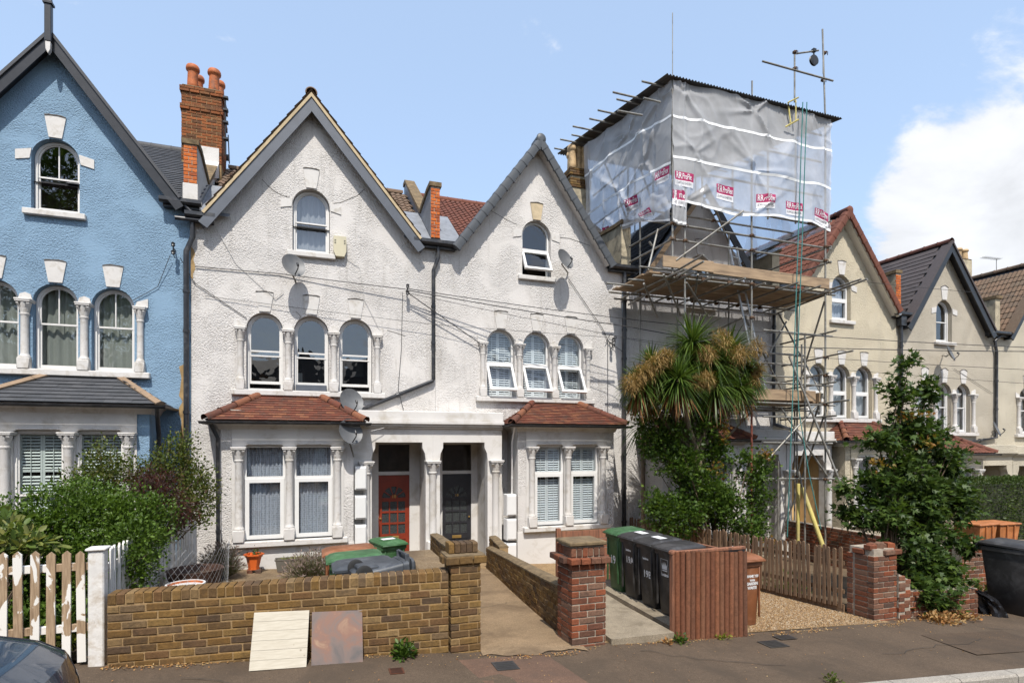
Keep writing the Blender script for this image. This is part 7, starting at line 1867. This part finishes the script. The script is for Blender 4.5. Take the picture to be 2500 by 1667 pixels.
# --- lavenders
def lavender(label, x, y, r, h, n, seed):
    q = np.random.default_rng(seed); z0 = gz(x,y); t = plant('lavender_bush', label, 'lavender', (x,y,z0), 'dry lavender bushes')
    a = q.uniform(0,6.28,n); e = np.arccos(q.uniform(.25,1,n)); d = np.stack([np.sin(e)*np.cos(a), np.sin(e)*np.sin(a), np.cos(e)], 1); L = q.uniform(.75,1.1,n)
    B = np.array([x,y,z0+.02])+d*[r*.25,r*.25,.02]; T = np.array([x,y,z0+.02])+d*[r,r,h]*L[:,None]
    s = unit(np.cross(d, q.normal(0,1,(n,3))))*.0035
    V = np.stack([B-s,B+s,T+s*.6,T-s*.6],1).reshape(-1,3); npmesh('stalks', V, (np.arange(4)[None]+4*np.arange(n)[:,None]), M['lf_lav'], parent=t)
    m = int(n*.8); leaves('flower_heads', t, T[:m]-d[:m]*.02, d[:m], .075, (np.array([(0,0,0),(.13,.4,.04),(0,1,0),(-.13,.4,.04)],float), DIAM[1]), M['lf_lavf'], q, up=.1)
    k = n*2; P = B[q.integers(0,n,k)]*(1-(u:=q.uniform(.1,.75,(k,1))))+T[q.integers(0,n,k)]*u; leaves('leaves', t, P, q.normal(0,.4,(k,3))+[0,0,.6], .055, LANCE, M['lf_box'], q)
lavender('dry lavender bush beside the downpipe left of the orange pot', -1.55, 11.5, .42, .62, 900, 21)
lavender('wider dry lavender bush left of the bins in the yard', .02, 10.7, .55, .58, 1300, 22)
t = plant('trough_plants', 'sparse green sprouts in the grey trough', 'plant', (-.38,12.1,.2)); P = np.stack([rg.uniform(-.6,-.15,60), rg.uniform(12.02,12.18,60), rg.uniform(.20,.26,60)],1); leaves('leaves', t, P, rg.normal(0,.4,(60,3))+[0,0,.8], .09, LANCE, M['lf_yellow'], rg)
t = plant('pot_plant', 'small grey green plant in the orange flower pot', 'plant', (-1.05,12.05,.35)); P = np.array([-1.03,12.05,.36])+rg.normal(0,.05,(90,3)); leaves('leaves', t, P, rg.normal(0,.5,(90,3))+[0,0,.6], .05, OVAL, M['lf_box'], rg)

# --- cordyline
def strap(n, B, Dr, L, w, droop, rng, segs=5):
    """long strap leaves: returns verts, faces"""
    side = unit(np.cross(Dr, np.array([0,0,1.])+rng.normal(0,.15,(n,3)))); V = []
    for k in range(segs+1):
        u = k/segs; p = B + Dr*(L*u)[:,None] + np.array([0,0,-1.])*(droop*L*u**2.2)[:,None]
        ww = w*(1-u**2.5)*(.55+.45*min(1,u*4)); up = unit(np.cross(side, Dr))*.25*ww
        V += [p-side*ww+up, p, p+side*ww+up]
    V = np.stack(V, 1); m = 3*(segs+1); f = []
    for k in range(segs):
        a = 3*k; f += [(a,a+1,a+4,a+3),(a+1,a+2,a+5,a+4)]
    return V.reshape(-1,3), (np.array(f)[None]+m*np.arange(n)[:,None,None]).reshape(-1,4)
CD = plant('cordyline_palm', 'multi headed spiky palm with tan flower plumes in front of the scaffolding', 'palm', (8.15,10.7,gz(8.15,10.7)))
heads = [((1690,840),.98,.80,10.7),((1590,895),.68,.62,10.5),((1780,858),.85,.66,10.9),((1655,930),.80,.60,10.2),((1745,945),.75,.60,10.4),((1825,915),.65,.55,10.9),((1560,935),.6,.5,10.5),((1680,885),.7,.5,10.6),((1735,890),.75,.5,10.6),((1620,920),.7,.5,10.8),((1800,950),.6,.5,10.6)]
for q_, ((px,py), L0, _, Y) in enumerate(heads):
    c = np.array(W_(px,py,Y)); n = 380 if L0 > .7 else 290
    a = rg.uniform(0,6.28,n); el = np.arcsin(rg.uniform(-.75,1,n)); Dr = np.stack([np.cos(el)*np.cos(a), np.cos(el)*np.sin(a), np.sin(el)],1)
    V, Fc = strap(n, c+Dr*.05, Dr, L0*rg.uniform(.7,1.05,n), .016, .2+.35*(1-Dr[:,2])*rg.uniform(.5,1.2,n)*.6, rg); npmesh('leaf_rosette', V, Fc, M['lf_cord'], parent=CD)
    if q_ in (1,2,3,4,5,6,9,10):
        n = 80; a = rg.uniform(0,6.28,n); Dr = np.stack([np.cos(a)*.45, np.sin(a)*.45, -rg.uniform(.6,1,n)],1); Dr = unit(Dr)
        V, Fc = strap(n, c+[0,0,-.12]+rg.normal(0,.06,(n,3)), Dr, rg.uniform(.35,.75,n), .016, np.full(n,.15), rg); npmesh('dead_leaves', V, Fc, M['lf_dead'], parent=CD)
pan = [(1760,830,10.2,.40),(1805,865,10.2,.36),(1845,850,10.4,.34),(1725,865,10.1,.30),(1600,885,10.1,.34),(1570,910,10.1,.32),(1540,935,10.1,.30),(1625,870,10.1,.24),(1725,925,9.95,.22),(1850,900,10.6,.18),(1840,930,10.6,.18),(1700,935,9.95,.16)]
for px, py, Y, r in pan:
    c = np.array(W_(px,py,Y)); n = 560; d = unit(rg.normal(0,1,(n,3))); rr = rg.uniform(.15,1.1,n)**.7
    B = c+d*(r*rr*.55)[:,None]+rg.normal(0,.03,(n,3)); Dr = unit(d+rg.normal(0,.7,(n,3))+[0,0,-.15]); V, Fc = strap(n, B, Dr, rg.uniform(.08,.2,n), .0055, np.full(n,.2), rg, 2); npmesh('flower_plume', V, Fc, M['lf_pan'], parent=CD)
tr = MB(); b0 = Vector((8.15,10.7,gz(8.15,10.7)-.05)); f0 = Vector((8.15,10.65,2.3))
tr.path([b0, b0.lerp(f0,.5)+Vector((.05,0,0)), f0], .13, 10, .10)
for (px,py), L0, _, Y in heads: h = Vector(W_(px,py,Y)); tr.path([f0, f0.lerp(h,.5)+Vector((0,0,-.15)), h], .075, 8, .05)
tr.build('trunk', plain('cordyline_bark', (.17,.13,.09), .95, .3, 9, .8, 30), CD, True)
# --- shrub below it
t = plant('shrub', 'big dark green shrub under the spiky palm behind the brown pickets', 'shrub', (8.7,10.4,gz(8.7,10.4)))
lob = [(W_(1620,1060,10.8),(.5,.5,.55)),(W_(1700,1040,10.7),(.5,.45,.5)),(W_(1660,1130,10.6),(.6,.5,.5)),(W_(1720,1200,10.5),(.65,.5,.5)),(W_(1660,1260,10.4),(.55,.5,.5)),(W_(1770,1240,10.5),(.5,.5,.45)),(W_(1570,1000,10.9),(.28,.3,.3)),(W_(1740,1110,10.7),(.4,.4,.4)),(W_(1850,1200,10.5),(.28,.3,.75)),(W_(1815,1130,10.5),(.16,.2,.35)),(W_(1862,1125,10.6),(.16,.2,.35)),(W_(1830,1290,10.3),(.5,.4,.3)),(W_(1600,1240,10.6),(.2,.3,.5)),(W_(1600,1080,10.9),(.3,.3,.4))]
P, G, C = lobe_points(rg, lob, 1500, 13, .085, .4); leaves('crown', t, P, G, .082, LOBE, M['lf_ivy'], rg); stems(t, (8.7,10.6,gz(8.7,10.4)), [tuple(c) for c in C[:50]], .03, M['bark'])
P, G, C = lobe_points(rg, [(W_(1760,1060,10.45),(.16,.1,.3)),(W_(1870,1110,10.35),(.16,.1,.12)),(W_(1750,1150,10.3),(.15,.1,.12)),(W_(1880,1330,9.9),(.12,.1,.12))], 40, 7, .06); leaves('yellow_leaves', t, P, G, .08, LOBE, M['lf_autumn'], rg)
dx = plant('spiky_plant', 'arching green spiky plant at the corner of the shuttered house', 'plant', tuple(W_(1565,1100,11.6)[:2])+(gz(8.2,11.6),))
c = np.array(W_(1570,1040,11.6)); n = 150; a = rg.uniform(0,6.28,n); el = np.arcsin(rg.uniform(-.6,.95,n)); Dr = np.stack([np.cos(el)*np.cos(a), np.cos(el)*np.sin(a), np.sin(el)],1)
V, Fc = strap(n, np.repeat(c[None],n,0), Dr, rg.uniform(.5,.95,n), .014, rg.uniform(.3,.6,n), rg); npmesh('leaf_rosette', V, Fc, M['lf_ivy'], parent=dx)
MB().tube((c[0],c[1],gz(8.2,11.6)),(c[0],c[1],c[2]),.05,8).build('trunk', M['bark'], dx, True)

# --- sapling on the right
SP_ = plant('sycamore_sapling', 'tall leafy sycamore sapling growing over the low red wall', 'tree', (9.75,7.35,gz(9.75,7.35)))
Y = 7.4
tip = [(2205,880,.10),(2150,1000,.10),(2270,930,.08),(2285,960,.07)]
lob = [(W_(2205,900,Y),(.12,.14,.24)),(W_(2195,960,Y),(.22,.24,.3)),(W_(2270,955,Y),(.16,.2,.3)),(W_(2205,1040,Y),(.26,.3,.35)),(W_(2140,1075,Y),(.24,.3,.18)),(W_(2260,1060,Y),(.4,.36,.38)),(W_(2200,1140,Y),(.5,.42,.42)),(W_(2310,1130,Y),(.42,.4,.42)),(W_(2140,1180,Y),(.32,.4,.3)),(W_(2250,1210,7.3),(.55,.45,.45)),(W_(2150,1260,7.3),(.5,.4,.35)),(W_(2085,1255,7.5),(.26,.25,.14)),(W_(2270,1290,7.1),(.5,.42,.4)),(W_(2330,1220,7.3),(.36,.4,.42)),(W_(2260,1380,6.85),(.42,.36,.4)),(W_(2310,1400,6.8),(.34,.3,.35)),(W_(2250,1450,6.6),(.34,.25,.3)),(W_(2300,1470,6.55),(.28,.22,.2)),(W_(2365,1330,7.1),(.2,.2,.25)),(W_(2060,1190,7.5),(.14,.15,.08))]
P, G, C = lobe_points(rg, lob, 1050, 9, .085, .55); G[:,2] -= .35; leaves('crown', SP_, P, G, .13, LOBE, M['lf_syc'], rg, up=.75)
P, G, C2 = lobe_points(rg, [(W_(2230,1015,7.2),(.3,.1,.05)),(W_(2265,1085,7.0),(.1,.1,.06)),(W_(2150,1130,7.0),(.2,.1,.05))], 22, 5, .06); leaves('yellow_leaves', SP_, P, G, .09, LOBE, M['lf_autumn'], rg)
b0 = (9.7,7.4,gz(9.7,7.4))
stems(SP_, b0, [W_(2205,890,Y), W_(2270,935,Y), W_(2150,1010,Y), W_(2320,1100,Y), W_(2120,1130,Y), W_(2300,1300,7.0)] + [tuple(c) for c in C[:45]], .034, M['bark'], bend=.2)
# --- hedge on the far right, low weeds
t = plant('hedge', 'clipped dense dark hedge behind the orange bins at the right', 'hedge', (15.6,9.6,gz(15,9.6)))
n = 14000; u = rg.uniform(0,1,(n,3)); x = 13.1+u[:,0]*4.6; f = rg.integers(0,3,n); y = np.where(f == 0, 9.15+np.abs(rg.normal(0,.05,n)), 9.15+u[:,1]*.9); z = np.where(f == 1, 1.62-np.abs(rg.normal(0,.05,n)), gz(15,9.5)+.5+u[:,2]*1.75)
x = np.where(f == 2, 13.1+np.abs(rg.normal(0,.05,n)), x); y += .05*np.sin(x*5); z += .05*np.sin(x*7+y*3)*(f == 1)
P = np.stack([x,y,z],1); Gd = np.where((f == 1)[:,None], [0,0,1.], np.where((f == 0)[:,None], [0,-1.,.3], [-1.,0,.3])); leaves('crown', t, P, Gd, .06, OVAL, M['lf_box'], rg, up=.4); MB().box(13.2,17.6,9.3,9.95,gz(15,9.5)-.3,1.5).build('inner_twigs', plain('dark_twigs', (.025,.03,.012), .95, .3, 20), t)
def weed(label, x, y, r, n, mat, size=.05, shape=OVAL, name='weed', h=1.0):
    z = gz(x,y); t = plant(name, label, 'weed', (x,y,z)); d = unit(rg.normal(0,1,(n,3))); d[:,2] = np.abs(d[:,2]); P = np.array([x,y,z+.01])+d*(r*rg.uniform(.1,1,n))[:,None]*[1,1,h]; leaves('leaves', t, P, d+[0,0,.3], size, shape, M[mat], rg); return t
q = at(988,1590,6.35); weed('leafy green weed growing at the foot of the brick wall', q.x, 6.42, .14, 220, 'lf_ivy', .06, h=1.3)
weed('green weed at the left foot of the timber slat panel', 4.50, 6.22, .11, 120, 'lf_ivy', .045); weed('low weed at the right foot of the timber slat panel', 5.2, 6.26, .12, 60, 'lf_yellow', .045, h=.6)
weed('small weed at the edge of the path below the slab', 4.3, 6.24, .10, 50, 'lf_dry', .05, h=.4)
weed('yellow green weeds in front of the far brick wall', 11.7, 7.4, .45, 700, 'lf_yellow', .06, h=.9); weed('bushy weeds beside the black bin', 12.35, 7.2, .4, 500, 'lf_hedge_y', .06, h=1.0)
weed('leafy branch hanging over the far brick wall at the right edge', 14.0, 7.7, .55, 420, 'lf_hedge_y', .10, LOBE, h=1.9)
weed('dry brown leaf heap at the foot of the leafy sapling', 9.45, 6.30, .32, 420, 'lf_dry', .06, h=.35); weed('second dry leaf heap under the sapling near the wall end', 10.0, 6.32, .22, 160, 'lf_dry', .06, h=.5)
weed('small green weed on the kerb at the bottom right', X_(2035,4.7), 4.72, .10, 70, 'lf_hedge_y', .04)
weed('green plants behind the brown picket fence by the rope', 8.6, 8.6, .5, 420, 'lf_hedge_y', .06, h=.8)
# leaf litter along the walls
n = 2600; s = rg.uniform(0,1,n); x = -2+s*13.2; yy = np.where(x < 1.55, 6.8-.0928*(x+1.95), np.where(x < 8.6, 6.33, 6.45)) - np.abs(rg.normal(0,.05,n))-.01
pth = (x > 1.95) & (x < 3.0); yy = np.where(pth, 6.2-rg.uniform(0,.1,n), yy); keepm = rg.uniform(0,1,n) < (.5+.5*np.sin(x*3.1))*.7+.08; x, yy = x[keepm], yy[keepm]
P = np.stack([x, yy, np.array([gz(a,b)+.008 for a,b in zip(x,yy)])],1); o = leaves('leaf_litter', None, P, rg.normal(0,1,(len(P),3))*[1,1,.15], .028, DIAM, M['lf_dry'], rg, up=2.0); tag(o, 'dry straw and leaf litter along the foot of the walls', 'litter')
n = 260; P = np.stack([rg.uniform(-2,10,n), rg.uniform(5.0,6.4,n), np.zeros(n)],1); P[:,2] = [gz(a,b)+.01 for a,b in P[:,:2]]; o = leaves('pavement_litter', None, P, rg.normal(0,1,(n,3))*[1,1,.1], .02, DIAM, M['lf_dry'], rg, up=2.5); tag(o, 'scattered dry leaf bits on the pavement', 'litter')

# ================================================================= across the street (it shows in the window panes)
OT = thing('opposite_terrace', 'shaded brick terrace with gables across the street, reflected in the panes', 'terrace', (0,-17,gz(0,-17)))
MB().box(-34,34,-26,-17,-3,6.8).build('wall', plain('shaded_brick', (.16,.085,.05), .9, .25, 3), OT)
rr_ = MB()
for i in range(14):
    x = -33+i*5; rr_.prism([(x,6.8),(x+4.8,6.8),(x+2.4,9.6)], -25, -16.8)
rr_.prism([(-17.2,6.8),(-26,6.8),(-21.5,9.4)], -34, 34, 'x'); rr_.build('roof', M['slate'], OT)
for i in range(14):
    x = -33+i*5+2.4
    for z0, z1 in ((.5,2.3),(3.6,5.2)):
        for dx in (-1.1,1.1): MB().box(x+dx-.45,x+dx+.45,-17.0,-16.96,z0,z1).build('window', M['sash'], OT)
TR = thing('street_tree', 'tall plane tree across the street, reflected in the blue house windows', 'tree', (-14,-13,gz(-14,-13)))
P, G, C = lobe_points(rg, [((-14,-13,13),(4,3.5,4)),((-17,-13,11),(3,3,3)),((-11.5,-13.5,10),(2.6,3,3)),((-14,-12,17),(2.6,2.6,2.4))], 700, 6, .35, .4); leaves('crown', TR, P, G, .5, LOBE, M['lf_hedge'], rg)
stems(TR, (-14,-13,gz(-14,-13)), [tuple(c) for c in C[:30]], .28, M['bark'], bend=1.0, rtip=.03)
